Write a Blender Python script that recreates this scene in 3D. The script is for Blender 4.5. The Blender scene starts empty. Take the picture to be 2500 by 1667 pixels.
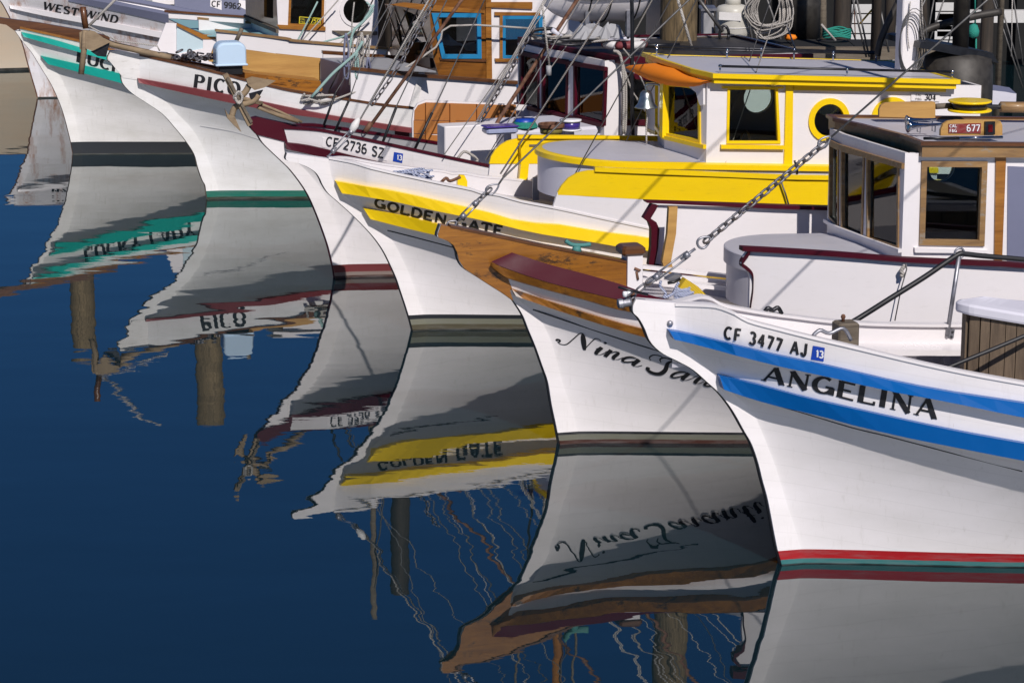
import bpy, math, random
from math import radians, sin, cos, pi, exp, atan2, sqrt
from mathutils import Vector, Matrix
from mathutils.geometry import tessellate_polygon
random.seed(7)
SC = bpy.context.scene
COL = SC.collection
# ------------------------------------------------------------------ camera
F = 6200.0; TH = radians(12.887); H = 5.6        # focal length in photo pixels, downward pitch, eye height above the water
cam_d = bpy.data.cameras.new('camera'); cam = bpy.data.objects.new('camera', cam_d); COL.objects.link(cam)
cam.location = (0, 0, H); cam.rotation_euler = (pi/2-TH, 0, 0)
cam_d.sensor_width = 36; cam_d.lens = F/2500*36; cam_d.clip_start = 0.1; cam_d.clip_end = 5000
SC.camera = cam
# ------------------------------------------------------------------ light
SUN_AZ = radians(18); SUN_EL = radians(42)
W = bpy.data.worlds.new('World'); SC.world = W; W.use_nodes = True
nt = W.node_tree; nt.nodes.clear()
wo = nt.nodes.new('ShaderNodeOutputWorld'); bg = nt.nodes.new('ShaderNodeBackground'); sky = nt.nodes.new('ShaderNodeTexSky')
sky.sky_type = 'NISHITA'; sky.sun_disc = False; sky.sun_elevation = SUN_EL; sky.sun_rotation = pi-SUN_AZ
sky.air_density = 1.0; sky.dust_density = 0.2; sky.ozone_density = 2.5
tint = nt.nodes.new('ShaderNodeMix'); tint.data_type = 'RGBA'; tint.blend_type = 'MULTIPLY'; tint.inputs[0].default_value = 1.0
tint.inputs[7].default_value = (.16, .38, .72, 1)      # deep, polarised looking blue over the whole sky
nt.links.new(sky.outputs[0], tint.inputs[6]); nt.links.new(tint.outputs[2], bg.inputs[0]); bg.inputs[1].default_value = 0.06
nt.links.new(bg.outputs[0], wo.inputs[0])
sd = bpy.data.lights.new('sun', 'SUN'); sd.energy = 4.3; sd.angle = radians(0.53); sd.color = (1.0, 0.94, 0.90)
sun = bpy.data.objects.new('sun', sd); COL.objects.link(sun)
sdir = Vector((sin(SUN_AZ)*cos(SUN_EL), -cos(SUN_AZ)*cos(SUN_EL), sin(SUN_EL)))
sun.rotation_euler = sdir.to_track_quat('Z', 'Y').to_euler(); sun.location = sdir*40
SC.view_settings.view_transform = 'Standard'; SC.view_settings.look = 'None'
SC.view_settings.exposure = 0.0; SC.view_settings.gamma = 1.0; SC.view_settings.use_curve_mapping = False

# ------------------------------------------------------------------ materials
def srgb(r, g, b):
    f = lambda c: (c/255/12.92) if c/255 <= .04045 else ((c/255+.055)/1.055)**2.4
    return (f(r), f(g), f(b), 1)
def newmat(name):
    m = bpy.data.materials.new(name); m.use_nodes = True
    t = m.node_tree; b = t.nodes['Principled BSDF']
    return m, t, b
def N(t, kind, **kw):
    n = t.nodes.new(kind)
    for k, v in kw.items():
        if k in n.inputs: n.inputs[k].default_value = v
        else: setattr(n, k, v)
    return n
def coords(t, scale=(1, 1, 1)):
    tc = N(t, 'ShaderNodeTexCoord'); mp = N(t, 'ShaderNodeMapping')
    mp.inputs['Scale'].default_value = scale
    t.links.new(tc.outputs['Object'], mp.inputs[0]); return mp.outputs[0]
def ramp(t, src, stops):
    r = N(t, 'ShaderNodeValToRGB'); e = r.color_ramp.elements
    e[0].position, e[0].color = stops[0][0], stops[0][1]; e[1].position, e[1].color = stops[1][0], stops[1][1]
    for p, c in stops[2:]:
        x = e.new(p); x.color = c
    t.links.new(src, r.inputs[0]); return r.outputs[0]
def mixc(t, fac, a, b, mode='MIX'):
    m = N(t, 'ShaderNodeMix', data_type='RGBA', blend_type=mode)
    for s, v in ((m.inputs[0], fac), (m.inputs[6], a), (m.inputs[7], b)):
        if hasattr(v, 'links'): t.links.new(v, s)
        else: s.default_value = v
    return m.outputs[2]
def paint(name, c, rough=.32, dirt=.12, dirtc=None, scale=2.2, bump=.15, coat=.0):
    m, t, b = newmat(name)
    co = coords(t, (scale*.6, scale*.6, scale*1.5))
    n1 = N(t, 'ShaderNodeTexNoise', Scale=1.0, Detail=6.0, Roughness=.65); t.links.new(co, n1.inputs[0])
    k = tuple(x*.72 for x in c[:3])+(1,) if dirtc is None else dirtc
    f = ramp(t, n1.outputs[0], [(.42, (0, 0, 0, 1)), (.78, (dirt, dirt, dirt, 1))])
    base = mixc(t, f, c, k)
    n2 = N(t, 'ShaderNodeTexNoise', Scale=38.0, Detail=3.0); t.links.new(coords(t, (.25, .25, 1)), n2.inputs[0])
    f2 = ramp(t, n2.outputs[0], [(.60, (0, 0, 0, 1)), (.80, (dirt*1.4, dirt*1.4, dirt*1.4, 1))])
    base = mixc(t, f2, base, k)
    t.links.new(base, b.inputs['Base Color'])
    t.links.new(ramp(t, n1.outputs[0], [(.3, (rough*.8,)*3+(1,)), (.8, (min(1, rough*1.5),)*3+(1,))]), b.inputs['Roughness'])
    n3 = N(t, 'ShaderNodeTexNoise', Scale=3.0, Detail=5.0); t.links.new(coords(t), n3.inputs[0])
    bp = N(t, 'ShaderNodeBump', Strength=bump, Distance=.01); t.links.new(n3.outputs[0], bp.inputs['Height']); t.links.new(bp.outputs[0], b.inputs['Normal'])
    b.inputs['Coat Weight'].default_value = coat; b.inputs['Coat Roughness'].default_value = .08; b.inputs['Specular IOR Level'].default_value = .25
    return m
def wood(name, c1, c2, rough=.35, scale=1.0, worn=None, axis='x', coat=.25):
    m, t, b = newmat(name)
    sc = {'x': (1.2, 14, 14), 'z': (14, 14, 1.2), 'y': (14, 1.2, 14)}[axis]
    co = coords(t, tuple(s*scale for s in sc))
    n1 = N(t, 'ShaderNodeTexNoise', Scale=1.6, Detail=8.0, Roughness=.7, Distortion=.6); t.links.new(co, n1.inputs[0])
    base = ramp(t, n1.outputs[0], [(.32, c2), (.62, c1)])
    n0 = N(t, 'ShaderNodeTexNoise', Scale=1.3, Detail=3.0); t.links.new(coords(t), n0.inputs[0])
    base = mixc(t, ramp(t, n0.outputs[0], [(.35, (0, 0, 0, 1)), (.75, (.5, .5, .5, 1))]), base, c2)
    if worn is not None:
        n4 = N(t, 'ShaderNodeTexNoise', Scale=4.0, Detail=9.0, Roughness=.75); t.links.new(coords(t, (1, 2.5, 2.5)), n4.inputs[0])
        base = mixc(t, ramp(t, n4.outputs[0], [(.56, (0, 0, 0, 1)), (.62, (.9, .9, .9, 1))]), base, worn)
    t.links.new(base, b.inputs['Base Color']); b.inputs['Roughness'].default_value = rough
    bp = N(t, 'ShaderNodeBump', Strength=.35, Distance=.004); t.links.new(n1.outputs[0], bp.inputs['Height']); t.links.new(bp.outputs[0], b.inputs['Normal'])
    b.inputs['Coat Weight'].default_value = coat; b.inputs['Coat Roughness'].default_value = .15
    return m
def metal(name, c, rough=.3, metallic=1.0, rust=None):
    m, t, b = newmat(name)
    n = N(t, 'ShaderNodeTexNoise', Scale=14.0, Detail=6.0); t.links.new(coords(t), n.inputs[0])
    base = mixc(t, ramp(t, n.outputs[0], [(.45, (0, 0, 0, 1)), (.62, (1, 1, 1, 1))]), c, rust if rust else tuple(x*.7 for x in c[:3])+(1,))
    t.links.new(base, b.inputs['Base Color']); b.inputs['Metallic'].default_value = metallic; b.inputs['Roughness'].default_value = rough
    return m
def hullmat(name, white, bands, rough=.3, stain=.17, rustz=0.0):
    """boat paint: bands = [(height above water, colour)] of boot-top and bottom paint, white above, algae and slime at the water."""
    m, t, b = newmat(name)
    tc = N(t, 'ShaderNodeTexCoord'); sp = N(t, 'ShaderNodeSeparateXYZ'); t.links.new(tc.outputs['Object'], sp.inputs[0])
    n = N(t, 'ShaderNodeTexNoise', Scale=1.3, Detail=6.0, Roughness=.62); t.links.new(coords(t, (.8, .8, 2.2)), n.inputs[0])
    base = mixc(t, ramp(t, n.outputs[0], [(.40, (0, 0, 0, 1)), (.75, (stain*1.6,)*3+(1,))]), white, (.42, .40, .34, 1))
    n9 = N(t, 'ShaderNodeTexNoise', Scale=7.0, Detail=4.0, Roughness=.7); t.links.new(coords(t, (3.2, 3.2, .35)), n9.inputs[0])
    base = mixc(t, ramp(t, n9.outputs[0], [(.58, (0, 0, 0, 1)), (.78, (stain*1.3,)*3+(1,))]), base, (.36, .33, .27, 1))
    if rustz:
        n5 = N(t, 'ShaderNodeTexNoise', Scale=3.2, Detail=7.0, Roughness=.7); t.links.new(coords(t, (1.6, 1.6, .5)), n5.inputs[0])
        base = mixc(t, ramp(t, n5.outputs[0], [(.60-.1*rustz, (0, 0, 0, 1)), (.70, (rustz,)*3+(1,))]), base, (.28, .10, .02, 1))
    sm = N(t, 'ShaderNodeMath', operation='MULTIPLY_ADD'); t.links.new(sp.outputs[0], sm.inputs[0]); sm.inputs[1].default_value = .16; t.links.new(sp.outputs[2], sm.inputs[2])
    fr_ = N(t, 'ShaderNodeMath', operation='PINGPONG'); t.links.new(sm.outputs[0], fr_.inputs[0]); fr_.inputs[1].default_value = .062
    seam = ramp(t, fr_.outputs[0], [(.0, (1, 1, 1, 1)), (.0045, (0, 0, 0, 1))])
    base = mixc(t, mixc(t, 1.0, seam, (.16, .16, .16, 1), 'MULTIPLY'), base, (.40, .38, .36, 1))
    n6 = N(t, 'ShaderNodeTexNoise', Scale=5.0, Detail=5.0, Roughness=.75); t.links.new(coords(t, (2.6, 2.6, .25)), n6.inputs[0])
    base = mixc(t, ramp(t, n6.outputs[0], [(.70, (0, 0, 0, 1)), (.78, (.45, .45, .45, 1))]), base, (.36, .20, .09, 1))
    n2 = N(t, 'ShaderNodeTexNoise', Scale=9.0, Detail=7.0, Roughness=.7); t.links.new(coords(t, (.35, .35, 3)), n2.inputs[0])
    wob = N(t, 'ShaderNodeMath', operation='MULTIPLY_ADD'); t.links.new(n2.outputs[0], wob.inputs[0]); wob.inputs[1].default_value = .012; t.links.new(sp.outputs[2], wob.inputs[2])
    prev = base
    for h, c in bands:                       # from the top band down
        lt = N(t, 'ShaderNodeMath', operation='LESS_THAN'); t.links.new(wob.outputs[0] if h < .05 else sp.outputs[2], lt.inputs[0]); lt.inputs[1].default_value = h
        cc = mixc(t, ramp(t, n2.outputs[0], [(.46, (0, 0, 0, 1)), (.66, (.55 if h < .13 else .12,)*3+(1,))]), c, tuple(min(1, x*.45+.10) for x in c[:3])+(1,) if h < .13 else c)
        prev = mixc(t, lt.outputs[0], prev, cc)
    t.links.new(prev, b.inputs['Base Color'])
    b.inputs['Roughness'].default_value = rough
    n3 = N(t, 'ShaderNodeTexNoise', Scale=2.2, Detail=4.0); t.links.new(coords(t, (.6, .6, 2.4)), n3.inputs[0])
    bp = N(t, 'ShaderNodeBump', Strength=.22, Distance=.02); t.links.new(n3.outputs[0], bp.inputs['Height']); t.links.new(bp.outputs[0], b.inputs['Normal'])
    return m
def plain(name, c, rough=.6, metallic=0.0):
    m, t, b = newmat(name)
    n = N(t, 'ShaderNodeTexNoise', Scale=12.0, Detail=4.0); t.links.new(coords(t), n.inputs[0])
    t.links.new(mixc(t, ramp(t, n.outputs[0], [(.4, (0, 0, 0, 1)), (.8, (.5, .5, .5, 1))]), c, tuple(x*.6 for x in c[:3])+(1,)), b.inputs['Base Color'])
    b.inputs['Roughness'].default_value = rough; b.inputs['Metallic'].default_value = metallic
    return m
def ropemat(name, c, c2):
    m, t, b = newmat(name)
    w = N(t, 'ShaderNodeTexWave', Scale=26.0, Distortion=1.5, Detail=1.0, bands_direction='DIAGONAL'); t.links.new(coords(t), w.inputs[0])
    t.links.new(mixc(t, w.outputs[1], c2, c), b.inputs['Base Color']); b.inputs['Roughness'].default_value = .85
    return m
def glassmat():
    m, t, b = newmat('window_glass'); t.nodes.remove(b); out = t.nodes['Material Output']
    tr = N(t, 'ShaderNodeBsdfTransparent'); tr.inputs[0].default_value = (.80, .86, .84, 1)
    gl = N(t, 'ShaderNodeBsdfGlossy'); gl.inputs['Roughness'].default_value = .02
    fr = N(t, 'ShaderNodeFresnel', IOR=1.5); mx = N(t, 'ShaderNodeMixShader')
    t.links.new(fr.outputs[0], mx.inputs[0]); t.links.new(tr.outputs[0], mx.inputs[1]); t.links.new(gl.outputs[0], mx.inputs[2]); t.links.new(mx.outputs[0], out.inputs[0])
    return m
WH = (.77, .735, .735, 1)
M = dict(
    white=paint('white_paint', WH, .3, .10, (.45, .42, .36, 1)),
    whitedeck=paint('white_deck_paint', (.47, .46, .50, 1), .38, .22, (.38, .36, .34, 1)),
    worn_white=paint('worn_white_paint', (.72, .70, .68, 1), .45, .35, (.33, .30, .25, 1), 3.5),
    lav=paint('lavender_paint', (.17, .18, .26, 1), .4, .25),
    lavwhite=paint('pale_lavender_paint', (.58, .57, .63, 1), .4, .2),
    grey=paint('grey_paint', (.33, .33, .34, 1), .5, .3),
    yellow=paint('yellow_paint', (.88, .60, .006, 1), .28, .18, (.45, .27, .01, 1), coat=.2),
    blue=paint('blue_paint', (.0, .095, .34, 1), .3, .18, (.003, .07, .3, 1), coat=.2),
    maroon=paint('maroon_paint', (.058, .001, .009, 1), .5, .2, (.05, .002, .008, 1)),
    oldred=paint('faded_maroon_paint', (.20, .045, .05, 1), .45, .4, (.10, .02, .02, 1)),
    red=paint('red_paint', (.26, .006, .010, 1), .3, .2),
    teal=paint('teal_paint', (.010, .36, .29, 1), .35, .25, (.01, .18, .15, 1)),
    tealdeck=paint('pale_teal_deck_paint', (.26, .46, .48, 1), .4, .25),
    paleteal=paint('pale_blue_green_paint', (.50, .62, .66, 1), .4, .2),
    orange=paint('orange_canvas', (.80, .22, .012, 1), .6, .2),
    terracotta=paint('terracotta_paint', (.42, .165, .045, 1), .5, .25, (.25, .10, .03, 1)),
    skyblue=paint('pale_blue_enamel', (.50, .64, .78, 1), .25, .1),
    brightblue=paint('bright_blue_trim', (.02, .20, .40, 1), .35, .15),
    black=plain('black_paint', (.012, .012, .014, 1), .4),
    letter=plain('lettering_black', (.010, .010, .012, 1), .5),
    plateyellow=plain('plate_yellow', (.75, .62, .02, 1), .5),
    platered=paint('plate_red', (.20, .025, .025, 1), .4, .6, (.3, .2, .18, 1), 20),
    stickerblue=plain('sticker_blue', (.005, .05, .38, 1), .4), stickerwhite=plain('sticker_white', (.8, .8, .82, 1), .4),
    varnish=wood('varnished_wood', (.40, .17, .03, 1), (.20, .075, .012, 1), .3),
    varnishold=wood('weathered_varnished_wood', (.36, .145, .014, 1), (.17, .06, .008, 1), .4, worn=(.045, .025, .014, 1)),
    darkwood=wood('dark_varnished_wood', (.15, .055, .014, 1), (.06, .022, .008, 1), .4),
    cabinwood=wood('mahogany_brown_wood', (.26, .10, .014, 1), (.12, .042, .007, 1), .3),
    ply=wood('plywood', (.52, .30, .085, 1), (.36, .19, .05, 1), .5, .6, coat=.1),
    stave=wood('weathered_stave_wood', (.17, .12, .075, 1), (.07, .048, .03, 1), .7, 1.2, axis='z', coat=0),
    oldwood=wood('weathered_grey_wood', (.20, .165, .12, 1), (.08, .06, .042, 1), .8, coat=0),
    brownframe=wood('aged_window_frame_wood', (.34, .20, .075, 1), (.17, .095, .04, 1), .5, worn=(.26, .22, .17, 1), coat=.1),
    piling=wood('piling_timber', (.27, .19, .095, 1), (.045, .032, .016, 1), .85, 1.7, axis='z', coat=0),
    darkpiling=wood('creosoted_timber', (.06, .043, .03, 1), (.02, .016, .012, 1), .8, .8, axis='z', coat=0),
    steel=metal('galvanised_steel', (.32, .32, .35, 1), .45, .7), chrome=metal('chrome', (.55, .56, .60, 1), .12),
    chain=metal('galvanised_chain', (.17, .17, .19, 1), .5, .6, (.12, .10, .09, 1)),
    rust=metal('rusty_iron', (.20, .10, .06, 1), .8, .2, (.10, .04, .02, 1)),
    anchor=paint('weathered_anchor_paint', (.27, .20, .125, 1), .75, .7, (.13, .09, .06, 1), 8),
    darkmetal=metal('dark_metal', (.05, .05, .055, 1), .4, .8), brass=metal('bell_metal', (.42, .46, .46, 1), .28, .9, (.25, .33, .32, 1)),
    stackm=metal('sooty_steel', (.045, .04, .034, 1), .55, .2, (.03, .026, .022, 1)),
    rubber=plain('black_rubber', (.012, .012, .014, 1), .5),
    rope=ropemat('grey_rope', (.50, .47, .43, 1), (.22, .20, .18, 1)), tealrope=ropemat('pale_green_rope', (.36, .52, .48, 1), (.16, .26, .24, 1)),
    bluerope=ropemat('blue_white_rope', (.55, .58, .66, 1), (.05, .08, .22, 1)), wire=metal('stay_wire', (.16, .155, .15, 1), .5, .6),
    greenrope=ropemat('green_rope', (.02, .30, .22, 1), (.01, .14, .11, 1)), yellowrope=ropemat('yellow_rope', (.7, .42, .03, 1), (.3, .16, .02, 1)),
    purple=plain('purple_plastic', (.06, .035, .25, 1), .25), clearplastic=plain('cloudy_plastic', (.34, .38, .55, 1), .3),
    interior=plain('painted_cabin_shade', (.075, .058, .040, 1), .7), olive=paint('olive_deck_paint', (.22, .19, .05, 1), .6, .3),  # interior: shade inside the cabins put into a dark base colour
    bristle=ropemat('yellow_bristle', (.75, .52, .02, 1), (.35, .22, .01, 1)),
    oldgreen=paint('oxidised_green_paint', (.07, .22, .20, 1), .5, .4), tan=paint('tan_hull_paint', (.50, .38, .25, 1), .5, .25), glass=glassmat(),
    lensred=plain('red_lens', (.12, .004, .004, 1), .1), tankwhite=paint('tank_white', (.52, .50, .44, 1), .4, .5),
    darkhouse=plain('shade_black_timber', (.006, .006, .006, 1), .9), siding=paint('pale_siding', (.55, .54, .52, 1), .6, .3),  # darkhouse: dark timber, near-black also holds the shade under the pier
)

# ------------------------------------------------------------------ object helpers
OFF = {}
def tagged(o, label=None, cat=None, group=None, kind=None):
    if label: o['label'] = label
    if cat: o['category'] = cat
    if group: o['group'] = group
    if kind: o['kind'] = kind
    return o
def mk(name, verts, faces, mat, parent=None, smooth=False):
    off = OFF.get(parent.name, Vector((0, 0, 0))) if parent else Vector((0, 0, 0))
    me = bpy.data.meshes.new(name); me.from_pydata([tuple(Vector(v)-off) for v in verts], [], faces)
    me.validate(); me.update()
    if smooth: me.polygons.foreach_set('use_smooth', [True]*len(me.polygons))
    if isinstance(mat, (list, tuple)):
        for x in mat: me.materials.append(x)
    else: me.materials.append(mat)
    o = bpy.data.objects.new(name, me); COL.objects.link(o)
    if parent: o.parent = parent; OFF[o.name] = off
    return o
def ray(px, py):
    u = (px-1250)/F; v = (833.5-py)/F
    return Vector((u, cos(TH)+v*sin(TH), -sin(TH)+v*cos(TH)))
RG = {0: (1/1.06293, 0, 0), 1: (3.36, 0, 0), 2: (3.36, 600, 0), 3: (3.36, 1200, 0), 4: (3.36, 1800, 0), 5: (2.94, 500, 300), 6: (2.94, 1100, 400), 7: (2.94, 1700, 300), 8: (2.24, 1500, 700)}
def P(k, *xy):
    """survey notes: points read off enlargement k of the photograph, as photograph pixels"""
    s, a, b = RG[k]; return [(x/s+a, y/s+b) for x, y in zip(xy[::2], xy[1::2])]
class Curve:
    def __init__(s, pts):
        pts = sorted(pts); q = [pts[0]]
        for p in pts[1:]:
            if p[0]-q[-1][0] > 1e-4: q.append(p)
        s.x = [p[0] for p in q]; s.y = [p[1] for p in q]; n = len(q)
        s.m = []
        for i in range(n):
            if n == 1: s.m.append(0); continue
            if i == 0: s.m.append((s.y[1]-s.y[0])/(s.x[1]-s.x[0]))
            elif i == n-1: s.m.append((s.y[-1]-s.y[-2])/(s.x[-1]-s.x[-2]))
            else:
                a = (s.y[i]-s.y[i-1])/(s.x[i]-s.x[i-1]); b = (s.y[i+1]-s.y[i])/(s.x[i+1]-s.x[i])
                s.m.append(0 if a*b <= 0 else 2*a*b/(a+b))
    def __call__(s, t):
        x, y, m = s.x, s.y, s.m
        if t <= x[0]: return y[0]+m[0]*(t-x[0])
        if t >= x[-1]: return y[-1]+m[-1]*(t-x[-1])
        lo, hi = 0, len(x)-1
        while hi-lo > 1:
            k = (lo+hi)//2
            if x[k] <= t: lo = k
            else: hi = k
        h = x[hi]-x[lo]; u = (t-x[lo])/h
        return (2*u**3-3*u*u+1)*y[lo]+(u**3-2*u*u+u)*h*m[lo]+(-2*u**3+3*u*u)*y[hi]+(u**3-u*u)*h*m[hi]
def smoothline(pts, n=4):
    """Catmull-Rom through points (Vectors)"""
    pts = [Vector(p) for p in pts]
    if len(pts) < 3: return pts
    out = []
    for i in range(len(pts)-1):
        p0 = pts[max(i-1, 0)]; p1 = pts[i]; p2 = pts[i+1]; p3 = pts[min(i+2, len(pts)-1)]
        for k in range(n):
            t = k/n
            out.append(.5*((2*p1)+(p2-p0)*t+(2*p0-5*p1+4*p2-p3)*t*t+(-p0+3*p1-3*p2+p3)*t**3))
    out.append(pts[-1]); return out
def loft(name, rows, mat, parent, closed=False, caps=False, smooth=False):
    n = len(rows[0]); V = [v for r in rows for v in r]; Fc = []
    R = len(rows)
    for j in range(R if closed else R-1):
        a = j*n; b = ((j+1) % R)*n
        for i in range(n-1): Fc.append((a+i, a+i+1, b+i+1, b+i))
    if caps:
        Fc.append([j*n for j in range(R)]); Fc.append([j*n+n-1 for j in range(R)][::-1])
    return mk(name, V, Fc, mat, parent, smooth)
def tube(name, pts, r, mat, parent, n=7, smooth=True, r2=None):
    pts = [Vector(p) for p in pts]; V = []; Fc = []
    up = Vector((0, 0, 1)); prev = None
    for i, p in enumerate(pts):
        d = (pts[min(i+1, len(pts)-1)]-pts[max(i-1, 0)]).normalized()
        if prev is None:
            a = d.cross(up if abs(d.z) < .95 else Vector((1, 0, 0))).normalized()
        else:
            a = (prev-d*prev.dot(d)).normalized()
        prev = a; b = d.cross(a)
        rr = r if r2 is None else r+(r2-r)*i/(len(pts)-1)
        for k in range(n):
            V.append(p+(a*cos(2*pi*k/n)+b*sin(2*pi*k/n))*rr)
    for i in range(len(pts)-1):
        for k in range(n):
            Fc.append((i*n+k, i*n+(k+1) % n, (i+1)*n+(k+1) % n, (i+1)*n+k))
    Fc.append(list(range(n))[::-1]); Fc.append([(len(pts)-1)*n+k for k in range(n)])
    return mk(name, V, Fc, mat, parent, smooth)
def tubes(name, lines, r, mat, parent, n=6):
    V = []; Fc = []
    for pts in lines:
        o = tube('t', pts, r, mat, None, n); me = o.data; b = len(V)
        V += [v.co.copy() for v in me.vertices]; Fc += [[b+i for i in p.vertices] for p in me.polygons]
        bpy.data.objects.remove(o); bpy.data.meshes.remove(me)
    return mk(name, V, Fc, mat, parent, True)
def lathe(name, c, prof, mat, parent, n=24, axis=Vector((0, 0, 1)), smooth=True, ref=None):
    c = Vector(c); axis = Vector(axis).normalized()
    a = axis.cross(Vector((1, 0, 0)) if abs(axis.x) < .9 else Vector((0, 1, 0))).normalized(); b = axis.cross(a)
    V = []; Fc = []
    for r, h in prof:
        for k in range(n): V.append(c+axis*h+(a*cos(2*pi*k/n)+b*sin(2*pi*k/n))*r)
    for i in range(len(prof)-1):
        for k in range(n): Fc.append((i*n+k, i*n+(k+1) % n, (i+1)*n+(k+1) % n, (i+1)*n+k))
    if prof[0][0] > 1e-5: Fc.append(list(range(n))[::-1])
    if prof[-1][0] > 1e-5: Fc.append([(len(prof)-1)*n+k for k in range(n)])
    return mk(name, V, Fc, mat, parent, smooth)
def box(name, lo, hi, mat, parent, bev=0.0, taper=0.0):
    x0, y0, z0 = lo; x1, y1, z1 = hi; t = taper
    if bev <= 0:
        V = [(x0, y0, z0), (x1, y0, z0), (x1, y1, z0), (x0, y1, z0), (x0+t, y0+t, z1), (x1-t, y0+t, z1), (x1-t, y1-t, z1), (x0+t, y1-t, z1)]
        return mk(name, V, [(3, 2, 1, 0), (4, 5, 6, 7), (0, 1, 5, 4), (1, 2, 6, 5), (2, 3, 7, 6), (3, 0, 4, 7)], mat, parent)
    rows = []
    for z, k in ((z0, bev), (z0+bev, 0), (z1-bev, 0), (z1, bev)):
        b = bev; q = [(x0+k, y0+k+b), (x0+k+b, y0+k), (x1-k-b, y0+k), (x1-k, y0+k+b), (x1-k, y1-k-b), (x1-k-b, y1-k), (x0+k+b, y1-k), (x0+k, y1-k-b)]
        rows.append([(a, c, z) for a, c in q])
    V = [v for r in rows for v in r]; Fc = []
    for j in range(3):
        for i in range(8): Fc.append((j*8+i, j*8+(i+1) % 8, (j+1)*8+(i+1) % 8, (j+1)*8+i))
    Fc.append(list(range(8))[::-1]); Fc.append([24+i for i in range(8)])
    return mk(name, V, Fc, mat, parent)
def slab(name, outline, mat, thick, parent, holes=(), smooth=False):
    """flat plate: outline (+ holes) of 3-D points, extruded by the vector thick"""
    loops = [[Vector(p) for p in outline]]+[[Vector(p) for p in h] for h in holes]
    tris = tessellate_polygon(loops); V = [p for l in loops for p in l]; n = len(V); thick = Vector(thick)
    Fc = [tuple(t) for t in tris]+[tuple(i+n for i in t[::-1]) for t in tris]
    b = 0
    for l in loops:
        k = len(l)
        for i in range(k): Fc.append((b+i, b+(i+1) % k, n+b+(i+1) % k, n+b+i))
        b += k
    return mk(name, V+[p+thick for p in V], Fc, mat, parent, smooth)
def ell(cx, cy, rx, ry, n=28, a0=0, a1=2*pi, close=False):
    m = n if not close else n-1
    return [(cx+rx*cos(a0+(a1-a0)*i/m), cy+ry*sin(a0+(a1-a0)*i/m)) for i in range(n)]

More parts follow.
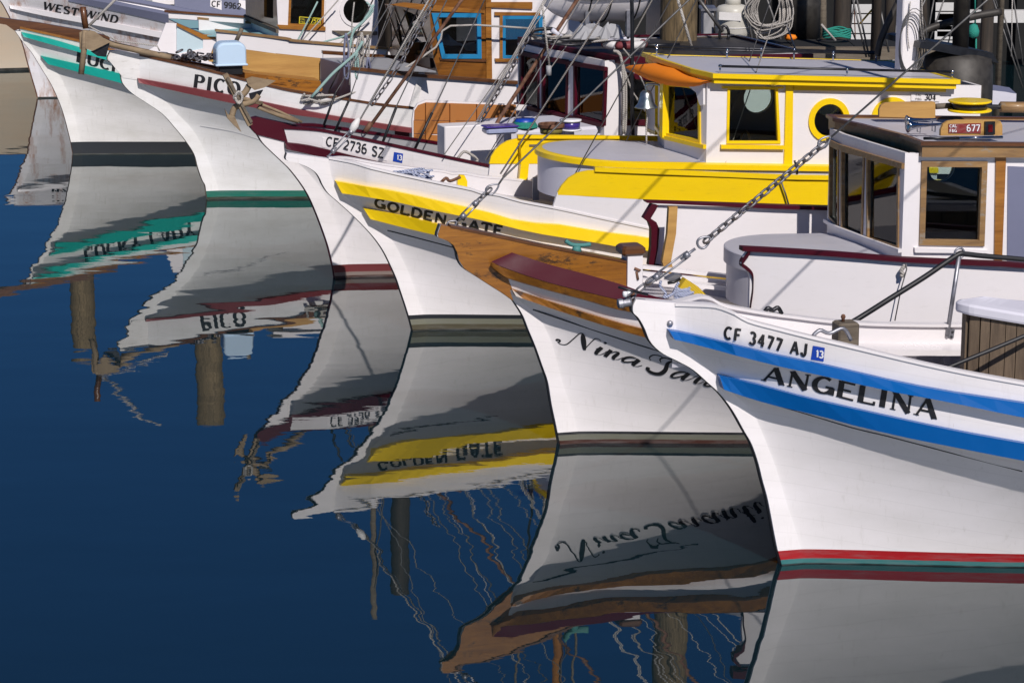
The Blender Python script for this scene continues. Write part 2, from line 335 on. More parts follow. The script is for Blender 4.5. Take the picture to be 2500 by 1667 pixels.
# ------------------------------------------------------------------ a frame of reference for a boat (x aft, y to starboard, z up)
class Boat:
    def __init__(b, name, label, stem, phi, cat='fishing boat', group='wooden fishing boats moored side by side'):
        d = ray(*stem); b.o = d*(-H/d.z)+Vector((0, 0, H)); b.o.z = 0; b.phi = radians(phi)
        b.c, b.s = cos(b.phi), sin(b.phi); b.O = b.toloc(Vector((0, 0, H)))
        b.root = bpy.data.objects.new(name, None); COL.objects.link(b.root); b.root.empty_display_size = .3
        b.root.location = b.o; b.root.rotation_euler = (0, 0, b.phi); tagged(b.root, label, cat, group)
        b.w0 = .045; b.ex = 1.2
    def toloc(b, p):
        d = p-b.o; return Vector((d.x*b.c+d.y*b.s, -d.x*b.s+d.y*b.c, d.z))
    def D(b, p):
        d = ray(*p); return Vector((d.x*b.c+d.y*b.s, -d.x*b.s+d.y*b.c, d.z))
    def hy(b, pts, y=0.0): 
        out = []
        for p in pts:
            d = b.D(p); out.append(b.O+d*((y-b.O.y)/d.y))
        return out
    def hz(b, pts, z):
        out = []
        for p in pts:
            d = b.D(p); out.append(b.O+d*((z-b.O.z)/d.z))
        return out
    def hpl(b, pts, p0, n):
        p0 = Vector(p0); n = Vector(n); out = []
        for p in pts:
            d = b.D(p); out.append(b.O+d*((p0-b.O).dot(n)/d.dot(n)))
        return out
    def form(b, front, rab, Bw, Bs, lw, ls, p, zt, knuckle=None):
        f = [(q.z, q.x) for q in b.hy(front)]; r = [(q.z, q.x) for q in b.hy(rab, -b.w0)]
        b.front = f; b.rab = Curve(r); b.rabpts = r; b.par = (Bw, Bs, lw, ls, p, zt); b.zf = lambda s: zt
        if knuckle:                      # height of the knuckle (at the rub rail) along the hull
            for _ in range(3):
                q = b.hh(knuckle); c = Curve([(v.x, v.z) for v in q]); x0, x1 = min(v.x for v in q), max(v.x for v in q)
                b.zf = (lambda c, x0, x1: lambda s: min(1.9, max(.6, c(x0)+min(.35, c.m[0]*(s-x0)*.6) if s < x0 else (c(s) if s <= x1 else c(x1)+c.m[-1]*1.5*(1-exp(-(s-x1)/1.5))))))(c, x0, x1)
    def hb(b, s, z):
        Bw, Bs, lw, ls, p, zt = b.par
        zf = b.zf(s); t = min(max(z/zf, 0), 1.0)**p
        d = s-b.rab(z)
        if d <= 0: return b.w0
        if z > zf:                       # topsides stand plumb above the knuckle
            d0 = s-b.rab(zf)
            if d0 > 0: k = exp(-d0/.4); d = d0*(1-k)+d*k
        B = Bw+(Bs-Bw)*t; l = lw+(ls-lw)*t
        return b.w0+B*(1-exp(-(d/l)**b.ex))
    def hbx(b, s, z):
        k = max(0, (s-b.rab(z)-b.L*.62)/(b.L*.38)); return b.hb(s, z)*(1-.55*k**2.2)
    def hh(b, pts, off=0.0, side=-1):
        out = []
        for p in pts:
            d = b.D(p)
            g = lambda y: (lambda q: side*(q.y)-b.hb(q.x, q.z)-off)(b.O+d*((y-b.O.y)/d.y))
            if side < 0: lo, hi = -2.6, .2       # lo outside (g>0)
            else: lo, hi = 2.6, -.0
            for _ in range(40):
                m = (lo+hi)/2
                if g(m) > 0: lo = m
                else: hi = m
            out.append(b.O+d*((lo-b.O.y)/d.y))
        return out
    def thing(b, name, label, cat, pos, group=None):
        e = bpy.data.objects.new(name, None); COL.objects.link(e); e.empty_display_size = .1
        p = Vector(pos); e.location = b.o+Vector((p.x*b.c-p.y*b.s, p.x*b.s+p.y*b.c, p.z)); e.rotation_euler = (0, 0, b.phi)
        OFF[e.name] = p; return tagged(e, label, cat, group)
    # ---- hull
    def hull(b, hm, sheer, L=7.5, plate_mat=None, deckdrop=.28, deckmat=None, capmat=None, capw=.07, caph=.02, zbot=-.35, stem_top=None, innermat=None):
        sp = b.hh(sheer); zs0 = Curve([(q.x, q.z) for q in sp]); xl = max(q.x for q in sp); sl = zs0.m[-1]
        b.zs = lambda s: zs0(s) if s <= xl else zs0(xl)+sl*1.6*(1-exp(-(s-xl)/1.6))
        ztop = max(z for z, _ in b.rabpts); b.L = L
        nr, nc = 38, 90
        rows = {-1: [], 1: []}
        for side in (-1, 1):
            for j in range(nr+1):
                v = j/nr; line = []
                for i in range(nc+1):
                    d = (i/nc)**1.7*L; z = zbot+v*(b.zs(b.rab(ztop)+d)-zbot)
                    for _ in range(5):
                        s = b.rab(z)+d; z = zbot+v*(b.zs(s)-zbot)
                    s = b.rab(z)+d
                    w = b.hb(s, z)
                    k = max(0, (d-L*.62)/(L*.38)); w *= (1-.55*k**2.2)
                    line.append((s, side*w, z))
                rows[side].append(line)
        V = []; Fc = []
        for side in (-1, 1):
            base = len(V); n = nc+1
            for l in rows[side]: V += l
            for j in range(nr):
                for i in range(nc):
                    q = (base+j*n+i, base+j*n+i+1, base+(j+1)*n+i+1, base+(j+1)*n+i); Fc.append(q if side < 0 else q[::-1])
        n = nc+1; a = [j*n+nc for j in range(nr+1)]; c = [(nr+1)*n+j*n+nc for j in range(nr+1)]
        for j in range(nr): Fc.append((a[j], c[j], c[j+1], a[j+1]))
        mk('hull', V, Fc, hm, b.root, True)
        top = {s: rows[s][-1] for s in rows}; b.top = top
        # inner faces, covering cap and deck
        T = .045
        for side in (-1, 1):
            t = top[side]; inn = []
            for kk in range(5):
                dz = -deckdrop*1.04*kk/4
                inn.append([(x, side*max(0, b.hbx(x, z+dz)-T), z+dz) for x, y, z in t])
            loft('bulwark_lining', inn, innermat or M['white'], b.root, smooth=True)
            cw = capw
            A = [(x, y+side*.012, z) for x, y, z in t]; A2 = [(x, y+side*.012, z+caph) for x, y, z in t]
            B2 = [(x, y-side*min(cw, abs(y)), z+caph) for x, y, z in t]; B1 = [(x, y-side*min(cw, abs(y)), z) for x, y, z in t]
            loft('cap_rail', [A, A2, B2, B1], capmat or M['white'], b.root, True, True)
        l = [(x, -max(.002, b.hbx(x, z-deckdrop)-T+.004), z-deckdrop) for x, y, z in top[-1]]; r = [(x, max(.002, b.hbx(x, z-deckdrop)-T+.004), z-deckdrop) for x, y, z in top[1]]
        mid = [(x, 0, z-deckdrop+.035*min(1, x)) for x, y, z in top[1]]
        loft('deck', [l, mid, r], deckmat or M['whitedeck'], b.root)
        b.deckz = lambda s: b.zs(s)-deckdrop
        # stem plate
        f = smoothline([Vector((s, 0, z)) for z, s in b.front], 4)
        zr = [ztop-(ztop+.35)*i/24 for i in range(25)]
        rb = [Vector((b.rab(z)+.02, 0, z)) for z in zr]
        flow = f[-1]; fl2 = Vector((flow.x+.06, 0, -.35))
        out = f+[fl2]+rb[::-1]
        if stem_top: out += [Vector((q.x, 0, q.z)) for q in b.hy(stem_top)]
        out = [Vector((q.x, -b.w0, q.z)) for q in out]
        slab('stem', out, plate_mat or hm, (0, 2*b.w0, 0), b.root)
    def edge(b, mat, r=.009):
        f = smoothline([Vector((s-.004, 0, z)) for z, s in b.front], 4)
        f = [p for p in f if p.z > -.02]
        A = [(p.x-r*.5, -b.w0*.45, p.z) for p in f]; B = [(p.x-r*.5, b.w0*.45, p.z) for p in f]
        A2 = [(p.x+r*.6, -b.w0*.45-.003, p.z) for p in f]; B2 = [(p.x+r*.6, b.w0*.45+.003, p.z) for p in f]
        loft('stem_band', [A2, A, B, B2], mat, b.root)
    def rail(b, name, top, bot, proj, mat, s_end=None, both=True, n=34, back=.03, label=None, topdrop=0.0):
        T = b.hh(top, proj-topdrop); Bq = b.hh(bot, proj); s_end = s_end or b.L*.93
        def fn(q):
            c = Curve([(v.x, v.z) for v in q]); xl = max(v.x for v in q)
            return lambda s: c(s) if s <= xl else c(xl)+b.zs(s)-b.zs(xl)
        fT, fB = fn(T), fn(Bq); t0 = min(v.x for v in T); b0 = min(v.x for v in Bq)
        for side in ((-1, 1) if both else (-1,)):
            rows = [[], [], [], []]
            for i in range(n+1):
                u = (i/n)**1.4; sT = t0+(s_end-t0)*u; sB = b0+(s_end-b0)*u
                zT, zB = fT(sT), fB(sB)
                k = max(0, (sT-b.rab(zT)-b.L*.62)/(b.L*.38)); kk = 1-.55*k**2.2
                hT, hB = b.hb(sT, zT)*kk, b.hb(sB, zB)*kk
                rows[0].append((sT, side*(hT-back), zT+.004)); rows[1].append((sT, side*(hT+proj-topdrop), zT))
                rows[2].append((sB, side*(hB+proj), zB)); rows[3].append((sB, side*(hB-back), zB))
            o = loft(name, rows, mat, b.root, True, True)
            if label: o['label'] = label
        return fT, fB
    def panel(b, name, top, bot, mat, thick=.04, off=.002, both=True, n=26, s1=None):
        """curved bulwark board standing on the hull side, from traced upper and lower edges"""
        T = b.hh(top, off); Q = b.hh(bot, off); fT = Curve([(v.x, v.z) for v in T]); fB = Curve([(v.x, v.z) for v in Q])
        s0 = max(min(v.x for v in T), min(v.x for v in Q)); e = s1 or max(v.x for v in T)
        for side in ((-1, 1) if both else (-1,)):
            rows = [[], [], [], []]
            for i in range(n+1):
                s = s0+(e-s0)*(i/n)**1.5; zt, zb = fT(s), fB(s); w1 = b.hb(s, zt)+off; w2 = b.hb(s, zb)+off
                rows[0].append((s, side*w2, zb)); rows[1].append((s, side*w1, zt)); rows[2].append((s, side*(w1-thick), zt)); rows[3].append((s, side*(w2-thick), zb))
            loft(name, rows, mat, b.root, True, True)
        return fT, fB
    def bar(b, name, pts, w, h, mat, off=0.0, both=True, n=3, smooth=False):
        """moulding of w (across) by h (high) following traced points on the hull side"""
        q = smoothline(b.hh(pts, off), n)
        for side in ((-1, 1) if both else (-1,)):
            L = []
            for v in q:
                L.append(v)
            rows = [[(v.x, -side*v.y+side*0+0, v.z) for v in L]]
            def R(dy, dz): return [(v.x, (-v.y*side) if False else (v.y if side < 0 else -v.y)+(-dy if side < 0 else dy), v.z+dz) for v in L]
            rows = [R(w/2, -h/2), R(w/2, h/2), R(-w/2, h/2), R(-w/2, -h/2)]
            loft(name, rows, mat, b.root, True, True, smooth)
    def tr(b, name, pts, y, r, mat, parent=None, sm=0, n=7):
        q = b.hy(pts, y)
        if sm: q = smoothline(q, sm)
        return tube(name, q, r, mat, parent or b.root, n)
# ------------------------------------------------------------------ sign-painter's strokes
def arc(cx, cy, rx, ry, a0, a1, n=14): return [(cx+rx*cos(radians(a0+(a1-a0)*i/n)), cy+ry*sin(radians(a0+(a1-a0)*i/n))) for i in range(n+1)]
# glyph: width, strokes; stroke = (points, weight) weight 't' thick 'n' thin 'c' by direction; third list = serif feet (x, y)
GL = {
 'A': (.84, [([(.06, 0), (.42, 1)], 'n'), ([(.42, 1), (.78, 0)], 't'), ([(.19, .33), (.64, .33)], 'n')], [(.06, 0), (.78, 0)]),
 'C': (.78, [(arc(.42, .5, .36, .47, 48, 312), 'c')], []),
 'D': (.82, [([(.12, 0), (.12, 1)], 't'), ([(.12, .97), (.35, .97)]+arc(.38, .5, .36, .47, 90, -90)+[(.12, .03)], 'c')], [(.10, 0), (.10, 1)]),
 'E': (.72, [([(.12, 0), (.12, 1)], 't'), ([(.12, .96), (.66, .96)], 'n'), ([(.12, .5), (.54, .5)], 'n'), ([(.12, .04), (.68, .04)], 'n')], [(.10, 0), (.10, 1)]),
 'F': (.66, [([(.12, 0), (.12, 1)], 't'), ([(.12, .95), (.62, .95)], 'n'), ([(.12, .5), (.54, .5)], 'n')], [(.12, 0)]),
 'G': (.86, [(arc(.42, .5, .36, .47, 50, 340), 'c'), ([(.76, .0), (.76, .42)], 't'), ([(.50, .42), (.82, .42)], 'n')], []),
 'H': (.86, [([(.12, 0), (.12, 1)], 't'), ([(.74, 0), (.74, 1)], 't'), ([(.12, .5), (.74, .5)], 'n')], [(.12, 0), (.12, 1), (.74, 0), (.74, 1)]),
 'I': (.34, [([(.17, 0), (.17, 1)], 't')], [(.17, 0), (.17, 1)]),
 'J': (.60, [([(.46, 1), (.46, .26)]+arc(.27, .26, .19, .23, 0, -180, 8), 't')], []),
 'K': (.84, [([(.12, 0), (.12, 1)], 't'), ([(.14, .40), (.70, 1)], 'n'), ([(.30, .56), (.74, 0)], 't')], [(.12, 0), (.12, 1), (.74, 0)]),
 'L': (.70, [([(.12, 0), (.12, 1)], 't'), ([(.12, .04), (.66, .04)], 'n'), ([(.66, .0), (.66, .22)], 'n')], [(.12, 0), (.12, 1)]),
 'N': (.90, [([(.14, 0), (.14, 1)], 'n'), ([(.14, 1), (.76, 0)], 't'), ([(.76, 0), (.76, 1)], 'n')], [(.14, 0), (.14, 1), (.76, 1)]),
 'O': (.86, [(arc(.43, .5, .36, .47, 0, 360, 24), 'c')], []),
 'P': (.72, [([(.12, 0), (.12, 1)], 't'), ([(.12, .96), (.36, .96)]+arc(.38, .72, .26, .24, 90, -90)+[(.12, .48)], 'c')], [(.12, 0), (.12, 1)]),
 'R': (.80, [([(.12, 0), (.12, 1)], 't'), ([(.12, .96), (.36, .96)]+arc(.38, .73, .25, .23, 90, -90)+[(.12, .50)], 'c'), ([(.42, .5), (.72, 0)], 't')], [(.12, 0), (.12, 1)]),
 'S': (.70, [(arc(.35, .74, .27, .23, 30, 200)+arc(.35, .26, .27, .23, 110, -150)[2:], 'c')], []),
 'T': (.80, [([(.40, 0), (.40, 1)], 't'), ([(.04, .96), (.76, .96)], 'n'), ([(.05, .96), (.05, .76)], 'n'), ([(.75, .96), (.75, .76)], 'n')], [(.40, 0)]),
 'U': (.86, [([(.12, 1), (.12, .35)]+arc(.43, .35, .31, .32, 180, 360)+[(.74, 1)], 'c')], [(.12, 1), (.74, 1)]),
 'W': (1.2, [([(.04, 1), (.32, 0)], 't'), ([(.32, 0), (.60, 1)], 'n'), ([(.60, 1), (.86, 0)], 't'), ([(.86, 0), (1.14, 1)], 'n')], [(.04, 1), (1.14, 1), (.6, 1)]),
 'Y': (.84, [([(.06, 1), (.42, .45)], 't'), ([(.78, 1), (.42, .45)], 'n'), ([(.42, .45), (.42, 0)], 't')], [(.06, 1), (.78, 1), (.42, 0)]),
 'Z': (.74, [([(.06, .96), (.66, .96), (.06, .04), (.70, .04)], 'n')], []),
 '&': (.80, [([(.76, 0), (.2, .72)]+arc(.34, .80, .15, .17, 190, 0, 8)+[(.18, .42)]+arc(.34, .22, .25, .22, 150, 340, 10)+[(.72, .45)], 'n')], []),
 '0': (.66, [(arc(.33, .5, .26, .47, 0, 360, 22), 'c')], []), '1': (.40, [([(.08, .78), (.24, .97), (.24, 0)], 't')], []),
 '2': (.68, [(arc(.33, .70, .26, .27, 170, -40)+[(.06, .04), (.64, .04)], 'c')], []),
 '3': (.66, [(arc(.30, .74, .24, .23, 150, -80), 'c'), (arc(.30, .27, .27, .25, 85, -150), 'c')], []),
 '4': (.68, [([(.46, 0), (.46, 1)], 't'), ([(.46, .98), (.04, .30), (.64, .30)], 'n')], []),
 '5': (.66, [([(.56, .96), (.14, .96), (.11, .55)]+arc(.31, .33, .26, .30, 120, -150), 'c')], []),
 '6': (.66, [([(.50, .97)]+arc(.33, .5, .27, .45, 110, 180, 6), 'c'), (arc(.33, .30, .26, .27, 0, 360, 20), 'c')], []),
 '7': (.64, [([(.04, .95), (.60, .95), (.24, 0)], 't')], []),
 '8': (.66, [(arc(.33, .74, .22, .22, 0, 360, 18), 'c'), (arc(.33, .27, .26, .25, 0, 360, 18), 'c')], []),
 '9': (.66, [([(.16, .03)]+arc(.33, .5, .27, .45, -70, 0, 6), 'c'), (arc(.33, .70, .26, .27, 0, 360, 20), 'c')], []),
 ' ': (.42, [], []),
}
def ribbon(pts, wf):
    """outline strip of a stroke; wf(direction) -> width"""
    A, B = [], []; n = len(pts)
    for i, p in enumerate(pts):
        q0 = pts[max(i-1, 0)]; q1 = pts[min(i+1, n-1)]
        dx, dy = q1[0]-q0[0], q1[1]-q0[1]; l = sqrt(dx*dx+dy*dy) or 1; dx /= l; dy /= l
        w = wf(dx, dy, i/(n-1))/2; A.append((p[0]-dy*w, p[1]+dx*w)); B.append((p[0]+dy*w, p[1]-dx*w))
    return A, B
def subdiv(pts, step):
    out = [pts[0]]
    for a, b in zip(pts, pts[1:]):
        d = sqrt((a[0]-b[0])**2+(a[1]-b[1])**2); k = max(1, int(d/step))
        for i in range(1, k+1): out.append((a[0]+(b[0]-a[0])*i/k, a[1]+(b[1]-a[1])*i/k))
    return out
WORDS = []
def strokes_of(text, thick, thin, serif, gap=.10, asp=1.0):
    x = 0; out = []; WORDS.clear(); wi = 0
    for ch in text:
        if ch == ' ': wi += 1
        w, st, sf = GL[ch]
        for pts, k in st:
            pts = subdiv(pts, .18)
            pts = [(x+px*asp, py) for px, py in pts]
            if k == 't': wf = lambda dx, dy, t: thick
            elif k == 'n': wf = lambda dx, dy, t: thin
            else: wf = lambda dx, dy, t: thin+(thick-thin)*abs(dy)**1.3
            out.append(ribbon(pts, wf)); WORDS.append(wi)
        if serif:
            for sx, sy in sf:
                y = .03 if sy == 0 else .97; h = serif
                out.append(ribbon([(x+sx*asp-h, y), (x+sx*asp, y), (x+sx*asp+h, y)], lambda *a: .06)); WORDS.append(wi)
        x += w*asp+gap
    return out, x-gap
def poly_at(base):
    L = [0]
    for a, b in zip(base, base[1:]): L.append(L[-1]+sqrt((a[0]-b[0])**2+(a[1]-b[1])**2))
    def f(u):
        t = u*L[-1]; i = 0
        while i < len(L)-2 and t > L[i+1]: i += 1
        k = (t-L[i])/(L[i+1]-L[i]); a, b = base[i], base[i+1]
        return (a[0]+(b[0]-a[0])*k, a[1]+(b[1]-a[1])*k)
    return f
def lettering(b, name, text, base, h0, h1, mat, thick=.2, thin=.08, serif=0, hit=None, parent=None, gap=.10, ribs=None, W=None, label=None, asp=1.0, words=None):
    """paint text on a surface: base = traced baseline, h0/h1 = letter height vectors at its two ends (photo pixels)"""
    if ribs is None: ribs, W = strokes_of(text, thick, thin, serif, gap, asp); words = list(WORDS)
    f = poly_at(base); hit = hit or (lambda pts, off: b.hh(pts, off)); words = words or [0]*len(ribs); V = []; Fc = []; cur = words[0]
    for si, (A, B) in enumerate(ribs):
        if words[si] != cur:
            mk(name, V, Fc, mat, parent or b.root); V = []; Fc = []; cur = words[si]
        off = .005+.0004*(si % 7)
        def mp(q):
            u = q[0]/W; p = f(u); hx = h0[0]+(h1[0]-h0[0])*u; hy_ = h0[1]+(h1[1]-h0[1])*u
            return (p[0]+hx*q[1], p[1]+hy_*q[1])
        a = hit([mp(q) for q in A], off); c = hit([mp(q) for q in B], off); o = len(V); n = len(a); V += a+c
        for i in range(n-1): Fc.append((o+i, o+i+1, o+n+i+1, o+n+i))
    o = mk(name, V, Fc, mat, parent or b.root)
    if label: o['label'] = label
    return o
def yplane(b, y):
    return lambda pts, off: b.hy(pts, y-off)

# ------------------------------------------------------------------ water
def water():
    m, t, bs = newmat('harbour_water'); t.nodes.remove(bs); out = t.nodes['Material Output']
    geo = N(t, 'ShaderNodeNewGeometry')
    def nz(scale, detail, rot, sc, dist):
        mp = N(t, 'ShaderNodeMapping'); mp.inputs['Scale'].default_value = sc; mp.inputs['Rotation'].default_value = (0, 0, rot); t.links.new(geo.outputs['Position'], mp.inputs[0])
        n = N(t, 'ShaderNodeTexNoise', Scale=scale, Detail=detail, Roughness=.5, Distortion=dist); t.links.new(mp.outputs[0], n.inputs[0]); return n.outputs[0]
    a = nz(.85, 1.0, .15, (.55, 1, 1), .2); c = nz(2.6, 1.0, -.25, (.5, 1, 1), .3); d = nz(13, 2, .1, (.4, 1, 1), 0)
    patch = nz(.18, 2.0, .1, (.5, 1, 1), 0)
    s1 = N(t, 'ShaderNodeMath', operation='MULTIPLY_ADD'); t.links.new(c, s1.inputs[0]); s1.inputs[1].default_value = .24; t.links.new(a, s1.inputs[2])
    mu = N(t, 'ShaderNodeMath', operation='MULTIPLY'); t.links.new(d, mu.inputs[0]); t.links.new(ramp(t, patch, [(.38, (.1, .1, .1, 1)), (.62, (1, 1, 1, 1))]), mu.inputs[1])
    s2 = N(t, 'ShaderNodeMath', operation='MULTIPLY_ADD'); t.links.new(mu.outputs[0], s2.inputs[0]); s2.inputs[1].default_value = .040; t.links.new(s1.outputs[0], s2.inputs[2])
    bp = N(t, 'ShaderNodeBump', Strength=1.0, Distance=.0055); t.links.new(s2.outputs[0], bp.inputs['Height'])
    fr = N(t, 'ShaderNodeFresnel', IOR=2.2); t.links.new(bp.outputs[0], fr.inputs['Normal'])
    gl = N(t, 'ShaderNodeBsdfGlossy'); gl.inputs['Color'].default_value = (.98, 1, .98, 1); gl.inputs['Roughness'].default_value = .0; t.links.new(bp.outputs[0], gl.inputs['Normal'])
    df = N(t, 'ShaderNodeBsdfDiffuse'); df.inputs['Color'].default_value = (.004, .014, .018, 1)
    mx = N(t, 'ShaderNodeMixShader'); t.links.new(fr.outputs[0], mx.inputs[0]); t.links.new(df.outputs[0], mx.inputs[1]); t.links.new(gl.outputs[0], mx.inputs[2]); t.links.new(mx.outputs[0], out.inputs[0])
    o = mk('water', [(-1500, -200, 0), (1500, -200, 0), (1500, 2500, 0), (-1500, 2500, 0)], [(0, 1, 2, 3)], m); tagged(o, 'calm dark blue harbour water mirroring the boats', None, None, 'structure')
water()

# ================================================================== ANGELINA: nearest boat, blue rails
def boat_angelina():
    b = Boat('fishing_boat', 'nearest white boat at right with two bright blue rub rails and ANGELINA on its bow', P(8, 905, 1512)[0], 14)
    front = P(8, 108, 62, 92, 100, 95, 135, 120, 160, 140, 190, 160, 230, 180, 280, 210, 320, 260, 360, 340, 400, 420, 445, 500, 515, 560, 570, 610, 630, 650, 690, 700, 780, 740, 850, 775, 950, 800, 1050, 825, 1140, 845, 1240, 860, 1320, 880, 1420, 897, 1480, 905, 1512)
    rab = P(8, 420, 105, 350, 180, 330, 262, 400, 350, 480, 425, 560, 492, 610, 545, 680, 612, 745, 668, 790, 755, 830, 850, 870, 950, 910, 1075, 945, 1190, 985, 1310, 1015, 1412, 1035, 1508)
    rab = P(8, 330, 90, 332, 180, 345, 270, 400, 345, 480, 425, 560, 492, 610, 545, 680, 612, 745, 668, 790, 755, 830, 850, 870, 950, 910, 1075, 945, 1190, 985, 1310, 1015, 1412, 1035, 1508)
    b.form(front, rab, 1.15, 1.60, 2.6, 1.75, 1.15, 1.5, P(8, 600, 530, 800, 575, 1000, 625, 1300, 700, 1600, 770, 1900, 835, 2230, 900))
    hm = hullmat('angelina_hull_paint', WH, [(.110, (.33, .005, .009, 1)), (.048, (.03, .15, .15, 1)), (.014, (.012, .02, .018, 1))])
    b.hull(hm, P(8, 420, 107, 530, 112, 640, 145, 720, 190, 900, 240, 1100, 290, 1230, 320, 1500, 385, 1760, 445, 2000, 494, 2230, 535), L=7.5, deckdrop=.42, capw=.075)
    b.edge(M['letter'], .008)
    b.rail('rub_rail', P(8, 300, 240, 600, 305, 900, 378, 1200, 440, 1500, 510, 1800, 570, 2230, 635), P(8, 330, 290, 600, 358, 900, 435, 1200, 500, 1500, 570, 1800, 625, 2230, 715), .09, M['blue'], topdrop=.03)
    b.rail('rub_rail', P(8, 575, 488, 800, 540, 1000, 595, 1300, 665, 1600, 732, 1900, 795, 2230, 855), P(8, 600, 562, 700, 597, 900, 655, 1100, 700, 1300, 755, 1600, 825, 1900, 885, 2230, 950), .09, M['blue'], topdrop=.03)
    b.bar('seam_strip', P(8, 720, 600, 1000, 680, 1300, 770, 1500, 818, 1830, 905, 2230, 1008), .008, .008, M['black'], both=False)
    lettering(b, 'name_lettering', 'ANGELINA', P(8, 808, 512, 1000, 558, 1175, 590, 1295, 622, 1450, 655, 1600, 690, 1757, 724), (8, -36), (6, -45), M['letter'], .29, .12, .14, gap=.15, asp=1.25)
    lettering(b, 'registration_lettering', 'CF 3477 AJ', P(8, 598, 282, 690, 300, 820, 332, 905, 353, 1050, 382), (3.5, -29), (3.5, -31), M['letter'], .22, .19, 0, gap=.19, asp=.8)
    st = P(8, 1086, 322, 1151, 334, 1144, 408, 1075, 397); q = b.hh(st, .006); mk('registration_sticker', q, [(0, 1, 2, 3)], M['stickerblue'], b.root)
    lettering(b, 'sticker_lettering', '13', P(8, 1102, 384, 1142, 391), (1.2, -17), (1.2, -17), M['stickerwhite'], .24, .2, 0, hit=lambda p, o: b.hh(p, o+.005), asp=.9)
    q = b.hy(P(8, 303, 200), -b.w0)[0]
    lathe('eye_bolt', q, [(.022, 0), (.022, .012), (.012, .02), (0, .022)], M['steel'], b.root, 12, (0, -1, 0))
    # far covering board inside, frames
    for side in (-1, 1):
        t = [p for p in b.top[side] if p[0] < 6]
        hw = lambda x, z, k: side*max(0.0, b.hb(x, z)-k)
        A = [(x, hw(x, z-.13, .03), z-.13) for x, y, z in t]; B2 = [(x, hw(x, z-.14, .24), z-.14) for x, y, z in t]
        C2 = [(x, hw(x, z-.185, .24), z-.185) for x, y, z in t]; D2 = [(x, hw(x, z-.185, .03), z-.185) for x, y, z in t]
        loft('covering_board', [A, B2, C2, D2], M['white'], b.root, True, True)
        for k in range(9):
            s = .35+.33*k; w = b.hb(s, b.zs(s)-.42)-.06
            box('frame', (s-.025, side*w-.03, b.deckz(s)-.02), (s+.025, side*w+.03, b.deckz(s)+.23), M['white'], b.root)
    # bow roller and shackle
    c = b.hy(P(8, 62, 84))[0]
    lathe('bow_roller', c+Vector((-.01, -.02, 0)), [(.02, -.055), (.034, -.05), (.036, -.02), (.030, -.015), (.030, .03), (.036, .04)], M['steel'], b.root, 18, (1, 0, .1), smooth=False)
    for dy in (-.05, .05): lathe('tie_bolt', b.hy(P(8, 68+dy*200, 40), dy)[0], [(.014, -.02), (.018, 0), (.014, .02)], M['stickerwhite'], b.root, 10, (0, 0, 1))
    tube('cross_pin', b.hy(P(6, 1205, 885, 1415, 940), -.06), .009, M['darkmetal'], b.root)
    tube('bow_shackle', smoothline(b.hy(P(8, 88, 122, 98, 100, 92, 75, 100, 50, 112, 40)), 4), .014, M['rust'], b.root)
    # bitt with pin
    zb = b.zs(.7)-.42
    bt = b.hy(P(8, 1230, 205, 1343, 205), -.12); x0, x1 = bt[0].x, bt[1].x; zt = bt[0].z
    box('samson_post', (x0, -.12, zb-.1), (x1, .03, zt), M['oldwood'], b.root, .012)
    lathe('belaying_pin', ((x0+x1)/2-.02, -.045, zt), [(.012, 0), (.012, .02), (.018, .035), (.012, .05), (0, .055)], M['rust'], b.root, 10)
    # cleats on the near and far cap rails
    for pts, nm in ((P(8, 1085, 318, 1120, 300, 1215, 330), 'cleat'),):
        q = b.hh(pts, -.03); 
        z = q[0].z; c0 = q[0]
        tube(nm, smoothline([Vector((q[0].x, c0.y, b.zs(q[0].x)+.02)), Vector((q[0].x+.05, c0.y, b.zs(q[0].x)+.055)), Vector((q[0].x+.12, c0.y, b.zs(q[0].x)+.03)), Vector((q[0].x+.22, c0.y, b.zs(q[0].x)+.06)), Vector((q[0].x+.28, c0.y, b.zs(q[0].x+.25)+.03))], 4), .014, M['steel'], b.root)
    def cleat(px, side):
        q = b.hh(px, -.03, side); a, c_ = q; z = (a.z+c_.z)/2; y = (a.y+c_.y)/2
        o = tube('cleat', smoothline([Vector((a.x, y, z+.005)), Vector((a.x+.03, y, z+.05)), Vector(((a.x+c_.x)/2, y, z+.035)), Vector((c_.x-.03, y, z+.05)), Vector((c_.x, y, z+.005))], 4), .016, M['darkmetal'], b.root)
    cleat(P(7, 490, 1375, 605, 1380), 1)
    # stanchion and black hose
    y1 = b.hh(P(7, 1800, 1440), 0, 1)[0].y-.05
    pl = b.hy(P(7, 1738, 1472, 1856, 1482, 1846, 1548, 1722, 1540), y1); slab('stanchion_plate', pl, M['steel'], (0, .01, 0), b.root)
    for p in b.hy(P(7, 1752, 1490, 1838, 1500, 1744, 1528, 1832, 1535), y1-.004): lathe('bolt', p, [(.009, 0), (.009, .006), (0, .009)], M['darkmetal'], b.root, 8, (0, -1, 0))
    tube('stanchion', b.hy(P(7, 1800, 1530, 1886, 955), y1-.02), .017, M['steel'], b.root, 10)
    cc = b.hy(P(7, 1888, 935), y1-.02)[0]
    tube('stanchion_ring', [cc+Vector((.038*cos(a), 0, .038*sin(a))) for a in [2*pi*i/16 for i in range(17)]], .009, M['steel'], b.root)
    y2 = (x0+x1)/2
    h = b.hy(P(7, 870, 1462), y1+.02)+b.hy(P(7, 1020, 1458), .5*y1)+b.hy(P(7, 1100, 1440), .25)+b.hy(P(7, 1200, 1385, 1560, 1160, 1860, 960), .55*y1)+b.hy(P(7, 1905, 940, 2000, 945, 2340, 975), y1-.05)
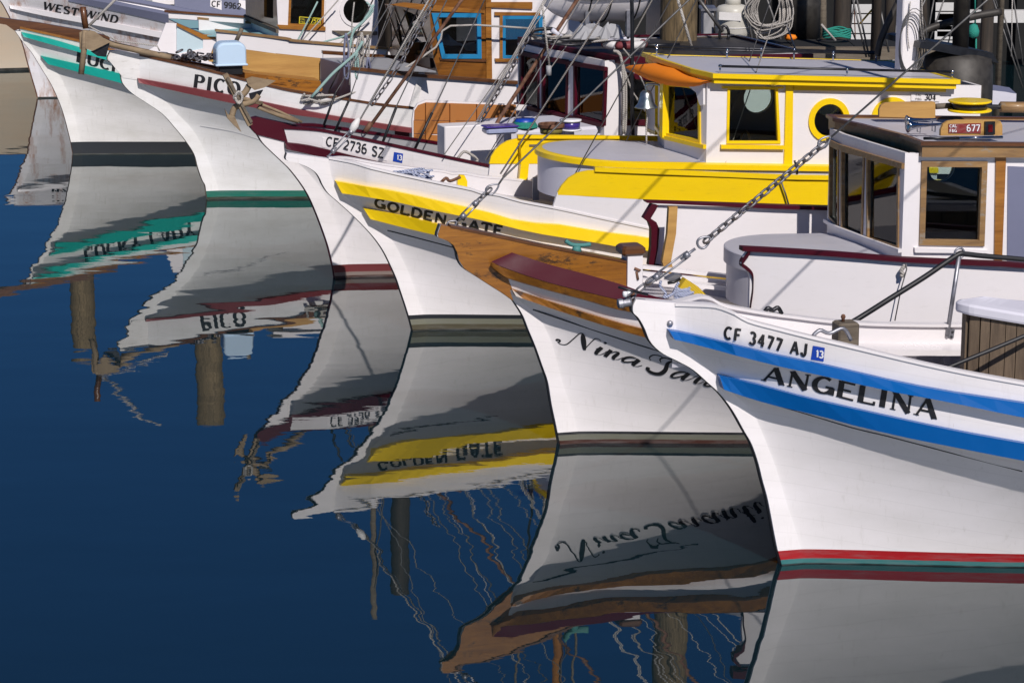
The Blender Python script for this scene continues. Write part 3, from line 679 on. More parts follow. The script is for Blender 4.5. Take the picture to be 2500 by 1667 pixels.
    h = b.hy(P(7, 860, 1468), y1)+b.hy(P(7, 1030, 1460), y1*.8)+b.hy(P(7, 1110, 1435, 1400, 1255, 1640, 1105, 1870, 950), y1-.02)+b.hy(P(7, 1930, 942, 2050, 955, 2340, 980, 2600, 1010, 3600, 1120), y1-.02)
    tube('black_mooring_hose', smoothline(h, 4), .021, M['rubber'], b.root, 8)
    mt = b.hy(P(7, 765, 1455, 875, 1455, 873, 1500, 765, 1495), y1+.03); slab('hose_bracket', mt, M['steel'], (0, .03, 0), b.root)
    tube('black_mooring_hose', smoothline(b.hy(P(8, 1745, 452, 1810, 445, 1900, 410, 2060, 345, 2240, 270, 2600, 120), -.35), 4), .016, M['rubber'], b.root, 8)
    # narrow pointed trunk with vertical staves under a thick white lid that falls away aft
    lid = b.hy(P(8, 1872, 75), 0)[0]; zt = lid.z; x0l = lid.x; SL = .16
    wd = lambda x: .08*min(1, sqrt(max(x, 0)/.06))+.62*(1-exp(-max(x, 0)/1.35))
    zl = lambda x: zt-(SL*x if x < 1 else SL*(1+.8*(1-exp(-(x-1)/.8))))
    xs = [0]+[.0012*(1.6**i) for i in range(17) if .0012*1.6**i < 2.6]+[2.6]
    def outline(inset, dz):
        return [(x0l+inset+x, -max(0, wd(x)-inset), zl(x)+dz) for x in xs[::-1]]+[(x0l+inset+x, max(0, wd(x)-inset), zl(x)+dz) for x in xs[1:]]
    rr = [outline(i, d) for i, d in ((.03, -.085), (.004, -.08), (0, -.065), (0, -.02), (.012, -.004), (.05, .006), (.2, .02))]
    k = len(rr[0]); V = [v for r in rr for v in r]; Fc = [(j_*k+i, j_*k+(i+1) % k, (j_+1)*k+(i+1) % k, (j_+1)*k+i) for j_ in range(len(rr)-1) for i in range(k)]
    Fc.append(list(range(k))[::-1]); Fc.append([(len(rr)-1)*k+i for i in range(k)])
    mk('trunk_lid', V, Fc, M['lavwhite'], b.root)
    path = smoothline([Vector(p) for p in outline(.05, 0)], 2); acc = 0; last = path[0]; cuts = [path[0]]
    for p in path[1:]:
        if (p-cuts[-1]).length > .068: cuts.append(p)
    for a, c in zip(cuts, cuts[1:]):
        d = Vector((c.x-a.x, c.y-a.y, 0)); n_ = Vector((d.y, -d.x, 0)).normalized(); jt = random.uniform(-.003, .003); e = a+(c-a)*.95
        V = []
        for low in (1, 0):
            for q, o_ in ((a, jt), (e, jt), (e, -.03), (a, -.03)):
                v = Vector((q.x, q.y, 0))+n_*o_*(1 if n_.x < 0 or abs(n_.y) > .1 else 1); V.append((v.x, v.y, b.deckz(q.x)-.05 if low else q.z-.07))
        mk('stave', V, [(0, 1, 5, 4), (1, 2, 6, 5), (2, 3, 7, 6), (3, 0, 4, 7), (4, 5, 6, 7)], M['stave'], b.root)
    inn = outline(.085, -.08); slab('trunk_core', [(x, y, b.deckz(x0l)-.3) for x, y, z in inn], M['interior'], (0, 0, inn[len(inn)//4][2]-b.deckz(x0l)+.15), b.root)
    # forestay: shackles, turnbuckle, chain, wire, all in the centre plane up to the mast
    stay(b)
    return b
def link_mesh(ln, wd, r):
    pts = [Vector((wd*sin(a), 0, ln*.5*cos(a)+(.22*ln if cos(a) > 0 else -.22*ln))) for a in [2*pi*i/14 for i in range(15)]]
    return pts
def chain_links(b, p0, p1, pitch, wd, r, mat, parent):
    d = (p1-p0); n = max(2, int(d.length/pitch)); dn = d.normalized(); me = None
    ln = pitch*.95
    for i in range(n+1):
        if me is None:
            V = link_mesh(ln*.95, wd, r); o = tube('chain_link', V, r, mat, parent, 6); me = o.data
            for v in me.vertices: v.co += OFF[o.name] if o.name in OFF else Vector((0, 0, 0))
        else:
            o = bpy.data.objects.new('chain_link', me); COL.objects.link(o); o.parent = parent
        q = dn.to_track_quat('Z', 'Y').to_matrix() @ Matrix.Rotation((pi/2)*(i % 2)+.5, 3, 'Z')
        o.matrix_local = Matrix.Translation(p0+d*(i/n)-OFF.get(parent.name, Vector((0, 0, 0)))) @ q.to_4x4()
def turnbuckle(b, a, c, mat):
    d = (c-a).normalized(); s = Vector((0, 1, 0)); t = d.cross(s).normalized()*.020
    L = (c-a).length
    for k, sg in enumerate((-1, 1)): tube('turnbuckle_rod', [a+d*(.2*L)+t*sg, a+d*(.82*L)+t*sg], .0075, mat, b.root)
    for u in (.2, .82): tube('turnbuckle_collar', [a+d*(u*L-.02), a+d*(u*L+.02)], .026, mat, b.root, 8)
    tube('turnbuckle_screw', [a, a+d*(.32*L)], .010, mat, b.root); tube('turnbuckle_screw', [a+d*(.70*L), c], .010, mat, b.root)
def eye(b, c, d, ln, wd, r, mat, nm='thimble'):
    d = d.normalized(); s = Vector((0, 1, 0)).cross(d).normalized()
    tube(nm, [c+d*(ln*.5*cos(a))+s*(wd*sin(a)*(1-.45*cos(a))) for a in [2*pi*i/18 for i in range(19)]], r, mat, b.root)
def stay(b):
    g = b.hy(P(6, 1310, 940, 1370, 890, 1450, 832, 1740, 622, 1790, 580, 1850, 540)+P(7, 900, 165, 940, 128)+P(4, 2040, 12))
    d = (g[2]-g[0]).normalized()
    chain_links(b, g[0]-d*.02, g[1]+d*.08, .06, .022, .008, M['chain'], b.root)
    turnbuckle(b, g[2]-d*.05, g[3]+d*.02, M['steel']); eye(b, (g[4]+g[5])/2, g[5]-g[4], .10, .035, .009, M['steel'])
    chain_links(b, g[5], g[6], .062, .021, .0085, M['chain'], b.root)
    eye(b, (g[6]+g[7])/2+Vector((0, 0, .01)), g[7]-g[6], .10, .03, .008, M['steel'])
    dd = g[8]-g[7]; top = g[7]+dd*((4.6-g[7].x)/dd.x)
    tube('forestay', [g[7], g[8], top], .0075, M['wire'], b.root)
    b.masttop = top
    lathe('mast', (4.6, 0, b.deckz(4.6)-.1), [(.075, 0), (.07, 1.5), (.05, top.z-b.deckz(4.6)+.25), (0, top.z-b.deckz(4.6)+.3)], M['varnish'], b.root, 14)

# ================================================================== NINA TARANTI: maroon caps and varnished bow
def script_strokes():
    """brush script, drawn as strokes in (x, y) with slant; returns ribbons and width"""
    out = []
    def st(pts, w0, w1=None, wm=None):
        q = [(p.x, p.y) for p in smoothline([Vector((x, y, 0)) for x, y in pts], 5)]
        w1 = w0 if w1 is None else w1; wm = (w0+w1)/2 if wm is None else wm
        out.append(ribbon(q, lambda dx, dy, t: (w0*(1-t)+w1*t)+(wm-(w0+w1)/2)*4*t*(1-t)))
    def sl(x, y): return (x+y*.42, y)
    def S(x0, pts, *w): st([(x0+sl(a, c)[0], c) for a, c in pts], *w)
    t, n = .15, .03
    def dot(x, y): st([(x-.05, y), (x, y+.02), (x+.05, y)], .05, .05, .13)
    def ii(x): S(x, [(.0, .34), (.10, .52)], n); S(x, [(.13, .54), (.11, .20), (.13, .05), (.2, .0)], t, .09, t); S(x, [(.2, 0), (.30, .06), (.40, .28)], n)
    def nn(x):
        S(x, [(0, .30), (.10, .52)], n); S(x, [(.12, .54), (.12, .0)], t); S(x, [(.12, .18), (.26, .46), (.36, .53)], n, .06); S(x, [(.36, .53), (.43, .44), (.40, .15), (.44, .02), (.50, 0)], .08, .08, t); S(x, [(.5, 0), (.60, .06), (.70, .28)], n)
    def aa(x):
        S(x, [(.48, .44), (.38, .53), (.22, .48), (.08, .28), (.06, .08), (.14, 0), (.28, .08), (.44, .34)], n, n, .11); S(x, [(.52, .54), (.48, .16), (.50, .03), (.57, 0)], t, .08, t); S(x, [(.57, 0), (.66, .06), (.76, .26)], n)
    def rr(x): S(x, [(0, .28), (.10, .56)], n); S(x, [(.08, .60), (.22, .52), (.20, .20), (.22, .03), (.29, 0)], .05, .08, t); S(x, [(.29, 0), (.37, .06), (.46, .26)], n)
    # N with ball terminal and long first swash
    st([(-.36, .30), (-.40, .34), (-.36, .40), (-.29, .38), (-.28, .30), (-.34, .22)], .05, .05, .10)
    st([(-.36, .26), (-.24, .14), (-.02, .20), (.22, .62), (.44, 1.04), (.56, 1.10)], n, n, .05)
    st([(.56, 1.10), (.60, .70), (.66, .06)], .04, .10, .20)
    st([(.64, .04), (.82, .50), (1.02, .94), (1.16, 1.00), (1.26, .92)], n, .05)
    x = .95; ii(x); dot(x+.48, .86)
    nn(1.32); aa(2.02)
    nT = len(out)
    st([(3.68, 1.12), (3.55, 1.22), (3.30, 1.18), (3.16, .96), (3.22, .80)], n, n, .06)
    st([(3.60, .80), (3.56, 1.0), (3.72, 1.16), (4.02, 1.14), (4.26, 1.16), (4.42, 1.26)], n, .04, .08)
    st([(4.10, 1.10), (3.86, .86), (3.78, .40), (3.60, .08), (3.36, .0), (3.14, .10), (3.12, .24), (3.20, .26)], .06, .08, .2)
    x = 3.92
    aa(x); rr(x+.76); aa(x+1.26); nn(x+2.02); 
    S(x+2.76, [(0, .28), (.14, .5)], n); S(x+2.76, [(.22, 1.0), (.16, .5), (.14, .10), (.22, 0)], .10, .09, .17); S(x+2.76, [(.0, .60), (.36, .62)], .035); S(x+2.76, [(.22, 0), (.32, .06), (.42, .3)], n)
    ii(x+3.20); dot(x+3.66, .86)
    return out, x+3.9, nT
def wall_seg(b, name, plan, i, zb, zt, mat, holes=(), thick=.035, parent=None, inward=1, lining=True):
    """wall panel between plan[i] and plan[i+1]; zb/zt functions of s; holes = lists of 3-D points already on it"""
    p, q = plan[i], plan[i+1]; d = (Vector((q[0], q[1], 0))-Vector((p[0], p[1], 0))).normalized(); nrm = Vector((d.y, -d.x, 0))*inward
    out = [Vector((p[0], p[1], zb(p[0]))), Vector((q[0], q[1], zb(q[0]))), Vector((q[0], q[1], zt(q[0]))), Vector((p[0], p[1], zt(p[0])))]
    if lining:
        k = nrm*(thick+.002)
        slab('shade_lining', [v+k for v in out], M['interior'], nrm*.01, parent or b.root, [[v+k for v in h] for h in holes])  # added sheet behind the wall; its dark colour stands in for cabin shade
    return slab(name, out, mat, nrm*thick, parent or b.root, holes)
def onwall(b, plan, i, px):
    p, q = plan[i], plan[i+1]; d = (Vector((q[0], q[1], 0))-Vector((p[0], p[1], 0))).normalized(); n = Vector((d.y, -d.x, 0))
    return b.hpl(px, (p[0], p[1], 0), n)
def mirror(pts): return [Vector((v[0], -v[1], v[2])) for v in pts][::-1]
def grow(pts, k):
    """offset a flat loop outward by k metres"""
    c = sum((Vector(p) for p in pts), Vector())/len(pts); n = Vector(); m = len(pts)
    for i in range(m): n += (Vector(pts[i])-c).cross(Vector(pts[(i+1) % m])-c)
    n.normalize(); out = []
    for i in range(m):
        a = (Vector(pts[i])-Vector(pts[i-1])).normalized(); e = (Vector(pts[(i+1) % m])-Vector(pts[i])).normalized()
        na, ne = a.cross(n), e.cross(n); w = (na+ne); w = w/(max(.35, w.length_squared/2)) if w.length > 1e-6 else na
        out.append(Vector(pts[i])+w*k)
    return out
def window(b, hole, nrm, frame=None, fw=.03, proud=.016, parent=None, glass=True):
    """frame ring and pane for an opening; nrm = outward unit normal"""
    nrm = Vector(nrm); par = parent or b.root; fr = None
    if frame:
        o = grow(hole, fw); i = grow(hole, -.004)
        fr = slab('window_frame', [p+nrm*proud for p in o], frame, -nrm*(proud+.02), par, [[p+nrm*proud for p in i]])
    if glass:
        g = slab('pane', [p-nrm*.02 for p in grow(hole, -.002)], M['glass'], -nrm*.005, fr or par)
    return fr
def boat_nina():
    b = Boat('fishing_boat', 'white boat with maroon cap rails, varnished wooden bow plank and black script name Nina Taranti', (1364, 1082), 15)
    front = P(5, 1685, 726, 1662, 792, 1668, 815, 1730, 838, 1775, 870, 1800, 920, 1812, 975, 1850, 1035, 1950, 1100, 2050, 1165, 2130, 1215, 2200, 1265)+P(6, 450, 985, 510, 1080, 550, 1180, 600, 1300, 650, 1440, 690, 1558)+P(0, 1264, 925, 1274, 972, 1283, 1018)
    rab = P(6, 380, 760, 395, 830, 425, 900, 500, 990, 620, 1085, 680, 1180, 720, 1270, 760, 1400, 800, 1558)+P(0, 1310, 930, 1326, 988, 1333, 1020)
    b.form(front, rab, 1.12, 1.78, 2.9, 1.7, 1.15, 1.4, P(6, 440, 898, 700, 985, 1000, 1080, 1200, 1140, 1400, 1192, 1900, 1290))
    hm = hullmat('nina_hull_paint', WH, [(.105, (.012, .012, .016, 1)), (.082, (.13, .13, .10, 1)), (.04, (.05, .018, .012, 1))], rustz=0)
    b.hull(hm, P(6, 380, 705, 700, 812, 1000, 898, 1230, 968, 1430, 1005, 1700, 1052, 1900, 1085, 2145, 1125)+P(7, 700, 1520), L=7.8, deckdrop=.12, capw=.05, capmat=M['maroon'], deckmat=M['whitedeck'])
    b.edge(M['letter'])
    # wide maroon covering plank with brown outer edge
    o_ = b.hh(P(6, 292, 702, 360, 735, 700, 850, 1000, 925, 1225, 978, 1430, 1015, 1700, 1062, 1900, 1092, 2145, 1132), .09)
    i_ = b.hh(P(6, 440, 637, 520, 662, 700, 720, 1000, 800, 1270, 880, 1430, 940, 1700, 1010, 1900, 1052, 2145, 1100), -.04)
    c_ = b.hh(P(6, 300, 742, 400, 815, 700, 905, 1000, 985, 1220, 1048, 1430, 1085, 1700, 1130, 1900, 1165, 2145, 1200), .07)
    def R(q, s0, s1, n=70):
        cz = Curve([(v.x, v.z) for v in q]); cy = Curve([(v.x, v.y) for v in q]); xl = max(v.x for v in q); res = []
        for k in range(n+1):
            s = s0+(s1-s0)*(k/n)**1.3
            if s <= xl: res.append(Vector((s, cy(s), cz(s))))
            else: res.append(Vector((s, cy(xl)-(b.hb(s, cz(xl))-b.hb(xl, cz(xl))), cz(xl)+b.zs(s)-b.zs(xl))))
        return res
    e = 3.2
    ro, ri, rc = R(o_, o_[0].x, e), R(i_, i_[0].x, e), R(c_, c_[0].x, e)
    rin = [Vector((v.x, v.y+.10, v.z-.02)) for v in rc]
    for sg in (1, -1):
        f = lambda L: [Vector((v.x, v.y*sg, v.z)) for v in L]
        rr = [Vector((v.x, v.y-.0015, v.z-.004)) for v in ro]
        rid = [Vector((v.x, v.y+.02, v.z-.05)) for v in ri]
        loft('covering_plank', [f(ri), f(ro)], M['maroon'], b.root, smooth=True)
        loft('rail_edge', [f(rr), f(rc), f(rin)], M['varnishold'], b.root, True, True)
    b.rail('rub_rail', P(6, 440, 898, 700, 985, 1000, 1080, 1200, 1140, 1400, 1192, 1900, 1290), P(6, 470, 950, 700, 1030, 1000, 1128, 1200, 1190, 1410, 1250, 1900, 1350), .075, M['varnishold'], topdrop=.035)
    b.bar('seam_strip', P(6, 590, 1045, 900, 1150, 1200, 1250, 1420, 1320, 1800, 1430), .008, .012, M['black'], both=False)
    # centre bow plank and samson post
    pk = b.hy(P(6, 0, 455, 200, 500, 400, 540, 700, 605, 1000, 660, 1275, 712, 1275, 900)+P(6, 440, 800, 370, 760), -.055)
    tip = [Vector((q.x, -.055, q.z)) for q in b.hy(front[:12])]
    slab('bow_plank', tip[::-1]+pk[0:6]+[Vector((pk[6].x, -.055, pk[6].z))]+[b.hy(P(6, 700, 935), -.055)[0], b.hy(P(6, 425, 905), -.055)[0]], M['varnishold'], (0, .11, 0), b.root)
    tp = b.hy(P(6, 0, 452, 400, 537, 700, 602, 1000, 657, 1275, 709), -.06)
    loft('bow_plank_cap', [[(v.x, -.062, v.z-.006) for v in tp], [(v.x, -.062, v.z+.012) for v in tp], [(v.x, .062, v.z+.012) for v in tp], [(v.x, .062, v.z-.006) for v in tp]], M['darkwood'], b.root, True, True)
    a = b.hy(P(6, 1272, 660, 1380, 660, 1275, 870), -.085)
    box('samson_post', (a[0].x, -.085, a[2].z-.25), (a[1].x, .085, a[0].z), M['white'], b.root)
    a2 = b.hy(P(6, 1238, 600, 1405, 660), -.11); box('post_cap', (a2[0].x, -.11, a2[1].z), (a2[1].x, .11, a2[0].z), M['darkwood'], b.root, .02)
    q = b.hy(P(6, 1320, 750, 1360, 765, 1335, 775, 1345, 830), -.09); tube('post_hook', q, .012, M['rust'], b.root)
    # green cleat on the plank
    q = b.hy(P(6, 825, 552, 870, 580, 940, 585, 1005, 578), 0); tube('green_cleat', smoothline(q, 4), .018, M['oldgreen'], b.root, 8)
    q = b.hy(P(6, 905, 590, 905, 632), 0); tube('green_cleat', q, .03, M['oldgreen'], b.root, 10, r2=.045)
    # raised bulwark, cap and S-shaped ends
    e7 = P(7, 2340, 1022, 3400, 1130)
    T, B_ = b.panel('bulwark_board', P(7, 378, 912, 1000, 945, 1500, 985, 2000, 1008)+e7, P(7, 378, 1385, 1000, 1420, 1500, 1500, 2340, 1640, 3400, 1800), M['white'], .035, both=False)
    b.panel('bulwark_board', P(7, 322, 1010, 330, 975, 345, 950, 378, 912, 400, 912), P(7, 322, 1012, 340, 1030, 365, 1055, 385, 1100, 400, 1180), M['white'], .034, n=8, both=False)
    b.bar('bulwark_cap', P(7, 320, 900, 600, 915, 1000, 940, 1500, 980, 2000, 1003)+e7, .09, .035, M['maroon'], both=False)
    b.bar('bulwark_end_trim', P(7, 375, 925, 345, 965, 318, 1008, 350, 1035, 385, 1068, 400, 1110, 398, 1200, 385, 1290, 375, 1375), .07, .032, M['maroon'], both=False)
    fy = 1.20
    slab('bulwark_board', b.hy(P(6, 1482, 300, 1432, 392, 1470, 430, 1490, 500, 1468, 735, 2400, 840)+P(7, 1500, 1000, 4200, 1300, 4200, 760, 1500, 640), fy), M['white'], (0, .035, 0), b.root)
    slab('bulwark_cap', b.hy(P(6, 1402, 268, 1412, 282, 2352, 325)+P(7, 1500, 645, 4200, 765, 4200, 735, 1500, 618)+P(6, 2352, 299), fy-.05), M['maroon'], (0, .10, 0), b.root)
    slab('bulwark_end_trim', b.hy(P(6, 1445, 290, 1385, 390, 1425, 420, 1442, 470, 1440, 600, 1422, 728, 1525, 742, 1525, 730, 1468, 722, 1490, 600, 1500, 470, 1478, 420, 1436, 392, 1492, 300), fy-.04), M['maroon'], (0, .07, 0), b.root)
    b.bar('bulwark_moulding', P(6, 1610, 345, 1900, 358, 2352, 375) if False else P(7, 420, 975, 430, 976), .01, .01, M['white'], both=False)
    for pa in (P(6, 1585, 305, 1575, 500, 1545, 700, 1570, 800),):
        q = b.hh(pa, -.09, 1); q = [Vector((v.x, q[0].y, v.z)) for v in q]
        A = [(v.x-.035, v.y-.04, v.z) for v in q]; B2 = [(v.x+.045, v.y-.04, v.z) for v in q]; C2 = [(v.x+.045, v.y+.01, v.z) for v in q]; D2 = [(v.x-.035, v.y+.01, v.z) for v in q]
        loft('knee_post', [A, B2, C2, D2], M['ply'], b.root, True, True)
    q = b.hh(P(7, 632, 640, 605, 850), -.09, 1); q[1].y = q[0].y
    loft('knee_post', [[(v.x-.04, v.y-.04, v.z) for v in q], [(v.x+.045, v.y-.04, v.z) for v in q], [(v.x+.045, v.y+.01, v.z) for v in q], [(v.x-.04, v.y+.01, v.z) for v in q]], M['ply'], b.root, True, True)
    # low round-fronted trunk
    zt = b.hy(P(7, 232, 910), 0)[0]; cx = zt.x+.72; R_ = .72
    def ring(r, z, tilt=.0): return [(cx-r*cos(a)*1.0, r*sin(a), z-.035*(cx-r*cos(a)-zt.x)) for a in [-pi/2+pi*i/70 for i in range(71)]]+[(cx+3.2, r, z-.035*(cx+3.2-zt.x)), (cx+3.2, -r, z-.035*(cx+3.2-zt.x))]
    def rings(name, rz, mat):
        V = []; Fc = []
        L = [ring(r, z) for r, z in rz]; k = len(L[0])
        for l in L: V += l
        for j in range(len(L)-1):
            for i in range(k): Fc.append((j*k+i, j*k+(i+1) % k, (j+1)*k+(i+1) % k, (j+1)*k+i))
        Fc.append([(len(L)-1)*k+i for i in range(k)]); return mk(name, V, Fc, mat, b.root)
    zb = b.deckz(.5)-.05
    rings('trunk_side', [(R_-.025, zb), (R_-.025, zt.z-.13), (R_, zt.z-.13), (R_, zt.z-.008), (R_-.01, zt.z), (R_*.55, zt.z+.025), (.02, zt.z+.035)], M['whitedeck'])
    # deck lines: narrow white slats beside the trunk
    for k_ in range(3):
        q = b.hy(P(6, 1380, 730+48*k_, 2005, 800+45*k_), .62-.16*k_); loft('deck_slat', [[(v.x, .62-.16*k_, v.z-.03) for v in q], [(v.x, .62-.16*k_, v.z) for v in q], [(v.x, .70-.16*k_, v.z) for v in q], [(v.x, .70-.16*k_, v.z-.03) for v in q]], M['white'], b.root, True, True)
    c = b.hy(P(6, 1745, 910), -.12)[0]; br = b.thing('scrub_brush', 'scrub brush with bright yellow bristles lying on the bow deck beside the white trunk', 'brush', c)
    q = b.hy(P(6, 1690, 825, 1775, 880, 1850, 955, 1800, 992, 1715, 940, 1645, 890), -.16); slab('bristles', q, M['bristle'], (0, .09, 0), br)
    q = b.hy(P(6, 1850, 955, 1800, 992, 1820, 1000, 1862, 965), -.17); slab('brush_back', q, M['oldwood'], (0, .10, 0), br)
    dp = b.thing('dustpan', 'grey metal scoop lying beside the yellow brush', 'scoop', b.hy(P(6, 1600, 820), -.05)[0])
    slab('pan', b.hy(P(6, 1545, 830, 1610, 795, 1665, 805, 1590, 850), -.05), M['steel'], (0, .06, .01), dp); tube('handle', b.hy(P(6, 1560, 855, 1600, 850, 1650, 825), -.07), .014, M['black'], dp)
    rp = b.thing('rope_pile', 'blue and white braided rope heaped by the yellow bristled brush', 'rope', b.hy(P(6, 1650, 940), -.1)[0]); random.seed(11)
    tube('rope_run', smoothline(b.hy(P(6, 1510, 840, 1505, 880, 1545, 930, 1530, 960, 1600, 930, 1620, 880, 1640, 850), -.2), 4), .012, M['bluerope'], rp)
    for j in range(9):
        L = b.hy([P(6, 1660+random.uniform(-60, 80), 940+random.uniform(-55, 40))[0] for _ in range(6)], -.18+random.uniform(0, .06)); tube('rope_loop', smoothline(L, 4), .011, M['bluerope'], rp)
    # ---------------- pilothouse
    yp = -.74; k = -.055
    cor = b.hy(P(7, 1475, 905), yp)[0]; zs_ = cor.z
    pl = b.hz(P(7, 1475, 905, 1215, 812, 1030, 742, 942, 690), zs_); plan = [(v.x, v.y) for v in pl]; plan[0] = (plan[0][0]+.02, plan[0][1])
    plan[0] = (cor.x+.0, yp); plan[3] = (plan[3][0], .74)
    xb = 5.6
    ztf = lambda s: cor.z+.80+k*(s-cor.x); zbf = lambda s: zt.z-.06-.035*(s-zt.x)
    # side wall with window
    side = [(xb, yp), (cor.x, yp)]
    hole = b.hy(P(7, 1648, 312, 2048, 314, 2028, 845, 1632, 838), yp)
    hole2 = b.hy(P(7, 2240, 312, 2700, 340, 2700, 1300, 2240, 1200), yp)
    def port(px, py, r, kk=k):   # round hole on the side plane
        c = b.hy([(px, py)], yp)[0]; return [Vector((c.x+r*cos(a), yp, c.z+r*sin(a))) for a in [2*pi*i/28 for i in range(28)]]
    ph = port(*P(7, 2620, 560)[0], .19); ph = [v+Vector((.25, 0, 0)) for v in ph]
    wall_seg(b, 'cabin_side', side, 0, zbf, ztf, M['white'], [hole, ph])
    c = b.hy(P(7, 1748, 318), -yp)[0]; fp = [Vector((c.x+.125*cos(a), -yp, c.z+.125*sin(a))) for a in [2*pi*i/26 for i in range(26)]]
    wall_seg(b, 'cabin_side', [(cor.x, -yp), (xb, -yp)], 0, zbf, ztf, M['white'], [fp], inward=1)
    window(b, hole, (0, -1, 0), M['brownframe'], .045, .018); window(b, fp, (0, 1, 0), M['brownframe'], .04)
    window(b, ph, (0, -1, 0), M['brownframe'], .05)
    sl = b.hy(P(7, 1568, 897, 2096, 917, 2096, 937, 1572, 932), yp-.03); slab('window_sill', sl, M['white'], (0, .03, 0), b.root)
    # front wall: sill band, three openings, brow
    hz0 = b.hpl
    holes = [P(7, 1450, 312, 1235, 262, 1235, 822, 1445, 882), P(7, 1205, 245, 1050, 205, 1050, 748, 1188, 812), P(7, 1022, 195, 966, 165, 962, 672, 1020, 738)]
    for i in range(3):
        h = onwall(b, plan, i, holes[i])
        # keep the opening inside the panel
        wall_seg(b, 'cabin_front', plan, i, zbf, lambda s: ztf(s), M['lavwhite'] if False else M['white'], [h], .03, inward=-1 if False else 1)
        p, q = Vector((*plan[i], 0)), Vector((*plan[i+1], 0)); d = (q-p).normalized(); nr = Vector((-d.y, d.x, 0)); nr = nr if nr.x < 0 else -nr
        window(b, h, nr, M['brownframe'], .022, .012)
    A = [Vector((x, y, zs_)) for x, y in plan]; cc = Vector((sum(p[0] for p in plan)/4+.5, 0, 0))
    def push(L, kk, dz): return [Vector((v.x-kk, v.y*(1+kk*.25), v.z+dz)) for v in L]
    loft('front_sill', [push(A, .0, -.03), push(A, .035, -.03), push(A, .035, .0), push(A, .0, .0)], M['white'], b.root, True, True)
    zbrow = b.hy(P(7, 1490, 300), yp)[0].z
    Bq = [Vector((x, y, zbrow)) for x, y in plan]
    loft('front_brow', [push(Bq, .0, -.035), push(Bq, .03, -.035), push(Bq, .03, .01), push(Bq, .0, .01)], M['brownframe'], b.root, True, True)
    # corner post trim (wood), door panel aft
    tr = b.hy(P(7, 2152, 225, 2225, 225, 2195, 1000, 2140, 1000), yp-.02); slab('corner_trim', tr, M['varnish'], (0, .02, 0), b.root)
    dr = b.hy(P(7, 2236, 312, 2700, 330, 2700, 1200, 2230, 1100), yp-.008); slab('door', dr, M['lav'], (0, .008, 0), b.root)
    wall_seg(b, 'cabin_back', [(xb, yp), (xb, -yp)], 0, zbf, ztf, M['white'])
    V = [(plan[0][0]+.05, yp+.04, zbf(3)+.04), (xb-.04, yp+.04, zbf(5)+.04), (xb-.04, -yp-.04, zbf(5)+.04), (plan[0][0]+.05, -yp-.04, zbf(3)+.04)]
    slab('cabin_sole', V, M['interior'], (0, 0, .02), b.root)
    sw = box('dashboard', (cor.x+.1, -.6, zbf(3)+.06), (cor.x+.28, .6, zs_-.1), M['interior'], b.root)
    # roof with wooden fascia
    zr = b.hy(P(7, 1480, 150), -.80)[0]; n = Vector((-k, 0, 1)).normalized(); n = Vector((0.045, 0, 1)).normalized()
    o = b.hpl(P(4, 1430, 1150, 1350, 1118, 1000, 1030, 800, 985, 750, 957, 870, 942, 1150, 940), zr, n)
    o = [Vector((v.x, v.y, v.z)) for v in o]; o[-1].y = o[-2].y = .86
    o += [Vector((6.0, .84, zr.z-.045*(6.0-zr.x))), Vector((6.0, -.80, zr.z-.045*(6.0-zr.x)))]
    o[0].y = -.80; b.roofz = lambda s: zr.z-.045*(s-zr.x)
    slab('roof', [v-Vector((0, 0, .02)) for v in grow(o, -.02)], M['whitedeck'], (0, 0, .012), b.root)
    mid = [Vector((4.5, 0, b.roofz(4.5)+.03))]
    hi = grow(o, .0); lo = [v-Vector((0, 0, .105)) for v in o]; m = len(o)
    ii = grow(o, -.035)
    for nm, ra, rb, mt in (('roof_fascia', o, lo, M['brownframe']),):
        V = o+[v-Vector((0, 0, .11)) for v in o]+[v-Vector((0, 0, .11)) for v in ii]+ii; Fc = []
        for j in range(4):
            for i in range(m): Fc.append((j*m+i, j*m+(i+1) % m, ((j+1) % 4)*m+(i+1) % m, ((j+1) % 4)*m+i))
        mk(nm, V, Fc, mt, b.root)
    V = []; g1 = grow(o, .022); g2 = grow(o, -.03)
    for L, dz in ((g1, -.012), (g1, .018), (g2, .018), (g2, -.012)): V += [v+Vector((0, 0, dz)) for v in L]
    mk('roof_moulding', V, [(j*m+i, j*m+(i+1) % m, ((j+1) % 4)*m+(i+1) % m, ((j+1) % 4)*m+i) for j in range(4) for i in range(m)], M['darkwood'], b.root)
    g3 = grow(o, -.05); slab('ceiling', [v-Vector((0, 0, .115)) for v in g3], M['lavwhite'], (0, 0, .01), b.root)
    z = b.roofz
    # roof furniture
    pb = b.hy(P(4, 1165, 960, 1165, 900, 1180, 865, 1215, 845, 1290, 840, 1610, 835, 1625, 845, 1625, 972), .55)
    slab('board_sign', pb, M['ply'], (0, .03, 0), b.root)
    q = b.hpl(P(4, 1265, 1058), (0, 0, z(3.2)), (.045, 0, 1))[0]; lathe('deck_light', q, [(.065, 0), (.06, .02), (.035, .034), (0, .038)], M['tankwhite'], b.root, 20)
    # twin trumpet horn
    hn = b.thing('air_horn', 'dark chrome trumpet horn lying on the roof of the wood-trimmed pilothouse', 'horn', b.hpl(P(4, 1500, 1090), (0, 0, z(3.4)), (.045, 0, 1))[0])
    h0 = b.hy(P(4, 1395, 1045, 1700, 1030), -.38)
    prof = [(.0, .02), (.05, .0), (.058, .004), (.040, .03), (.022, .09), (.013, .2), (.012, (h0[1]-h0[0]).length)]
    lathe('trumpet', h0[0]+Vector((0, 0, .01)), prof, M['chrome'], hn, 18, h0[1]-h0[0])
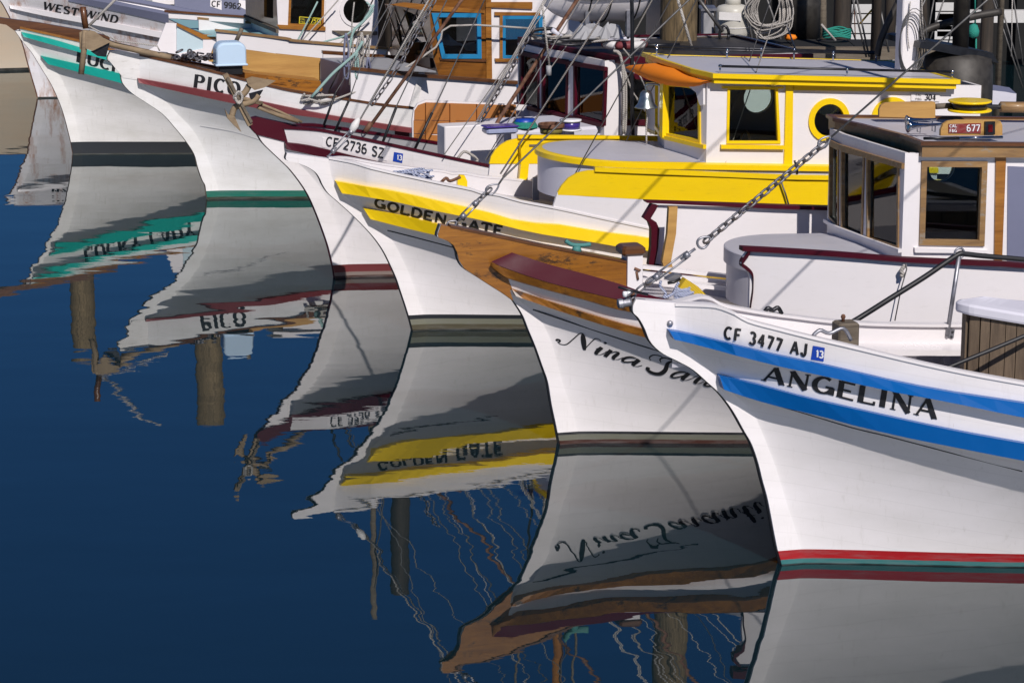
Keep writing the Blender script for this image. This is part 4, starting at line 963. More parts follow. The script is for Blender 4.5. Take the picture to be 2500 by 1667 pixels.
    lathe('trumpet', h0[0]+Vector((.02, .07, .045)), [(r*.8, h*.8) for r, h in prof], M['chrome'], hn, 18, h0[1]-h0[0])
    for u in (.35, .75): 
        c = h0[0].lerp(h0[1], u); tube('bracket', [c+Vector((0, 0, .02)), c-Vector((0, 0, .05)), c+Vector((0, .06, -.05)), c+Vector((0, .06, .03))], .005, M['chrome'], hn)
    # number plate board with red plate and side light
    pb = b.hy(P(4, 1668, 1115, 1670, 1065, 1690, 1020, 1730, 993, 1800, 985, 2120, 983, 2160, 995, 2175, 1030, 2175, 1112), -.62)
    slab('light_board', pb, M['ply'], (0, .03, 0), b.root)
    pb = b.hy(P(4, 1733, 1018, 2000, 1013, 1998, 1095, 1733, 1093), -.628); plt = slab('number_plate', pb, M['platered'], (0, .004, 0), b.root)
    HP = yplane(b, -.630)
    lettering(b, 'plate_lettering', 'CAL', P(4, 1742, 1048, 1800, 1046), (0, -7), (0, -7), M['stickerwhite'], .15, .15, 0, hit=HP, asp=.8)
    lettering(b, 'plate_lettering', 'F&G', P(4, 1742, 1085, 1800, 1084), (0, -7), (0, -7), M['stickerwhite'], .15, .15, 0, hit=HP, asp=.8)
    lettering(b, 'plate_lettering', '677', P(4, 1882, 1080, 1990, 1078), (0, -16), (0, -16), M['stickerwhite'], .15, .15, 0, hit=HP)
    pb = b.hy(P(4, 2035, 1000, 2115, 998, 2115, 1105, 2035, 1108), -.645); slab('side_light', pb, M['black'], (0, .02, 0), b.root)
    pb = b.hy(P(4, 2060, 1025, 2095, 1025, 2095, 1085, 2060, 1085), -.650); slab('red_lens', pb, M['lensred'], (0, .004, 0), b.root)
    tube('boat_pole', b.hy(P(4, 1530, 1137, 1820, 1133), -.72), .013, M['darkmetal'], b.root); tube('boat_pole', b.hy(P(4, 1815, 1133, 2175, 1128), -.72), .013, M['chrome'], b.root)
    tube('roof_spar', b.hy(P(4, 1630, 880, 1760, 872, 2170, 880, 2400, 885), .6), .022, M['black'], b.root)
    tube('roof_spar', b.hy(P(4, 1630, 875, 1755, 868), .58), .026, M['oldwood'], b.root); tube('roof_spar', b.hy(P(4, 2160, 880, 2500, 885), .58), .05, M['brownframe'], b.root)
    yd = b.thing('yellow_reel', 'yellow flat reel on the roof of the wood-trimmed pilothouse', 'reel', b.hy(P(4, 1905, 910), .45)[0])
    cc = b.hy(P(4, 1906, 905), .45)[0]; w = (b.hy(P(4, 2068, 905), .45)[0]-b.hy(P(4, 1745, 905), .45)[0]).length/2; hh_ = (b.hy(P(4, 1906, 832), .45)[0].z-cc.z)
    lathe('reel_flange', cc, [(w, -.008), (w+.006, 0), (w, .01), (.0, .012)], M['yellow'], yd, 30); lathe('reel_flange', cc+Vector((0, 0, hh_)), [(w*.95, -.01), (w+.004, 0), (w, .008), (w*.9, .01), (0, .004)], M['yellow'], yd, 30)
    lathe('reel_drum', cc, [(w*.8, .01), (w*.8, hh_-.01)], M['black'], yd, 24)
    # lettering
    ribs, Wd, nT = script_strokes()
    base = P(6, 835, 1325, 935, 1340, 1095, 1385, 1340, 1450)+P(8, 180, 470, 340, 505, 540, 555, 860, 640)
    lettering(b, 'name_lettering', '', P(6, 835, 1318, 960, 1342, 1095, 1380, 1260, 1425)+P(8, 190, 468, 340, 500, 500, 542, 640, 578, 860, 632), (2, -38), (1, -36), M['letter'], ribs=ribs, W=Wd, words=[0]*nT+[1]*(len(ribs)-nT))
    # forestay to its own mast
    g = b.hy(P(6, 10, 435, 60, 405, 100, 365, 205, 260, 262, 205, 340, 155)+P(3, 95, 1460, 1600, 20))
    turnbuckle(b, g[1], g[3], M['steel']); eye(b, g[0], g[1]-g[0], .09, .03, .008, M['steel']); eye(b, (g[4]+g[5])/2, g[5]-g[4], .12, .035, .008, M['steel'])
    chain_links(b, g[3], g[4]+(g[4]-g[3])*.2, .05, .018, .008, M['chain'], b.root)
    d = g[7]-g[5]; top = g[5]+d*((4.7-g[5].x)/d.x)
    tube('forestay', [g[5], g[6], g[7], top], .0085, M['wire'], b.root)
    lathe('mast', (4.7, 0, b.roofz(4.7)), [(.06, 0), (.05, top.z-b.roofz(4.7)+.2), (0, top.z-b.roofz(4.7)+.22)], M['brownframe'], b.root, 14)
    tube('running_stay', b.hy(P(7, 1505, 1010, 1510, 1050, 1470, 1190, 1425, 1420), b.hh(P(7, 1505, 1010), .06)[0].y-.02), .005, M['wire'], b.root)
    q = b.hh(P(7, 1500, 1020, 1470, 1060, 1485, 1090, 1465, 1100), .06); tube('rope_knot', smoothline(q, 3), .017, M['rope'], b.root)
    return b
# ================================================================== GOLDEN GATE: yellow trim
def boat_golden():
    b = Boat('fishing_boat', 'white boat with yellow rub rails and yellow trimmed pilothouse, GOLDEN GATE on its bow', (1007, 806), 15)
    front = P(5, 585, 213, 580, 262, 660, 285, 730, 312, 790, 352, 820, 395, 840, 440, 880, 500, 950, 562, 1050, 652, 1150, 752, 1220, 832, 1280, 920, 1330, 1020, 1370, 1110, 1400, 1200, 1440, 1320, 1470, 1420, 1487, 1490)
    rab = P(5, 890, 262, 900, 340, 925, 432, 985, 512, 1060, 570, 1130, 632, 1200, 702, 1300, 785, 1360, 868, 1420, 982, 1480, 1120, 1530, 1262, 1580, 1400, 1600, 1490)
    b.form(front, rab, 1.05, 1.66, 2.9, 1.75, 1.15, 1.4, P(5, 1150, 650, 1400, 705, 1680, 765, 2000, 840, 2352, 920))
    hm = hullmat('golden_hull_paint', WH, [(.165, (.018, .020, .024, 1)), (.122, (.15, .15, .11, 1)), (.065, (.07, .06, .035, 1)), (.02, (.02, .018, .012, 1))])
    sh = P(5, 900, 262, 1050, 290, 1200, 333, 1350, 368, 1500, 400, 1700, 443, 1900, 482, 2040, 515)+P(6, 270, 225, 500, 275, 740, 322, 1100, 400, 1430, 470)
    b.hull(hm, sh, L=7.6, deckdrop=.16, capw=.05, stem_top=None)
    b.edge(M['letter'])
    b.rail('rub_rail', P(5, 940, 420, 1300, 482, 1700, 567, 2000, 635, 2352, 722)+P(6, 700, 432, 1100, 492, 1430, 532), P(5, 985, 507, 1250, 547, 1700, 642, 2000, 702, 2352, 787)+P(6, 1000, 560, 1250, 602, 1420, 622), .095, M['yellow'], topdrop=.03)
    b.rail('rub_rail', P(5, 1140, 615, 1400, 665, 1680, 730, 2000, 800, 2352, 880), P(5, 1190, 692, 1400, 746, 1660, 808, 2000, 880, 2352, 960), .095, M['yellow'], topdrop=.03)
    b.bar('seam_strip', P(5, 1310, 772, 1500, 820, 1780, 893, 2100, 975), .008, .012, M['black'], both=False)
    lettering(b, 'name_lettering', 'GOLDEN GATE', P(5, 1215, 600, 1350, 640, 1480, 672, 1620, 705, 1730, 730, 1900, 765, 2135, 812), (4, -21), (3, -23), M['letter'], .30, .24, 0, gap=.16, asp=1.35)
    # rope eyes on deck and cleats
    q = b.hh(P(5, 1690, 435, 1760, 440, 1835, 425), -.12); tube('mooring_cleat', smoothline([q[0], q[0]+Vector((.06, 0, .05)), q[1]+Vector((0, 0, .03)), q[2]+Vector((0, 0, .05))], 4), .016, M['rust'], b.root)
    # raised bulwark: white board, yellow upper part, round bar
    # (front curve traced as one silhouette)
    topc = P(6, 738, 312, 742, 280, 752, 240, 770, 205, 790, 170, 815, 135, 845, 105, 880, 80, 930, 60, 980, 50, 1040, 46)+P(3, 1500, 1415, 1900, 1432, 2352, 1450)+P(4, 755, 1462, 1400, 1490, 2300, 1525)
    line = P(6, 774, 224, 900, 230, 1100, 242, 1500, 262, 1900, 276, 2352, 291)+P(7, 955, 600, 1500, 640, 2352, 690)
    yl_top = [p for p in topc if True][3:]
    ybot = line
    b.panel('bulwark_board', [topc[0]]+topc[1:4]+line[1:], P(6, 738, 440, 742, 440, 760, 445, 1000, 482, 1430, 542, 2352, 640), M['white'], .035, both=False)
    b.panel('bulwark_board', topc[3:], P(6, 768, 224, 900, 229, 1100, 241, 1500, 261, 1900, 275, 2352, 290)+P(7, 955, 600, 1500, 640, 2352, 690), M['yellow'], .035, off=.003, both=False)
    b.bar('bulwark_bar', P(6, 1032, 38, 1300, 50, 1700, 65, 2352, 92)+P(7, 955, 393, 1500, 415, 2300, 450), .05, .045, M['yellow'], both=False)
    fy = 1.12
    slab('bulwark_board', b.hy(P(5, 2016, 522, 2034, 400, 2048, 300)+P(3, 395, 1347, 2900, 1400, 2900, 1700, 395, 1600), fy), M['white'], (0, .035, 0), b.root)
    slab('bulwark_board', b.hy(P(3, -18, 1345, -5, 1290, 28, 1235, 75, 1190, 130, 1158, 220, 1135, 1260, 1142, 2900, 1180, 2900, 1398, 395, 1345), fy-.002), M['yellow'], (0, .035, 0), b.root)
    slab('bulwark_bar', b.hy(P(3, 218, 1110, 1260, 1118, 2900, 1150, 2900, 1180, 1260, 1142, 220, 1138), fy-.03), M['yellow'], (0, .06, 0), b.root)
    slab('bulwark_batten', b.hy(P(3, 240, 1188, 1260, 1178, 1260, 1190, 240, 1204), fy-.012), M['oldwood'], (0, .01, 0), b.root)
    slab('sole_batten', b.hy(P(5, 2050, 515, 2352, 548, 2560, 575, 2560, 590, 2200, 548, 2050, 527), fy-.02), M['yellow'], (0, .02, 0), b.root)
    # far side posts standing in view
    for pts in (P(3, 262, 1155, 268, 1300, 245, 1546), ):
        q = b.hh(pts, -.05, 1); 
        q = b.hy(pts, fy-.05)
        loft('bulwark_knee', [[(v.x-.045, v.y-.05, v.z) for v in q], [(v.x+.045, v.y-.05, v.z) for v in q], [(v.x+.045, v.y+.02, v.z) for v in q], [(v.x-.045, v.y+.02, v.z) for v in q]], M['yellow'], b.root, True, True)
    q = b.hy(P(5, 1815, 480, 1815, 400, 1835, 375, 1865, 378, 1885, 420, 1885, 485), .35); slab('bow_knee', q, M['yellow'], (0, .05, 0), b.root)
    # trunk
    yt = -.80
    z0 = b.hy(P(3, 385, 1235), 0)[0]; R_ = .80; cx = z0.x+R_
    kz = lambda x: -.055*(x-z0.x)
    def ring(r, dz): return [(cx-r*cos(a), r*sin(a), z0.z+dz+kz(cx-r*cos(a))) for a in [-pi/2+pi*i/70 for i in range(71)]]+[(cx+3.2, r, z0.z+dz+kz(cx+3.2)), (cx+3.2, -r, z0.z+dz+kz(cx+3.2))]
    def rings(name, rz, mat):
        V = []; Fc = []; L = [ring(r, z) for r, z in rz]; k = len(L[0])
        for l in L: V += l
        for j in range(len(L)-1):
            for i in range(k): Fc.append((j*k+i, j*k+(i+1) % k, (j+1)*k+(i+1) % k, (j+1)*k+i))
        Fc.append([(len(L)-1)*k+i for i in range(k)]); mk(name, V, Fc, mat, b.root)
    rings('trunk_side', [(R_-.02, -.42), (R_-.02, -.04)], M['lavwhite'])
    rings('trunk_moulding', [(R_-.022, -.055), (R_+.012, -.05), (R_+.012, .0), (R_-.03, .012)], M['yellow'])
    rings('trunk_top', [(R_-.03, .010), (R_*.5, .03), (.02, .036)], M['whitedeck'])
    pn = b.hy(P(6, 592, 98, 638, 98, 634, 262, 590, 262), .62); slab('grey_hatch', pn, M['grey'], (0, .02, 0), b.root)
    # pilothouse
    yp = -.74; k = -.075
    cor = b.hy(P(3, 1762, 1205), yp)[0]; zs_ = cor.z
    mid = b.hz(P(3, 1385, 1108), zs_)[0]
    plan = [(cor.x, yp), (mid.x, .02), (cor.x-.02, .74)]
    zt0 = b.hy(P(3, 1762, 662), yp)[0].z; zb0 = b.hy(P(3, 1762, 1378), yp)[0].z
    e_ = b.hy(P(4, 1790, 700), yp)[0]; k = (e_.z-zt0)/(e_.x-cor.x)
    ztf = lambda s: zt0+k*(s-cor.x); zbf = lambda s: zb0-.04+k*(s-cor.x)*1.0
    xb = 5.75; side = [(xb, yp), (cor.x, yp)]
    hole = b.hy(P(3, 1950, 733, 2330, 733)+P(4, 335, 1160)+P(3, 1942, 1160), yp)
    def port(px, py, r):
        c = b.hy(P(4, px, py), yp)[0]; return [Vector((c.x+r*cos(a), yp, c.z+r*sin(a))) for a in [2*pi*i/32 for i in range(32)]]
    pr = .165
    p1, p2 = port(750, 985, pr), port(1262, 975, pr)
    def farport(px): c = b.hy(px, -yp)[0]; return [Vector((c.x+.165*cos(a), -yp, c.z+.165*sin(a))) for a in [2*pi*i/26 for i in range(26)]]
    fp, fp2 = farport(P(3, 2178, 800)), farport(P(4, 735, 820))
    wall_seg(b, 'cabin_side', side, 0, zbf, ztf, M['white'], [hole, p1, p2])
    wall_seg(b, 'cabin_side', [(cor.x, -yp), (xb, -yp)], 0, zbf, ztf, M['white'], [fp, fp2])
    for h in (p1, p2):
        window(b, h, (0, -1, 0), M['yellow'], .055, .02)
    for h in (fp, fp2): window(b, h, (0, 1, 0), M['yellow'], .04)
    window(b, hole, (0, -1, 0), M['yellow'], .022, .014)
    def sb(name, pts, mat, pr_=.02, th=.02, y=None): return slab(name, b.hy(pts, (y or yp)-pr_), mat, (0, th, 0), b.root)
    sb('window_sill', P(3, 1885, 1190)+P(4, 388, 1196, 388, 1228)+P(3, 1885, 1222), M['yellow'], .04, .04)
    sb('window_head', P(3, 1895, 708)+P(4, 380, 714, 380, 730)+P(3, 1895, 728), M['yellow'], .03, .03)
    sb('side_batten', P(4, 402, 683, 460, 685, 452, 1432, 382, 1430), M['yellow'], .024, .024)
    sb('head_board', P(4, 403, 662, 1790, 700, 1790, 712, 1712, 712, 1712, 757, 464, 742, 464, 683, 403, 681), M['yellow'], .03, .03)
    sb('skirting_board', P(3, 1690, 1388, 2352, 1390)+P(4, 372, 1390, 382, 1432, 1400, 1460, 1400, 1490, 372, 1450, 0, 1430)+P(3, 1700, 1400), M['yellow'], .02, .02)
    pb = P(4, 1427, 764, 1662, 772, 1660, 836, 1427, 828); plt = sb('number_plate', pb, M['white'], .012, .008)
    HP = yplane(b, yp-.014)
    lettering(b, 'plate_lettering', 'CAL', P(4, 1465, 786, 1510, 787), (0, -4.5), (0, -4.5), M['letter'], .16, .14, 0, hit=HP)
    lettering(b, 'plate_lettering', 'F&G', P(4, 1463, 820, 1512, 821), (0, -4.5), (0, -4.5), M['letter'], .16, .14, 0, hit=HP)
    lettering(b, 'plate_lettering', '304', P(4, 1536, 822, 1628, 824), (1, -14), (1, -14), M['letter'], .2, .14, 0, hit=HP, asp=.9)
    # front walls
    h1 = onwall(b, plan, 0, P(3, 1700, 760, 1650, 725, 1560, 712, 1440, 705, 1440, 1095, 1705, 1150)); h2 = onwall(b, plan, 1, P(3, 1350, 700, 1275, 700, 1275, 1055, 1350, 1085))
    for i, h in ((0, h1), (1, h2)):
        p, q = Vector((*plan[i], 0)), Vector((*plan[i+1], 0)); d = (q-p).normalized(); nr = Vector((-d.y, d.x, 0)); nr = nr if nr.x < 0 else -nr
        slab('cabin_front', [Vector((p.x, p.y, zbf(p.x))), Vector((q.x, q.y, zbf(q.x))), Vector((q.x, q.y, ztf(q.x))), Vector((p.x, p.y, ztf(p.x)))], M['white'], -nr*.035, b.root, [h])
        window(b, h, nr, M['yellow'], .03, .014)
    A = [Vector((x, y, zs_)) for x, y in plan]
    def push(L, kk, dz): return [Vector((v.x-kk, v.y*(1+kk*.3), v.z+dz)) for v in L]
    loft('front_sill', [push(A, .0, -.02), push(A, .035, -.02), push(A, .035, .02), push(A, .0, .02)], M['yellow'], b.root, True, True)
    t = Vector((plan[1][0]-.02, plan[1][1], 0)); box('centre_post', (t.x-.02, t.y-.05, zs_), (t.x+.04, t.y+.05, ztf(t.x)), M['yellow'], b.root)
    br = onwall(b, plan, 0, P(3, 1760, 672, 1760, 860, 1735, 868, 1722, 840, 1700, 760, 1650, 720, 1640, 712)); slab('corner_bracket', [v+Vector((-.03, 0, 0)) for v in br], M['white'], (.02, 0, 0), b.root)
    wall_seg(b, 'cabin_back', [(xb, yp), (xb, -yp)], 0, zbf, ztf, M['white'])
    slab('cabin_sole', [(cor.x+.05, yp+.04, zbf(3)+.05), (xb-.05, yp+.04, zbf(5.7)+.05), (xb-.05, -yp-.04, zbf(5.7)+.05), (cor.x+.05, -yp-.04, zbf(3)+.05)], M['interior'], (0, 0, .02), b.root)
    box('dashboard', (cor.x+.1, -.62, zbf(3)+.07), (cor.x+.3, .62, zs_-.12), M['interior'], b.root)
    wh = b.hy(P(3, 2080, 1150), -.3)[0]; tube('steering_wheel', [wh+Vector((.05*sin(a)*.2, .14*cos(a), .14*sin(a)-.05)) for a in [2*pi*i/16 for i in range(17)]], .012, M['varnish'], b.root)
    # roof
    zr = b.hy(P(3, 1805, 605), -.86)[0]; ee = b.hy(P(4, 1820, 655), -.86)[0]; kk_ = -(ee.z-zr.z)/(ee.x-zr.x); n = Vector((kk_, 0, 1)).normalized()
    o = b.hpl(P(3, 1805, 600, 1640, 565, 1400, 490, 1240, 430), zr, n)
    o[0].y = -.86
    o = [o[0], Vector((o[1].x, o[1].y, o[1].z)), o[2], o[3]]
    yb = .90
    fl = b.hpl(P(3, 1350, 432), zr, n)[0]
    xe = b.hy(P(4, 1820, 655), -.86)[0].x
    o += [Vector((fl.x+.05, yb, zr.z-kk_*(fl.x+.05-zr.x))), Vector((xe, yb, zr.z-kk_*(xe-zr.x))), Vector((xe, -.86, zr.z-kk_*(xe-zr.x)))]
    b.rz = lambda s: zr.z-kk_*(s-zr.x)
    slab('roof', [v-Vector((0, 0, .018)) for v in grow(o, -.02)], M['whitedeck'], (0, 0, .012), b.root)
    m = len(o)
    def ringm(name, L4, mat):
        V = [v for L in L4 for v in L]; mk(name, V, [(j*m+i, j*m+(i+1) % m, ((j+1) % 4)*m+(i+1) % m, ((j+1) % 4)*m+i) for j in range(4) for i in range(m)], mat, b.root)
    dn = lambda L, z: [v-Vector((0, 0, z)) for v in L]
    ringm('roof_fascia', [grow(o, .01), dn(grow(o, .01), .045), dn(grow(o, -.04), .045), grow(o, -.04)], M['yellow'])
    ringm('roof_moulding', [dn(grow(o, -.02), .0452), dn(grow(o, -.02), .098), dn(grow(o, -.07), .098), dn(grow(o, -.07), .0452)], M['yellow'])
    slab('ceiling', dn(grow(o, -.06), .09), M['white'], (0, 0, .01), b.root)
    # orange canvas visor
    lwp = P(3, 1758, 674, 1700, 704, 1640, 716, 1500, 708, 1400, 694, 1280, 655, 1200, 615, 1112, 568); upp = P(3, 1762, 668, 1700, 660, 1620, 640, 1520, 610, 1400, 570, 1320, 550, 1240, 528, 1130, 540)
    y_ = [-.80, -.66, -.5, -.25, 0, .3, .55, .85]; lw = [b.hy([p], y)[0] for p, y in zip(lwp, y_)]; U = [b.hy([p], y)[0] for p, y in zip(upp, y_)]
    ins = [Vector((v.x+.22, v.y, v.z+.02)) for v in lw]
    loft('visor', [[v+Vector((.2, 0, .01)) for v in U], U, [(a*.5+c*.5)+Vector((-.035, 0, 0)) for a, c in zip(U, lw)], lw, ins], M['orange'], b.root, smooth=True)
    # handrails
    def handrail(px, y, posts):
        q = b.hy(px, y); tube('handrail', q, .013, M['darkmetal'], b.root, 8)
        for u in posts:
            c = q[0].lerp(q[-1], u); c2 = Vector((c.x, c.y, b.rz(c.x)-.01)); tube('handrail_post', [c, c2], .010, M['chrome'], b.root, 8)
            lathe('handrail_ball', c-Vector((0, 0, .02)), [(0, 0), (.014, .005), (.02, .02), (.014, .035), (0, .04)], M['chrome'], b.root, 10)
    handrail(P(3, 1875, 545)+P(4, 1765, 592), -.72, (0, .54, 1)); 
    q0 = b.hy(P(3, 1355, 385), .75)[0]
    handrail(P(3, 1355, 380)+P(4, 1140, 430), .78, (0, .47, .62, 1))
    handrail(P(3, 1400, 405)+P(4, 1130, 440), .70, (.3, .8))
    sl = b.thing('side_lamp', 'small chrome teardrop lamp with dark red lens under the yellow roof edge', 'lamp', b.hy(P(4, 310, 683), yp-.04)[0])
    c = b.hy(P(4, 262, 683), yp-.04)[0]; lathe('lamp_body', c, [(0, 0), (.025, .005), (.036, .03), (.033, .07), (.014, .12), (0, .135)], M['chrome'], sl, 16, (1, 0, 0))
    lathe('lens', c+Vector((.045, -.022, 0)), [(.022, 0), (.02, .008), (.01, .014), (0, .016)], M['lensred'], sl, 14, (0, -1, 0))
    # bell on its bracket in front of the centre post
    c = b.hy(P(3, 1270, 740), .30)[0]; bt = b.hy(P(3, 1270, 885), .30)[0]; w = (b.hy(P(3, 1362, 880), .30)[0]-b.hy(P(3, 1180, 880), .30)[0]).length/2; hgt = c.z-bt.z
    bl = b.thing('bell', 'grey bronze ship bell hanging in front of the yellow framed windscreen', 'bell', c)
    lathe('bell_body', c-Vector((0, 0, hgt)), [(w*.9, .01), (w, 0), (w*.97, .01), (w*.72, hgt*.25), (w*.58, hgt*.55), (w*.5, hgt*.82), (w*.3, hgt*.98), (0, hgt)], M['brass'], bl, 26)
    tube('bell_bracket', smoothline([c+Vector((0, 0, .0)), c+Vector((0, 0, .05)), c+Vector((.1, -.05, .06)), c+Vector((.26, -.14, .0))], 4), .011, M['brass'], bl)
    tube('bell_cord', smoothline(b.hy(P(3, 1270, 890, 1277, 960, 1270, 1050, 1272, 1180), .30), 3), .009, M['rope'], bl)
    # forestay from the bow
    g = b.hy(P(2, 670, 1290, 720, 1235, 860, 1090, 905, 1040, 1490, 20), 0)
    turnbuckle(b, g[0], g[3], M['steel']); d = g[4]-g[3]; top = g[3]+d*((5.9-g[3].x)/d.x)
    lathe('stay_block', g[2], [(0, 0), (.035, .03), (.04, .09), (.02, .16), (0, .17)], M['worn_white'], b.root, 12, d)
    tube('forestay', [g[3], g[4], top], .009, M['rope'], b.root)
    g2 = b.hy(P(2, 890, 1060, 1520, 20), .06); d2 = g2[1]-g2[0]; tube('forestay', [g2[0], g2[0]+d2*((5.9-g2[0].x)/d2.x)], .008, M['rope'], b.root)
    # white mast with halyards, black smoke hood and funnel aft of the pilothouse
    zd = b.deckz(5.5)
    mb = b.hy(P(4, 1385, 560), .0)[0]; wpx = (b.hy(P(4, 1450, 300), 0)[0]-b.hy(P(4, 1310, 300), 0)[0]).x/2
    box('mast', (mb.x-wpx, -wpx*.9, zd), (mb.x+wpx, wpx*.9, mb.z+4.2), M['white'], b.root, .012)
    tube('mast_rope', smoothline(b.hy(P(4, 1420, 15, 1400, 200, 1398, 300, 1410, 400), -wpx-.02), 3), .006, M['rope'], b.root)
    cc = b.hy(P(4, 1400, 400), -wpx-.02)[0]
    rc = b.thing('rope_coil', 'thin grey rope coil hanging on the white square mast', 'rope', cc)
    tubes('coil', [[cc+Vector(((.10+.012*j)*cos(a)+.01*j, -.01*j, (.27+.016*j)*sin(a)+.02*j)) for a in [2*pi*i/22 for i in range(23)]] for j in range(5)], .0045, M['wire'], rc)
    for dx in (0, 25, 45): 
        tube('halyard', smoothline(b.hy(P(4, 1465+dx, -400, 1470+dx, 100, 1490+dx, 330, 1520+dx*1.2, 560), .05+.002*dx), 4), .008, M['rope'], b.root)
    hc = b.hy(P(4, 1800, 850), .0)[0]; ht = b.hy(P(4, 1790, 470), 0)[0]; wr = (b.hy(P(4, 2060, 700), 0)[0]-b.hy(P(4, 1530, 700), 0)[0]).x/2
    hc = Vector((hc.x+.0, 0, hc.z))
    lathe('smoke_hood', (hc.x, 0, zd), [(wr, 0), (wr, hc.z-zd+.1), (wr*.98, ht.z-zd), (wr*.5, ht.z-zd+.08), (0, ht.z-zd+.1)], M['stackm'], b.root, 32)
    vz = b.hy(P(4, 1505, 350, 1560, 340, 2095, 435, 2145, 520, 2080, 505, 1495, 395), -.25); slab('hood_visor', vz, M['darkmetal'], (0, .9, .0), b.root)
    fx = b.hy(P(4, 1830, 380), 0)[0]; tube('funnel', [fx-Vector((0, 0, .1)), fx+Vector((0, 0, 3.0))], .085, M['stackm'], b.root, 16)
    tube('boom_pipe', smoothline(b.hy(P(4, 1500, 310, 1540, 255, 1640, 215, 1800, 170, 2000, 125, 2160, 100), .35), 4), .04, M['stackm'], b.root, 12)
    tube('boom_pipe', smoothline(b.hy(P(4, 1150, 460, 1170, 350, 1230, 200, 1320, 20, 1400, -160), .6), 4), .035, M['stackm'], b.root, 12)
    # galvanised fork on the near bulwark and its lanyard
    fk = b.hh(P(4, 490, 1430, 492, 1360, 488, 1340), .02); tube('rail_fork', fk, .012, M['darkmetal'], b.root); q = b.hh(P(4, 470, 1318, 475, 1340, 505, 1340, 510, 1315), .02); tube('rail_fork', q, .012, M['darkmetal'], b.root)
    q = b.hh(P(7, 610, 425, 640, 510, 665, 595), .04); tube('lanyard', q, .009, M['wire'], b.root)
    # things lying on the bow
    c = b.hh(P(2, 1340, 1400), -.22)[0]; c.z = b.deckz(c.x)+.16
    rc = b.thing('rope_pile', 'tangled dark blue and white rope on the bow deck of the yellow trimmed boat', 'rope', c)
    random.seed(4)
    for j in range(6):
        L = [c+Vector((random.uniform(-.28, .24), random.uniform(-.12, .12), random.uniform(-.05, .05))) for _ in range(9)]
        tube('rope_loop', smoothline(L, 4), .009, M['bluerope'], rc)
    q = b.hz(P(2, 880, 1345, 1100, 1350, 1240, 1400, 1300, 1440, 1100, 1400), b.deckz(.5)+.17)
    slab('olive_mat', q, M['olive'], (0, 0, .02), b.root)
    return b

